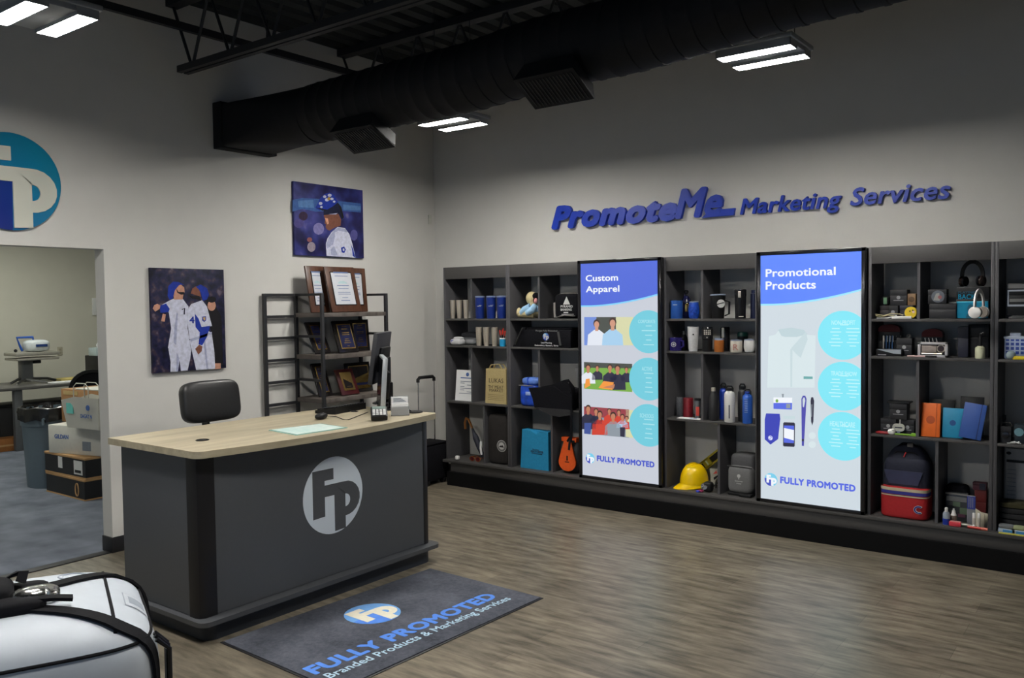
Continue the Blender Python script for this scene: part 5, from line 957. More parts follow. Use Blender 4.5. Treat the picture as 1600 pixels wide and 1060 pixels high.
# second shelf
t, r, h = cup('mug', 'violet navy mug with round white mark at the shelf left', 1045.5, 1066, 528, 2, .05, M('violet navy ceramic', S(34, 26, 92), .2), [(0, 0), (.94, 0), (1, .05), (1, .98), (.95, 1), (.9, .96), (.9, .1), (0, .08)], None, 'mug'); Tq = Matrix.Rotation(R(20), 4, 'Z') @ TX(0, -r*.96, 0) @ FY; b = MB(); b.prism(circ(-.01, h*.5, .019, 20), 0, .006, pw, Tq); b.prism(circ(-.01, h*.5, .014, 20), .005, .007, M('violet navy ceramic'), Tq); b.prism(circ(-.01, h*.5, .009, 16), .006, .008, pw, Tq); b.part('mark', t, 'round white mark'); b = MB(); b.tube([(r*.92, -.01, h*.8), (r*1.5, -.02, h*.75), (r*1.55, -.02, h*.4), (r*.95, -.01, h*.2)], .008, M('violet navy ceramic'), 8); b.part('handle', t)
t, r, h = cup('bottle', 'small black bottle behind the violet navy mug', 1063.5, 1074, 523, 2, .17, black, [(0, 0), (.95, 0), (1, .05), (1, .8), (.6, 1), (0, 1)], None, 'bottle', (M('grey metal cap', S(120, 118, 112), .35, .8), [(0, 1), (.5, 1), (.5, 1.22), (0, 1.24)]))
t, r, h = cup('tumbler', 'tall white tapered tumbler on the middle unit second shelf', 1074, 1092, 511, 2, .04, M('white speckled enamel', S(196, 196, 198), .35, var=.1, scale=50), [(0, 0), (.72, 0), (.76, .02), (1, .97), (1, 1), (.94, 1), (.9, .9), (0, .9)], None, 'cup'); MB().box(-.004, .006, -r*.99, -r*.9, h*.66, h*.72, black, 0, Matrix.Rotation(R(25), 4, 'Z')).part('mark', t)
t, r, h = cup('tumbler', 'black tumbler with grey grille patch on the second shelf', 1096.5, 1114, 512, 2, .05, black, [(0, 0), (.86, 0), (.9, .03), (.92, .5), (1, .52), (1, .96), (0, .96)], None, 'cup', (black_gloss, [(0, .96), (1.0, .96), (.9, 1.02), (0, 1.03)])); b = MB(); T = Matrix.Rotation(R(24), 4, 'Z')
for i in range(4):
    for j in range(3): b.box(-r*.62+i*r*.33, -r*.38+i*r*.33, -r*1.0, -r*.8, h*(.70+.075*j), h*(.755+.075*j), steel, .001, T)
b.box(-r*.2, r*.1, -r*1.0, -r*.8, h*.56, h*.62, steel, .002, T); b.part('grille_patch', t, 'grey grille patch')
copper = M('polished copper', S(214, 130, 66), .28, .6, var=.05)
t, r, h = cup('mug', 'shiny copper cup on the second shelf of the middle unit', 1115.5, 1131.5, 530, 2, .03, copper, [(0, 0), (.9, 0), (1, .06), (1, .92), (0, .92)], None, 'cup', (clr, [(0, .92), (1.02, .92), (1.0, 1.05), (.3, 1.08), (0, 1.08)]))
t, r, h = cup('flask', 'black flask with silver strip behind the copper cup', 1125.5, 1140.5, 511, 2, .13, black_gloss, [(0, 0), (.9, 0), (.95, .03), (1, .6), (1, .95), (.9, 1), (0, 1)], None, 'bottle'); MB().box(-r*.7, -r*.1, -r*1.0, -r*.7, h*.55, h*.97, steel, .006, Matrix.Rotation(R(22), 4, 'Z')).part('strip', t, 'silver strip')
t, r, h = cup('tumbler', 'cream tumbler with pink letter on the second shelf', 1141, 1160, 532, 2, .03, M('cream enamel', S(206, 200, 188), .35, var=.03), [(0, 0), (.92, 0), (1, .06), (1, .94), (0, .94)], None, 'cup', (clr, [(0, .94), (.98, .94), (.98, 1.02), (.3, 1.08), (0, 1.08)], 'clear lid')); b = MB(); b.text('R', -.02, h*.22, .034, h*.46, M('pink print', S(190, 140, 130), .6), Matrix.Rotation(R(20), 4, 'Z') @ TX(0, -r*1.0, 0) @ FY, .004, -.01); b.part('print', t, 'pink letter R')
t, r, h = cup('tumbler', 'dark tumbler with green lid behind the cream and white cups', 1152, 1169, 522, 2, .17, black, STR, None, 'cup', (M('bottle green plastic', S(12, 70, 62), .35), [(0, .86), (1.02, .86), (1.04, 1.0), (.9, 1.1), (0, 1.12)], 'green lid'))
t, r, h = cup('stemless_tumbler', 'white egg shaped wine tumbler at the right of the second shelf', 1162, 1180, 531, 2, .04, M('white satin enamel', S(200, 200, 198), .3, var=.02), [(0, 0), (.55, 0), (.8, .08), (1, .42), (.97, .7), (.9, .95), (0, .95)], None, 'cup', (clr, [(0, .95), (.92, .95), (.92, 1.02), (.3, 1.07), (0, 1.07)], 'clear lid'))
# third shelf
glassm = M('clear drinking glass', (.9, .92, .95), .03, trans=.95, var=0)
t, r, h = cup('glass', 'clear glass tumbler at the left of the third shelf', 1056, 1068, 621, 3, .10, glassm, [(0, 0), (.8, 0), (1, 1), (.93, 1), (.75, .08), (0, .08)], None, 'glass')
t, r, h = cup('can', 'dark red tin beside the clear glass on the third shelf', 1067, 1083, 622, 3, .14, M('dark red tin', S(120, 24, 34), .35, var=.25, scale=40), [(0, 0), (1, 0), (1, .97), (.95, 1), (0, 1)], None, 'tin'); 
t, r, h = cup('glass', 'short glass with red print next to the third shelf divider', 1085, 1095.5, 623, 3, .08, M('grey printed glass', S(96, 100, 104), .2), [(0, 0), (.85, 0), (1, 1), (.9, 1), (.8, .06), (0, .06)], None, 'glass', (black, [(0, .9), (1.04, .9), (1.04, 1.0), (0, 1.0)], 'black lid')); MB().box(-r*.5, r*.6, -r*1.0, -r*.6, h*.15, h*.6, M('red print', S(190, 62, 50), .6), .002, Matrix.Rotation(R(20), 4, 'Z')).part('print', t, 'red print')
x, w, h = slot(1060, 1095, 650, 3, .04); t = put('flyer', 'white printed sheet lying before the glasses on the third shelf', 'paper', x, .05, 3, None, R(6)); MB().box(-w/2, w/2, -.04, .04, 0, .003, white).part('sheet', t); MB().box(.0, w*.3, -.02, .01, .003, .0036, ib).box(.02, w*.4, .015, .035, .003, .0036, M('yellow print', S(200, 170, 50), .6)).part('print', t)
BOT = [(0, 0), (.93, 0), (1, .02), (1, .72), (.9, .80), (.5, .90), (.46, .93), (0, .93)]
def bottle(label, px0, px1, pt, row, y, mat, capm, prof=BOT, loop=False, name='water_bottle', grp='water bottles on the third shelf', cap=None):
    t, r, h = cup(name, label, px0, px1, pt, row, y, mat, prof, grp, 'bottle'); b = MB(); c_ = cap or [(0, .92), (.56, .92), (.56, 1.0), (0, 1.0)]; b.lathe([(a*r, z*h) for a, z in c_], capm, 24)
    if loop: b.tube([(-r*.62, 0, h*.90), (-r*.66, 0, h*1.0), (-r*.4, 0, h*1.06), (r*.4, 0, h*1.06), (r*.66, 0, h*1.0), (r*.62, 0, h*.90)], .006, black, 8)
    b.part('cap', t); return t, r, h
SH = [(0, 0), (.95, 0), (1, .02), (1, .82), (.85, .88), (.6, .91), (.6, .93), (0, .93)]
bottle('slim black bottle with steel cap on the middle unit third shelf', 1107, 1122, 606, 3, .05, M('matt black enamel', (.014, .014, .016), .5), steel, [(0, 0), (.95, 0), (1, .02), (1, .68), (.55, .82), (.42, .88), (.42, .9), (0, .9)], cap=[(0, .89), (.45, .89), (.45, 1.0), (0, 1.0)])
bottle('blue bottle mostly hidden behind the white bottle', 1124, 1137, 603, 3, .15, M('royal blue enamel', S(28, 60, 160), .35), black, SH, True)
t, r, h = bottle('white bottle with black loop cap on the third shelf', 1131.5, 1148.5, 607, 3, .03, M('white satin enamel'), black, SH, True); MB().box(-.004, .004, -r*1.01, -r*.9, h*.12, h*.52, M('dark print', (.02, .025, .05), .7), 0, Matrix.Rotation(R(18), 4, 'Z')).part('print', t, 'dark vertical lettering')
bottle('black bottle with square loop cap behind the blue bottle', 1153, 1167, 604, 3, .13, M('matt black enamel'), black, SH, True)
t, r, h = bottle('blue bottle with pale lettering at the right of the third shelf', 1160, 1176, 612, 3, .03, M('bright blue enamel', S(36, 84, 172), .35), M('blue cap', S(26, 52, 130), .4), SH, True); b = MB()
for k_ in range(7): b.box(-r*.55, r*.1, -r*1.01, -r*.8, h*(.35+.065*k_), h*(.375+.065*k_), M('pale print', S(140, 160, 200), .6), 0, Matrix.Rotation(R(18), 4, 'Z'))
b.part('print', t, 'pale lettering')
# bottom shelf: helmet, level, brush, headlamp
yel = M('yellow hard hat plastic', S(236, 196, 6), .25, var=.0)
x, w, h = slot(1043, 1095, 728, 4, .02); t = put('hard_hat', 'yellow hard hat on the bottom shelf of the middle unit', 'helmet', x+.03, .135, 4, None, R(-38)); ry = w*.40
b = MB(); vs = []; fs = []; n = 40; m = 14
for i in range(m+1):
    a = PI/2*i/m
    for j in range(n): q_ = 2*PI*j/n; vs.append((ry*.86*math.cos(a)**.75*math.cos(q_), ry*1.02*math.cos(a)**.75*math.sin(q_), .035+(h-.035)*math.sin(a)))
for i in range(m):
    for j in range(n): fs.append((i*n+j, i*n+(j+1) % n, (i+1)*n+(j+1) % n, (i+1)*n+j))
b.add(vs, fs, yel); b.tube([(ry*.18, ry*.9*math.cos(R(a)), .06+(h-.058)*math.sin(R(a))) for a in range(20, 161, 10)], .006, yel, 8).tube([(-ry*.18, ry*.9*math.cos(R(a)), .06+(h-.058)*math.sin(R(a))) for a in range(20, 161, 10)], .006, yel, 8); b.part('shell', t)
b = MB(); o_ = [(ry*(.90)*math.cos(R(a)), ry*1.06*math.sin(R(a))-(.055*max(0, -math.sin(R(a)))**2)) for a in range(0, 360, 9)]; i_ = [(ry*.8*math.cos(R(a)), ry*.96*math.sin(R(a))) for a in range(0, 360, 9)]
n = 40; vs = [(p[0], p[1], .0+.018*(1 if 1 else 0)-.014*min(1, max(0, -p[1]/ry))) for p in o_]+[(p[0], p[1], .040) for p in i_]+[(p[0], p[1], .010-.010*max(0, min(1, -p[1]/ry))) for p in o_]+[(p[0], p[1], .030) for p in i_]; fs = []
for j in range(n): k_ = (j+1) % n; fs += [(j, k_, n+k_, n+j), (2*n+j, 3*n+j, 3*n+k_, 2*n+k_), (j, 2*n+j, 2*n+k_, k_), (n+j, n+k_, 3*n+k_, 3*n+j)]
b.add(vs, fs, yel); b.part('brim', t)
pA = at(1080, 742, 1, .20); pB = at(1135, 697, 1, .22); oliv = M('olive yellow paint', S(176, 160, 40), .4); cxl = pA.x; t = put('spirit_level', 'yellow spirit level leaning diagonally behind the yellow hard hat', 'level', 2.69, .262, 4, None, (0, R(-40), 0), .03)
b = MB(); z_ = .0; b.box(0, .44, -.012, .012, .022, .036, oliv).box(0, .44, -.012, .012, -.036, -.022, oliv).box(0, .07, -.012, .012, -.03, .03, oliv).box(.19, .26, -.012, .012, -.03, .03, oliv).box(.38, .44, -.012, .012, -.03, .03, oliv); b.part('rail', t); MB().box(.071, .189, -.006, .006, -.0218, .0218, black, .01).box(.261, .379, -.006, .006, -.024, .024, black, .01).part('grip', t, 'black grip'); MB().tube([(.225, -.014, -.02), (.225, -.014, .02)], .007, M('vial', S(200, 210, 160), .1), 10).part('vial', t)
x = at(1107, 740, 1, .12).x; t = put('ice_scraper', 'grey hand scraper standing beside the hard hat', 'scraper', x+.012, .19, 4); MB().prism([(-.03, 0), (.01, 0), (.018, .06), (.075, .12), (.08, .15), (-.03, .15), (-.02, .09)], -.012, .012, M('pale grey plastic', S(150, 148, 136), .5), FY).part('blade', t); MB().prism([(.0, .11), (.035, .118), (.025, .14)], .0121, .0135, M('red print', S(190, 62, 50), .6), FY).part('mark', t, 'red mark')
x = at(1112, 760, 1, .03).x; t = put('head_lamp', 'black head lamp with clear lens beside the divider', 'lamp', x-.035, .05, 4); MB().soft((0, 0, .038), (.07, .07, .076), black, .6, .6).part('housing', t); MB().lathe([(0, 0), (.026, 0), (.026, .008), (0, .012)], M('silver reflector', (.5, .5, .5), .1, .8), 20, TX(-.018, -.028, .042) @ Matrix.Rotation(R(70), 4, 'X')).part('lens', t); b = MB(); b.tube([(.03, .02, .04), (.06, .05, .07), (.04, .09, .11), (-.0, .1, .08)], .01, black_cloth, 4, flat=(.02, .003)); b.part('headband', t)
x = at(1095, 765, 1, .0).x; t = put('keyring', 'small red and blue keyring on the bottom shelf near the hard hat', 'keyring', x, .0, 4); MB().soft((0, 0, .010), (.04, .03, .02), M('violet red plastic', S(140, 40, 80), .3), .7, .7, 16, 10).part('tag', t); MB().soft((-.015, -.018, .008), (.03, .02, .015), M('blue plastic', S(50, 70, 190), .3), .7, .7, 16, 10).part('charm', t)
x, w, h = slot(1137, 1178, 712, 4, .03); gcl = M('grey heather cloth', S(104, 104, 104), .9, var=.12, bump=.3, scale=120); gdk = M('dark heather cloth', S(72, 72, 74), .9, var=.1, bump=.3, scale=120); t = put('cooler_backpack', 'grey cooler bag with white tree print on the bottom shelf', 'bag', x-.01, .13, 4)
MB().soft((0, .02, h*.5), (w*.93, .17, h), gdk, .3, .35, 32, 18).part('body', t); MB().soft((.0, -.03, h*.40), (w*.94, .16, h*.66), gcl, .35, .4, 32, 16).part('front_pocket', t); MB().tube([(-w*.47, -.09, h*.71), (0, -.102, h*.715), (w*.47, -.09, h*.70)], .005, black, 6).part('zip', t); MB().box(-w*.46, w*.46, -.10, .02, 0, .025, black, .01).box(.0, .09, -.115, -.03, 0.0, .02, black, .006).part('base', t)
b = MB(); Tq = TX(0, -.1115, 0) @ FY; b.prism(circ(.0, h*.50, .013, 14), 0, .002, pw, Tq); b.prism([(-.003, h*.42), (.003, h*.42), (.003, h*.5), (-.003, h*.5)], 0, .002, pw, Tq); b.text('Gateway', -.03, h*.35, .06, .013, pw, Tq, .001, .02); b.text('CHURCH', -.018, h*.30, .036, .010, pw, Tq, .001, .02); b.part('print', t, 'white tree print')

# ---- unit right of the bright screen
blkbox = M('black gift carton', S(34, 34, 38), .55, var=.06); greyink = M('pale grey ink', S(150, 150, 152), .6)
def gbox(label, px0, px1, pt, row, y, d=.09, mark=True, dz=0.0, mat=None, rz=0.0, grp=None, h=None, cat='box', name='gift_box', flip=False):
    x, w, hh = slot(px0, px1, pt, row, y-d/2); h = h or (hh-dz); t = put(name, label, cat, x, y, row, grp, rz, dz); m = mat or blkbox
    MB().box(-w/2, w/2, -d/2, d/2, 0, h*.62, m, .002).part('tray', t); MB().box(-w/2-.001, w/2+.001, -d/2-.001, d/2+.001, h*.625, h, m, .002).part('lid', t)
    if mark:
        b = MB(); b.prism(circ(0, h*.5, .012, 16), 0, .001, greyink, TX(0, -d/2-.0012, 0) @ FY); b.box(-w*.3, w*.3, -d/2-.0022, -d/2-.0012, h*.30, h*.34, greyink); b.part('printed_mark', t, 'pale round mark')
    return t, w, h
hb_ = .072
gbox('small dark box low at the left of the charging box pile', 1375, 1389, 477, 1, .17, .08, False, 0, M('dark brown carton', S(40, 34, 36), .55), h=.085)
gbox('dark box with pale dot beside the white cable, top shelf', 1387.5, 1403, 477, 1, .17, .08, True, h=.085)
gbox('dark navy box behind the yellow round toy', 1406, 1427, 476, 1, .17, .09, True, 0, M('dark navy carton', S(30, 32, 48), .5), h=.085)
gbox('black box with round mark topmost in the left top compartment', 1391, 1417, 453, 1, .17, .09, True, .0855)
x, w, h = slot(1417.5, 1432, 459, 1, .13); t = put('wooden_cube_speaker', 'small tan wooden cube on top of the dark navy box', 'speaker', x-.003, .17, 1, None, 0, .0855); MB().box(-w*.47, w*.47, -.035, .035, 0, h-.0855, wood('tan bamboo', S(120, 92, 62), S(146, 114, 80), (30, 30, 8), .5), .006).part('case', t); MB().lathe([(0, 0), (.018, 0), (.014, .003), (0, .003)], M('tan grille', S(96, 74, 52), .7), 18, TX(0, -.035, (h-.0855)/2) @ Matrix.Rotation(R(90), 4, 'X')).part('grille', t)
x, w, h = slot(1377, 1388.5, 463, 1, .13); t = put('mini_speaker', 'small black round speaker with green front on the dark box', 'speaker', x, .17, 1, None, 0, .0855); MB().soft((0, 0, (h-.0855)/2), (w*1.2, .07, h-.0855), black, .6, .6).part('case', t); MB().box(-w*.25, w*.25, -.037, -.030, .008, h-.095, M('dull green grille', S(92, 128, 100), .6), .003).part('grille', t, 'green grille')
x, w, h = slot(1378, 1410, 491, 1, .02); t = put('charger_pad', 'flat white power bank with tangled pale cable on the top shelf', 'charger', x+.04, .05, 1); MB().box(-.045, .075, -.03, .03, 0, .018, white_gloss, .004).part('case', t); b = MB(); cab = M('pale yellow cable', S(196, 184, 140), .5)
b.tube([(-.03, -.01, .02), (-.07, -.02, .024), (-.11, -.01, .012), (-.14, -.02, .02), (-.15, 0, .03), (-.1, .01, .02), (-.06, .02, .034), (0, .01, .03), (.02, -.01, .024)], .003, cab, 6).tube([(-.02, 0, .02), (-.08, .01, .004), (-.14, -.01, .004)], .004, white, 6); b.part('cable', t)
x, r, h = rnd(1419.5, 1433.5, 479, 1, .04); t = put('round_toy', 'yellow round flat toy leaning by the top shelf divider', 'toy', x-.014, .05, 1); yl_ = M('lemon plastic', S(216, 186, 40), .4); b = MB(); r = .038; Tq = TX(0, 0, r+.001) @ FY
b.lathe([(0, -.010), (r*.9, -.010), (r, -.004), (r, .004), (r*.9, .010), (0, .010)], yl_, 32, Tq); b.part('disc', t); b = MB(); b.prism(arc(0, 0, r*.62, r*.62, 5, 60, 8)+arc(0, 0, r*.4, r*.4, 60, 5, 8), .010, .0115, black, Tq); b.prism(circ(-r*.1, r*.25, r*.12, 12), .010, .0115, black, Tq); b.prism(circ(r*.45, r*.12, r*.2, 12), .011, .0125, M('pale pink plastic', S(214, 180, 180), .5), Tq); b.part('face_marks', t, 'dark and pale marks')
x, w, h = slot(1451, 1494, 478, 1, .05); gbox('flat black box under the picture box, top shelf right compartment', 1452, 1494, 478, 1, .12, .13, False, h=.093)
t, w, h = gbox('black box with a round coloured picture, top shelf', 1450, 1479, 452.5, 1, .12, .07, False, .094); b = MB(); Tq = TX(0, -.037, 0) @ FY; rr_ = min(w, h)*.42; b.prism(circ(.005, h*.5, rr_, 28), 0, .001, M('picture slate', S(92, 98, 108), .6), Tq); b.prism([(.005-rr_*.7, h*.5-rr_*.6), (.005-rr_*.3, h*.5+rr_*.5), (.005+.2*rr_, h*.5+rr_*.6), (.005+rr_*.3, h*.5-rr_*.7)], .0008, .0016, M('picture light', S(150, 150, 146), .6), Tq); b.prism(circ(.005+rr_*.3, h*.5-rr_*.1, rr_*.3, 14), .0012, .002, M('picture rose', S(150, 90, 92), .6), Tq); b.part('round_picture', t, 'round coloured picture')
t, w, h = gbox('black and teal retail box reading BACK under the headphones', 1494.5, 1545, 449, 1, .13, .12, False, 0, black, cat='box'); b = MB(); Tq = TX(0, -.0615, 0) @ FY; tl = M('teal box print', S(18, 124, 158), .6, spec=.2); tw = M('teal pale print', S(70, 180, 205), .5)
b.prism([(-w*.49, .004), (w*.49, .004), (w*.49, h*.52), (-w*.49, h*.52)], 0, .001, tl, Tq); b.prism([(-w*.49, h*.52), (w*.49, h*.52), (w*.49, h*.55), (-w*.49, h*.55)], .0005, .0015, tw, Tq); b.text('BACK', -w*.44, h*.62, w*.54, h*.16, tl, Tq, .001, .02); b.text('PLAYING', -w*.44, h*.80, w*.54, h*.07, M('dark teal print', S(16, 84, 110), .5), Tq, .001, .01)
b.prism(circ(-w*.05, h*.3, w*.1, 18, h*.16), .0008, .0018, M('dark teal print', S(16, 84, 110), .5), Tq); b.prism([(-w*.2, .006), (-w*.12, h*.2), (.02, h*.2), (.1*w, .006)], .0008, .0016, M('dark teal print', S(16, 84, 110), .5), Tq); b.prism(circ(w*.22, h*.14, w*.12, 18, h*.12), .0008, .0018, tw, Tq); b.part('print', t, 'teal print and lettering'); BH = h
def headphones(label, x, y, z, k, rz, cupm, bandm, padm, rx=0.0):
    t = TH('headphones', label, 'headphones', (x, y, z), (rx, 0, rz), 'headphones on the top shelf'); b = MB()
    b.tube([(k*.088*math.cos(R(a)), 0, k*(.10+.105*math.sin(R(a)))) for a in range(-12, 193, 9)], .01, bandm, 4, flat=(.03*k, .010*k)); b.part('headband', t)
    for s in (-1, 1): MB().lathe([(0, 0), (.034*k, 0), (.042*k, .008*k), (.042*k, .022*k), (.03*k, .03*k), (0, .031*k)], cupm, 26, TX(s*.070*k, 0, .05*k) @ Matrix.Rotation(R(90*s), 4, 'Y')).lathe([(.02*k, 0), (.04*k, -.004*k), (.04*k, -.016*k), (.02*k, -.018*k)], padm, 22, TX(s*.070*k, 0, .05*k) @ Matrix.Rotation(R(90*s), 4, 'Y')).part('ear_cup', t)
    return t
p = at(1521, 448, 1, .14); headphones('black headphones sitting on top of the teal retail box', p.x-.005, .13, Z1+BH, .78, R(-25), M('dark brown gloss', (.02, .013, .011), .25), black, black_cloth)
p = at(1533, 484, 1, .02); headphones('white headphones hanging at the front edge of the teal box', p.x-.0, -.055, Z1-.0, .84, R(80), white_gloss, white_gloss, M('grey pad', S(128, 120, 114), .7))
# second shelf
t, w, h = gbox('black pen box with dark red rounded lid at the left', 1372, 1406, 519, 2, .15, .07, False, 0, black); redl = M('dark red lid', (.06, .002, .003), .5, spec=.2); b = MB(); Hh = slot(1372, 1406, 507, 2, .11)[2]; b.prism([(-w/2, h), (w/2, h)]+arc(0, h+(Hh-h)*.35, w/2, (Hh-h)*.65, 0, 180, 14), -.036, .036, redl, FY); b.part('domed_lid', t, 'dark red lid')
for i in range(4): o = put('pen', ['leftmost silver pen', 'second dark blue pen', 'third dark blue pen', 'rightmost dark blue pen'][i]+' standing before the red lidded box', 'pen', at(1379+i*4.6, 530, 1, .07).x, .095, 2, 'pens before the red lidded box'); MB().lathe([(0, 0), (.003, .01), (.0045, .02), (.0045, .13), (0, .135)], steel if i == 0 else M('ink blue pen', S(34, 62, 96), .3), 10).part('barrel', o); MB().box(.004, .006, -.0015, .0015, .09, .13, steel).part('clip', o)
gbox('black box with silver key rings behind the silver card', 1401, 1424.5, 529, 2, .12, .08, True); p = at(1412, 527, 1, .08)
for i, (px, lb) in enumerate(((1402.5, 'silver key ring at the left corner of the black box'), (1418.5, 'silver key ring at the right corner of the black box'))): q_ = at(px, 526, 1, .10); MB().tube([(.012*math.cos(2*PI*k/18), .0, .012+.012*math.sin(2*PI*k/18)) for k in range(18)], .0022, steel, 6, None, True).box(-.004, .004, -.002, .002, -.0, .02, steel, .001, Matrix.Rotation(R(30 if i else -30), 4, 'Y')).thing('key_ring', lb, 'key ring', (q_.x, .12, Z2+slot(1401, 1424, 529, 2, .08)[2]), R(20), 'key rings on the black box')
x, w, h = slot(1369.5, 1409, 546, 2, .03); t = put('tool_box_flat', 'flat black and silver slanted gift case on the second shelf', 'case', x, .05, 2); MB().box(-w/2, w/2, -.03, .03, 0, h, black, .003).part('case', t); b = MB(); b.prism([(-w*.46, h*.95), (w*.49, h*.98), (w*.49, h*.35), (w*.2, h*.4)], .0302, .032, M('silver print', S(170, 174, 178), .35, .4), FY); b.box(-w*.42, -w*.1, -.0325, -.0302, h*.15, h*.25, greyink); b.part('print', t, 'silver wedge')
t, w, h = gbox('black box with dark red domed lid behind the framed clock box', 1440, 1472.5, 527, 2, .17, .07, False, 0, black); b = MB(); Hh = slot(1440, 1472, 514, 2, .13)[2]; b.prism([(-w/2, h), (w/2, h)]+arc(0, h+(Hh-h)*.35, w/2, (Hh-h)*.65, 0, 180, 14), -.036, .036, redl, FY); b.part('domed_lid', t, 'dark red lid'); b = MB()
for k_ in range(4): b.tube([(-.03+k_*.022, -.042, h*.55), (-.04+k_*.022, -.042, h*.95)], .003, steel, 6)
b.part('tools', t, 'silver tools')
x, w, h = slot(1433.5, 1480.5, 535.5, 2, .02); t = put('clock_gift_set', 'white framed gift set with a round watch on the second shelf', 'gift set', x, .05, 2); fr_ = M('pale frame board', S(170, 168, 172), .5); b = MB()
for a in ((-w/2, w/2, h-.014, h), (-w/2, w/2, 0, .014), (-w/2, -w/2+.016, 0, h), (w/2-.016, w/2, 0, h)): b.box(a[0], a[1], -.022, .022, a[2], a[3], fr_, .001)
b.part('frame', t); MB().box(-w/2+.01, w/2-.01, .0, .02, .01, h-.01, black).part('tray', t); MB().box(-w*.38, w*.12, -.014, .002, h*.32, h*.82, M('rose card', S(150, 138, 132), .5), .002).part('card', t); MB().tube([(-w*.38, -.012, h*.24), (w*.3, -.012, h*.24)], .004, steel, 8).part('pen_insert', t); MB().lathe([(0, 0), (.024, 0), (.026, .006), (.02, .008), (0, .008)], steel, 24, TX(w*.26, 0, h*.58) @ Matrix.Rotation(R(90), 4, 'X')).lathe([(0, .0082), (.019, .0082), (.019, .0095), (0, .0095)], M('dark watch dial', (.03, .015, .012), .3), 24, TX(w*.26, 0, h*.58) @ Matrix.Rotation(R(90), 4, 'X')).part('watch', t)
x, w, h = slot(1418, 1451, 554, 2, .0); t = put('pen', 'flat pale pink pen lying before the framed gift set', 'pen', x+.02, .012, 2, None, R(3)); MB().tube([(-.085, 0, .006), (.02, 0, .006)], .0055, M('pale pink plastic', S(214, 180, 180), .5), 8).part('barrel', t); MB().tube([(.02, 0, .006), (.085, 0, .006)], .0055, black, 8).part('cap', t)
gbox('tall dark carton standing behind the cream pump bottle', 1497, 1513, 511, 2, .15, .10, False, 0, M('dark navy carton', S(30, 32, 48), .5)); gbox('tall black carton right of the dark navy carton, second shelf', 1513.5, 1545, 507.5, 2, .18, .10, False, 0, black)
t, r, h = cup('pump_bottle', 'cream bottle with black pump on the second shelf', 1523.5, 1539.5, 541, 2, .03, M('cream soap plastic', S(204, 206, 176), .4), [(0, 0), (.92, 0), (1, .06), (1, .78), (.9, .9), (.6, .94), (.6, 1), (0, 1)], None, 'bottle'); MB().lathe([(0, h), (r*.35, h), (r*.3, h+.05), (r*.2, h+.06), (r*.2, h+.075), (0, h+.075)], black, 16).tube([(0, 0, h+.072), (.02, -.0, h+.082), (.025, -.02, h+.076)], .005, black, 8).part('pump', t, 'black pump')
# third shelf
gbox('black box with round mark at the lower left of the pyramid pile', 1376, 1400, 652, 3, .12, .09, True, h=.096); gbox('black box with round mark at the lower right of the pyramid pile', 1407.5, 1428.5, 652, 3, .12, .09, True, h=.096)
t, w, h = gbox('black box on top of the two lower boxes, third shelf', 1390, 1417, 631, 3, .11, .09, True, .0965); x, w2, _ = slot(1388.5, 1421, 629, 3, .06)
b = MB(); b.box(-w*.66, w*.66, -.05, .05, h, h+.012, black, .002); b.part('wide_lid', t)
x, w, h = slot(1393, 1412.5, 664, 3, .03); t = put('name_tag', 'white rounded name tag standing before the black boxes', 'tag', x, .055, 3); b = MB(); rr_ = .022; o_ = arc(w/2-rr_, .045, rr_, .025, -90, 90, 8)+arc(-w/2+rr_, .045, rr_, .025, 90, 270, 8); b.prism(o_, -.004, .004, M('white tag plastic', S(190, 190, 180), .4), FY); b.box(-.01, .01, -.01, .02, 0, .022, clr); b.part('plate', t); b = MB(); b.box(-w*.3, w*.3, -.0052, -.004, .041, .049, M('dark print', (.02, .025, .05), .7)); b.part('print', t)
x = at(1392, 674, 1, .0).x; t = put('pebble_toy', 'small white crumpled object before the white name tag', 'toy', x, .02, 3); MB().soft((0, 0, .019), (.048, .04, .038), white_gloss, .8, .7, 16, 10).part('body', t); MB().soft((.01, -.01, .034), (.024, .02, .018), white_gloss, .9, .9, 12, 8).part('knob', t)
x = at(1374, 676, 1, .0).x; t = put('carabiner', 'red carabiner strap lying at the left of the third shelf', 'carabiner', x+.025, .03, 3); MB().tube([(.05*math.cos(2*PI*k/24), .022*math.sin(2*PI*k/24), .008) for k in range(24)], .0065, M('red anodised', S(150, 34, 42), .35), 8, None, True).part('ring', t); MB().box(.03, .08, -.01, .01, .001, .012, M('red anodised'), .003).part('strap', t)
x = at(1415, 677, 1, .0).x; t = put('toothbrush_pen', 'lime green stick with blue end lying on the third shelf', 'pen', x, .02, 3, None, R(2)); MB().tube([(-.075, 0, .007), (.05, 0, .007)], .0065, M('lime plastic', S(120, 170, 40), .4), 8).part('handle', t); MB().box(.03, .075, -.008, .008, .0, .02, M('lime plastic'), .003).part('head', t)
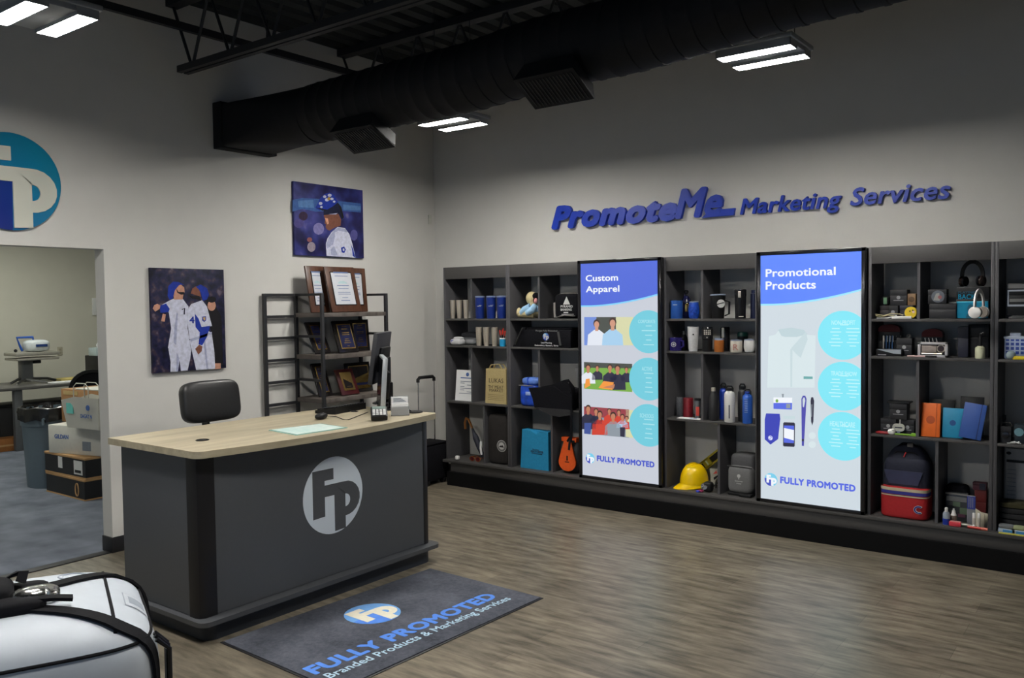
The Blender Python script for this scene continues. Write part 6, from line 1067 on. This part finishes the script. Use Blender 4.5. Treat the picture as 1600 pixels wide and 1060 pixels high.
def notebook(label, px0, px1, pt, row, y, mat, lean, tilt=0.0, strap=None, emb=None, d=.018, sx=0.0, grp='notebooks on the third shelf', name='notebook'):
    x, w, h = slot(px0, px1, pt, row, y); t = put(name, label, 'notebook', x+sx, y, row, grp, (R(-lean), 0, 0), d/2*math.sin(R(lean))+.0004); T = Matrix.Rotation(R(tilt), 4, 'Y'); dz = abs(math.sin(R(tilt)))*w/2; T = TX(0, 0, dz) @ T; h = h-dz*.6
    MB().box(-w/2, w/2, -d/2, -d/2+.003, 0, h, mat, .001, T).box(-w/2, w/2, d/2-.003, d/2, 0, h, mat, .001, T).box(-w/2, -w/2+.004, -d/2, d/2, 0, h, mat, .001, T).part('cover', t); MB().box(-w/2+.004, w/2-.003, -d/2+.003, d/2-.003, .003, h-.003, white, 0, T).part('pages', t)
    if strap: MB().box(w*.28, w*.31, -d/2-.0015, d/2+.0015, .0, h+.001, strap, 0, T).part('elastic_strap', t)
    if emb: b = MB(); b.prism(circ(.0, h*.5, emb[1], 24), 0, .0008, emb[0], T @ TX(0, -d/2, 0) @ FY); b.part('stamped_mark', t)
    return t
notebook('orange notebook with strap on the third shelf', 1439, 1469, 631, 3, .05, M('orange leatherette', S(226, 104, 24), .5, var=.04), 9, 0, M('dark orange', S(176, 74, 16), .5), (M('dark orange', S(176, 74, 16), .5), .026))
notebook('teal notebook between the orange and the blue notebooks', 1472.5, 1505, 639, 3, .07, M('teal leatherette', S(24, 132, 172), .5, var=.04), 9, 0, None, (M('navy stamp', S(26, 74, 130), .5), .018))
notebook('large blue notebook leaning sideways with navy strap', 1498, 1533, 632, 3, .035, M('blue leatherette', S(44, 80, 152), .5, var=.04), 9, 8, M('navy strap', S(20, 38, 90), .5), None)
notebook('black notebook behind the orange and teal notebooks', 1453, 1491, 625, 3, .16, black, 7, 0, None, None)
notebook('black folder behind the large blue notebook', 1500, 1537, 621, 3, .15, black, 7, 0, None, None, .014)
# bottom shelf: backpack and small goods
x, w, h = slot(1376, 1456, 693, 4, .02); nvy = M('navy canvas', S(24, 28, 46), .8, var=.1, bump=.3, scale=80); nv2 = M('navy sheen canvas', S(46, 50, 78), .55, var=.1); redc = M('red canvas', S(168, 24, 30), .7, var=.06, bump=.3, scale=60)
t = put('backpack', 'navy and red backpack with stripes and letter C on the bottom shelf', 'backpack', x-.01, .15, 4); w *= .93
b = MB(); prf = [(-w*.5, 0), (w*.5, 0), (w*.5, h*.5)]+[(w*.5*math.cos(R(a)), h*.5+h*.44*math.sin(R(a))) for a in range(10, 171, 10)]+[(-w*.5, h*.5)]; b.soft((0, 0, h*.40), (w, .22, h*.80), nvy, .35, .5, 40, 18); b.soft((0, .0, h*.52), (w*.98, .20, h*.86), nvy, .8, .6, 40, 22); b.part('body', t)
MB().soft((0, -.05, h*.206), (w*1.02, .20, h*.41), redc, .16, .42, 40, 18).part('front_pocket', t, 'red front pocket')
st = lambda z0, z1, m, e: [b.add([(w*.5*1.025*math.copysign(abs(math.cos(a))**.42, math.cos(a)), -.05+.1025*math.copysign(abs(math.sin(a))**.42, math.sin(a)), z) for z in (z0, z1) for a in [R(180+180*i/24) for i in range(25)]], [(i, i+1, 26+i, 25+i) for i in range(24)], m)]
b = MB(); st(h*.365, h*.405, M('cream tape', S(190, 180, 150), .7), 0); st(h*.32, h*.363, M('violet blue tape', S(46, 44, 130), .7), 0); st(h*.295, h*.31, M('cream tape'), 0); b.part('stripes', t, 'cream and blue stripes')
b = MB(); b.prism([(-w*.34, h*.44), (w*.28, h*.44), (w*.38, h*.62), (-w*.44, h*.62)], .108, .112, nv2, FY); b.part('shiny_panel', t, 'lighter navy panel'); c_ = at(1441, 794, 1, .0); cx_, cz_ = w*.33, h*.145
b = MB(); Tq = TX(0, -.1485, 0) @ FY; b.add([(cx_+r_*math.cos(R(a)), cz_+r_*.85*math.sin(R(a)), z) for z in (0, .003) for r_ in (.032, .017) for a in range(50, 311, 20)], [f for i in range(13) for f in ((28+i, 42+i, 43+i, 29+i), (i, i+1, 29+i, 28+i), (14+i, 42+i, 43+i, 15+i))], pw, Tq); b.add([(cx_+r_*math.cos(R(a)), cz_+r_*.85*math.sin(R(a)), z) for z in (.003, .0042) for r_ in (.029, .020) for a in range(56, 305, 19)], [f for i in range(13) for f in ((28+i, 42+i, 43+i, 29+i), (i, i+1, 29+i, 28+i), (14+i, 42+i, 43+i, 15+i))], M('emblem deep blue', S(40, 44, 130), .6), Tq); b.part('letter_mark', t, 'white and blue letter C')
b = MB(); b.tube([(-w*.22, -.02, h*.91), (-w*.1, -.03, h*.97), (w*.1, -.03, h*.97), (w*.22, -.02, h*.90)], .01, black_cloth, 4, flat=(.028, .006)).box(.0, .035, -.045, -.035, h*.90, h*.975, greyw, .002).tube([(.0, -.08, h*.86), (-.01, -.09, h*.80)], .004, redc, 6); b.part('handle', t); b = MB(); b.tube([(-w*.44, -.03, h*.60), (-w*.36, -.06, h*.76), (-w*.2, -.075, h*.86), (w*.2, -.075, h*.86), (w*.36, -.06, h*.76), (w*.44, -.03, h*.60)], .004, black, 6); b.part('zip', t)
x, w, h = slot(1476, 1511, 772, 4, .10); t = put('zip_pouch', 'clear zip pouch of small goods behind the pump bottle', 'pouch', x, .13, 4); MB().box(-w/2, w/2, -.002, .03, .002, h, M('smoky pouch film', S(62, 64, 66), .2), .004).part('pouch', t); b = MB(); b.box(-w/2, w/2, -.005, -.002, h*.93, h*.98, greyw).box(-w*.45, w*.45, -.004, -.002, h*.70, h*.86, M('grey print', S(110, 110, 110), .7)); b.part('zip_band', t); b = MB()
for (cx_, cz_, a_, c_, m) in ((-.06, .06, .03, .03, black), (.0, .11, .03, .03, M('dull green print', S(86, 104, 82), .6)), (.04, .07, .03, .04, M('dull green print', S(86, 104, 82), .6)), (.03, .04, .03, .02, M('dull plum print', S(90, 50, 70), .6)), (-.03, .09, .025, .02, black)): b.box(cx_-a_/2*1.4, cx_+a_/2*1.4, -.0045, -.002, cz_-c_/2, cz_+c_/2, m)
b.part('contents', t)
x, w, h = slot(1470, 1507, 757, 4, .2); t = put('eyewear_case', 'black rounded case behind the clear zip pouch', 'case', x+.025, .23, 4); MB().soft((0, 0, h*.5), (w, .11, h), black_cloth, .35, .4).part('shell', t); MB().tube([(-w*.49, -.03, h*.6), (0, -.058, h*.6), (w*.49, -.03, h*.6)], .003, black, 6).part('zip', t)
t, r, h = cup('sanitizer_bottle', 'small round bottle with blue label on the bottom shelf', 1473, 1484.5, 800, 4, .0, M('clear bluish plastic', S(150, 160, 170), .15), [(0, 0), (.95, 0), (1, .05), (1, .8), (.7, 1), (0, 1)], None, 'bottle', (white_gloss, [(0, 1), (.5, 1), (.45, 1.3), (0, 1.35)])); MB().lathe([(r*1.01, h*.05), (r*1.03, h*.05), (r*1.03, h*.5), (r*1.01, h*.5)], M('royal blue label', S(24, 50, 150), .4), 26).part('label', t, 'blue label')
t, r, h = cup('pump_bottle', 'small white pump bottle right of the blue labelled bottle', 1485, 1495.5, 800, 4, .04, M('pale amber plastic', S(120, 104, 92), .3), [(0, 0), (.95, 0), (1, .05), (1, .6), (.9, .72), (.55, .80), (.5, 1), (0, 1)], None, 'bottle', (white_gloss, [(0, .72), (.93, .72), (.6, .92), (.5, 1.1), (.3, 1.12), (.3, 1.25), (0, 1.25)], 'white pump'))
x = at(1492, 816, 1, -.02).x; t = put('lip_balm_box', 'small red and pink box lying at the shelf front edge', 'box', x, -.005, 4); MB().box(-.034, .034, -.016, .016, 0, .028, M('coral red plastic', S(214, 62, 74), .4), .005).part('case', t); MB().box(-.028, .028, -.012, .012, .028, .031, M('pink plastic', S(226, 150, 150), .4), .001).part('label', t)
x = at(1508, 818, 1, -.02).x; t = put('pocket_torch', 'silver grey pocket light lying beside the red pen', 'torch', x, .0, 4, None, R(-4)); MB().tube([(-.045, 0, .013), (.04, 0, .013)], .012, M('grey metal cap'), 12).part('barrel', t); MB().tube([(.04, 0, .013), (.05, 0, .013)], .010, white, 12).part('lens', t)
x = at(1527, 821, 1, -.03).x; t = put('marker_pen', 'red marker pen at the shelf front below the white tubes', 'pen', x, -.02, 4, None, R(-3)); MB().tube([(-.055, 0, .009), (.02, 0, .009)], .008, redp, 10).part('barrel', t); MB().tube([(.02, 0, .009), (.055, 0, .009)], .009, M('salmon cap', S(222, 120, 100), .4), 10).part('cap', t)
x, w, h = slot(1510.5, 1524, 776, 4, .06); t = put('toothbrush_kit', 'tall clear and blue striped packet beside the white tubes', 'packet', x, .08, 4); MB().box(-w/2, w/2, -.008, .008, 0, h, M('packet grey film', S(128, 130, 136), .25), .003).part('packet', t); b = MB(); b.box(-w*.48, w*.48, -.0095, -.008, h*.55, h*.98, M('packet blue', S(52, 62, 140), .4))
for k_ in range(3): b.box(-w*.3+k_*w*.22, -w*.24+k_*w*.22, -.0105, -.0095, h*.6, h*.95, greyink)
b.part('print', t, 'blue stripes')
tb = M('white tube plastic', S(196, 192, 182), .35)
for i, (px, lb) in enumerate(((1522, 'left white lip balm tube on the bottom shelf'), (1529.5, 'right white lip balm tube on the bottom shelf'))):
    x, r, h = rnd(px-2.8, px+2.8, 802, 4, .02); t = put('balm_tube', lb, 'tube', x, .02, 4, 'white balm tubes'); MB().lathe([(0, 0), (r, 0), (r, h*.66), (0, h*.66)], tb, 18).part('tube', t); MB().lathe([(0, h*.67), (r*.97, h*.67), (r*.97, h*.97), (r*.8, h), (0, h)], white_gloss, 18).part('cap', t)
x, w, h = slot(1530, 1540, 797, 4, .06); t = put('folded_card', 'cream folded card standing by the right upright', 'card', x-.03, .07, 4, None, R(-30)); MB().prism([(-.04, 0), (.05, 0), (.05, .085), (-.04, .12)], -.002, .002, M('cream card', S(190, 184, 164), .6), FY).part('panel', t); MB().box(-.04, .05, .03, .033, 0, .085, M('cream card')).part('back_panel', t)
t, w, h = gbox('dark red carton standing at the back of the bottom shelf', 1523, 1541, 767, 4, .22, .06, False, 0, M('dark red carton', S(96, 24, 22), .6))
x = at(1528, 757, 1, .22).x; t, w, h = gbox('small carton with rose and navy squares on the dark red carton', 1520, 1541, 755, 4, .22, .05, False, h+.0005, M('plum carton', S(92, 44, 56), .6)); MB().box(0, w*.45, -.027, -.026, .004, max(.01, h-.004), M('dark navy carton', S(30, 32, 48), .5)).part('navy_square', t)
# ---- last unit at the right edge
t, w, h = gbox('silver fronted black radio box on the rightmost top shelf', 1574, 1612, 443, 1, .12, .12, False, .02, black); b = MB(); silv = M('silver print', S(170, 174, 178), .35, .4); hh_ = h; Tq = TX(0, -.0615, 0) @ FY; b.holed([(-w*.49, h*.28), (w*.49, h*.28), (w*.49, h*.80), (-w*.49, h*.80)], [(-w*.43, h*.34), (w*.43, h*.34), (w*.43, h*.75), (-w*.43, h*.75)], 0, .001, silv, Tq); b.box(-w*.4, w*.4, -.0622, -.0612, h*.42, h*.52, M('grey print', S(110, 110, 110), .7)).box(-w*.5, w*.5, -.0622, -.0612, h*.84, h*.98, M('grey print', S(110, 110, 110), .7)); b.part('silver_print', t, 'silver frame print'); x = t.location.x
t = put('pedestal_stand', 'low dark stand under the radio box, rightmost top shelf', 'stand', x, .11, 1); MB().box(-w*.42, w*.42, -.06, .06, 0, .012, M('dark stand', (.06, .06, .06), .4), .002).part('foot', t); MB().box(-w*.3, w*.3, -.05, .05, .012, .0195, M('dark stand'), .001).part('top', t)
x, w, h = slot(1569, 1603, 529, 2, .05); t = put('gingham_board', 'blue checked cooler board with white handle, rightmost second shelf', 'cooler', x, .08, 2); m, n, L, bs = nodes('blue gingham'); tc = n.new('ShaderNodeTexCoord'); k1 = n.new('ShaderNodeTexBrick'); k1.offset = 0; k1.inputs['Scale'].default_value = 1; k1.inputs['Brick Width'].default_value = .026; k1.inputs['Row Height'].default_value = .026; k1.inputs['Mortar Size'].default_value = .0045; k1.inputs['Color1'].default_value = (*S(40, 66, 150), 1); k1.inputs['Color2'].default_value = (*S(50, 78, 164), 1); k1.inputs['Mortar'].default_value = (*S(170, 186, 214), 1)
mp = n.new('ShaderNodeMapping'); mp.inputs['Rotation'].default_value = (R(-90), 0, 0); L.new(tc.outputs['Object'], mp.inputs['Vector']); L.new(mp.outputs['Vector'], k1.inputs['Vector']); L.new(k1.outputs['Color'], bs.inputs['Base Color']); bs.inputs['Roughness'].default_value = .6
MB().box(-w/2, w/2, -.03, .03, 0, h, m, .008).part('body', t); b = MB(); b.box(-w/2-.003, w/2+.003, -.033, .033, h-.006, h+.012, M('pale blue trim', S(176, 186, 204), .5), .004).box(-w*.25, w*.25, -.012, .012, h+.01, h+.034, M('pale blue trim'), .006); b.part('handle', t, 'pale trim and handle')
x, r, h = rnd(1568, 1580.5, 550, 2, .0); MB().soft((0, 0, .026), (.052, .052, .052), M('pale frosted ball', S(150, 166, 170), .15), .9, .9, 20, 14).thing('frosted_ball', 'pale frosted ball before the blue checked cooler', 'ball', (x+.015, .02, Z2+.0006))
x = at(1600, 560, 1, -.0).x; t = put('highlighter', 'yellow highlighter pen at the front of the rightmost second shelf', 'pen', x+.0, .012, 2); MB().box(-.06, .05, -.011, .011, 0, .022, M('bright yellow plastic', S(224, 200, 30), .4), .005).part('barrel', t); MB().box(.05, .075, -.008, .008, .003, .019, black, .003).part('cap', t)
t, w, h = gbox('small black camera box left of the teal dot box', 1563.5, 1580, 667, 3, .07, .07, False); MB().lathe([(0, 0), (.018, 0), (.02, .008), (.012, .01), (0, .01)], black_gloss, 20, TX(0, -.036, h*.5) @ Matrix.Rotation(R(90), 4, 'X')).part('lens', t); MB().tube([(-.03, 0, h), (-.02, 0, h+.02), (.02, 0, h+.02), (.03, 0, h)], .003, M('grey metal cap'), 6).part('handle', t)
t, w, h = gbox('dark box with pale teal dot on the rightmost third shelf', 1585, 1606, 664, 3, .09, .07, False, 0, M('dark teal carton', S(22, 34, 42), .5)); b = MB(); b.prism(circ(-w*.15, h*.6, .025, 20), 0, .001, M('pale teal dot', S(110, 150, 160), .5), TX(0, -.0365, 0) @ FY); b.part('printed_dot', t, 'pale teal dot')
x = at(1560, 668, 1, .12).x; t = put('tall_stick', 'slim black stick standing at the left of the rightmost third shelf', 'stick', max(x, 4.875), .13, 3); MB().box(-.008, .008, -.008, .008, 0, .13, black, .003).part('stem', t); MB().box(-.010, .010, -.01, .01, .13, .16, black, .003).part('tip', t)
x = at(1585, 689, 1, -.0).x; t = put('earbud_cable', 'small tangle of pale earbuds on the rightmost third shelf front', 'earbuds', x, .012, 3); MB().tube([(-.04, 0, .004), (-.01, .012, .006), (.01, -.008, .012), (.03, .01, .006), (.0, .016, .014), (-.02, -.006, .012)], .003, white, 6).part('cable', t)
for s in (-1, 1): MB().ball((.012*s+.01, -.006, .013), .007, white).part('earbud', t)
x, w, h = slot(1570, 1612, 704, 4, .20); t = put('sign_holder', 'white printed notice standing behind the dark folded goods', 'sign', x, .24, 4); MB().box(-w/2, w/2, -.002, .002, 0.003, h, M('grey white sheet', S(170, 172, 176), .6)).part('sheet', t); MB().box(-w/2, w/2, -.015, .05, 0, .003, acr).part('stand', t); b = MB(); Tq = TX(0, -.0021, 0) @ FY; b.prism(circ(-w*.38, h*.94, .014, 14, .01), 0, .001, black, Tq); b.prism([(-w*.46, h*.82), (w*.4, h*.82), (w*.4, h*.855), (-w*.46, h*.855)], 0, .001, black, Tq)
for k_ in range(7): b.prism([(-w*.44, h*(.72-.055*k_)), (-w*.1, h*(.72-.055*k_)), (-w*.1, h*(.728-.055*k_)), (-w*.44, h*(.728-.055*k_))], 0, .001, ig, Tq)
b.part('print', t, 'dark print')
fold = M('dark folded cloth', (.014, .014, .016), .9, var=.3, bump=.4, scale=60)
for i, lb in enumerate(('lowest', 'second lowest', 'middle', 'second highest', 'highest')):
    x, w, h = slot(1558, 1605, 780, 4, .10); hh_ = .034; t = put('folded_shirt', lb+' folded dark garment in the stack at the right edge', 'shirt', 4.965, .14, 4, 'dark folded garments', 0, i*hh_); MB().soft((0, 0, hh_/2), (.22, .15, hh_), fold if i < 4 else M('dark olive cloth', (.04, .035, .012), .9), .35, .4, 26, 8).part('folds', t)
for i, (px, lb) in enumerate(((1573, 'grey topped blue card pack at the left of the yellow ruler'), (1594, 'pale green topped card pack above the yellow ruler'))):
    x = at(px, 825, 1, .0).x; t = put('card_pack', lb, 'packet', x, .02, 4, 'small card packs'); MB().box(-.045, .045, -.025, .025, 0, .022, M('white blue card', S(170, 186, 204), .5), .002).part('pack', t); MB().box(-.02, .03, -.0262, -.025, .004, .018, M('pack blue print', S(60, 130, 190) if i == 0 else S(40, 140, 200), .5)).part('print', t); MB().soft((0, .0, .035), (.09, .05, .026), M('pack top %d' % i, S(110, 114, 118) if i == 0 else S(150, 158, 120), .6), .5, .5, 20, 10).part('bundle', t)
x = at(1590, 834, 1, -.04).x; t = put('ruler', 'yellow ruler lying along the right front edge of the base', 'ruler', x+.06, -.028, 4); MB().box(-.16, .16, -.012, .012, 0, .004, M('yellow ruler plastic', S(200, 190, 70), .4), .001).part('blade', t); b = MB()
for k_ in range(30): b.box(-.15+k_*.01, -.149+k_*.01, -.0121, -.012+(.008 if k_ % 5 == 0 else .005), .004, .0043, black)
b.part('scale_marks', t)

# ------------------------------------------------------------------ prints and fittings belong to the part that carries them
CARRY = {'print': ('body', 'sheet', 'tray', 'case', 'packet', 'pack', 'plate', 'cup'), 'printed_mark': ('cup', 'tray', 'folds'), 'mark': ('body', 'blade'), 'emblem': ('body',), 'plate': ('board', 'body'), 'label': ('body', 'tray', 'case'),
         'letter_mark': ('front_pocket',), 'stripes': ('front_pocket',), 'cable_grommet': ('desktop',), 'round_emblem': ('front_panel', 'carpet_face', 'body'), 'lettering': ('carpet_face',), 'caster': ('star_base',),
         'title': ('screen_image',), 'disc_text': ('screen_image',), 'disc_title': ('screen_image',), 'brand_name': ('screen_image',), 'logo': ('screen_image',), 'screen_photo': ('screen_image',), 'screen_badge': ('screen_image',), 'screen_tie': ('screen_image',), 'screen_phone': ('screen_image',), 'screen_lanyard': ('screen_image',), 'screen_pen': ('screen_image',),
         'patch': ('body',), 'round_mark': ('body',), 'sticky_note': ('body',), 'printed_picture': ('canvas',), 'monogram': ('disc',), 'screen': ('casing',), 'stamped_mark': ('cover',), 'scroll_wheel': ('shell',), 'keys': ('case',), 'keypad': ('case',), 'face_marks': ('disc',), 'zip': ('body', 'shell'), 'grille': ('case',), 'contents': ('pouch',), 'zip_band': ('pouch',), 'scale_marks': ('blade',), 'round_picture': ('lid',), 'handle': ('trolley_rods', 'tub'), 'front_pocket': (), 'rim': ('cup',), 'light_strip': ('case',), 'display': ('control_housing',)}
for o in list(bpy.data.objects):
    if o.parent is None or o.parent.parent is not None or len(o.children): continue
    k = o.name.split('.')[0]
    for want in CARRY.get(k, ()):
        mate = [s for s in o.parent.children if s.name.split('.')[0] == want and s is not o]
        if mate: o.parent = mate[0]; break
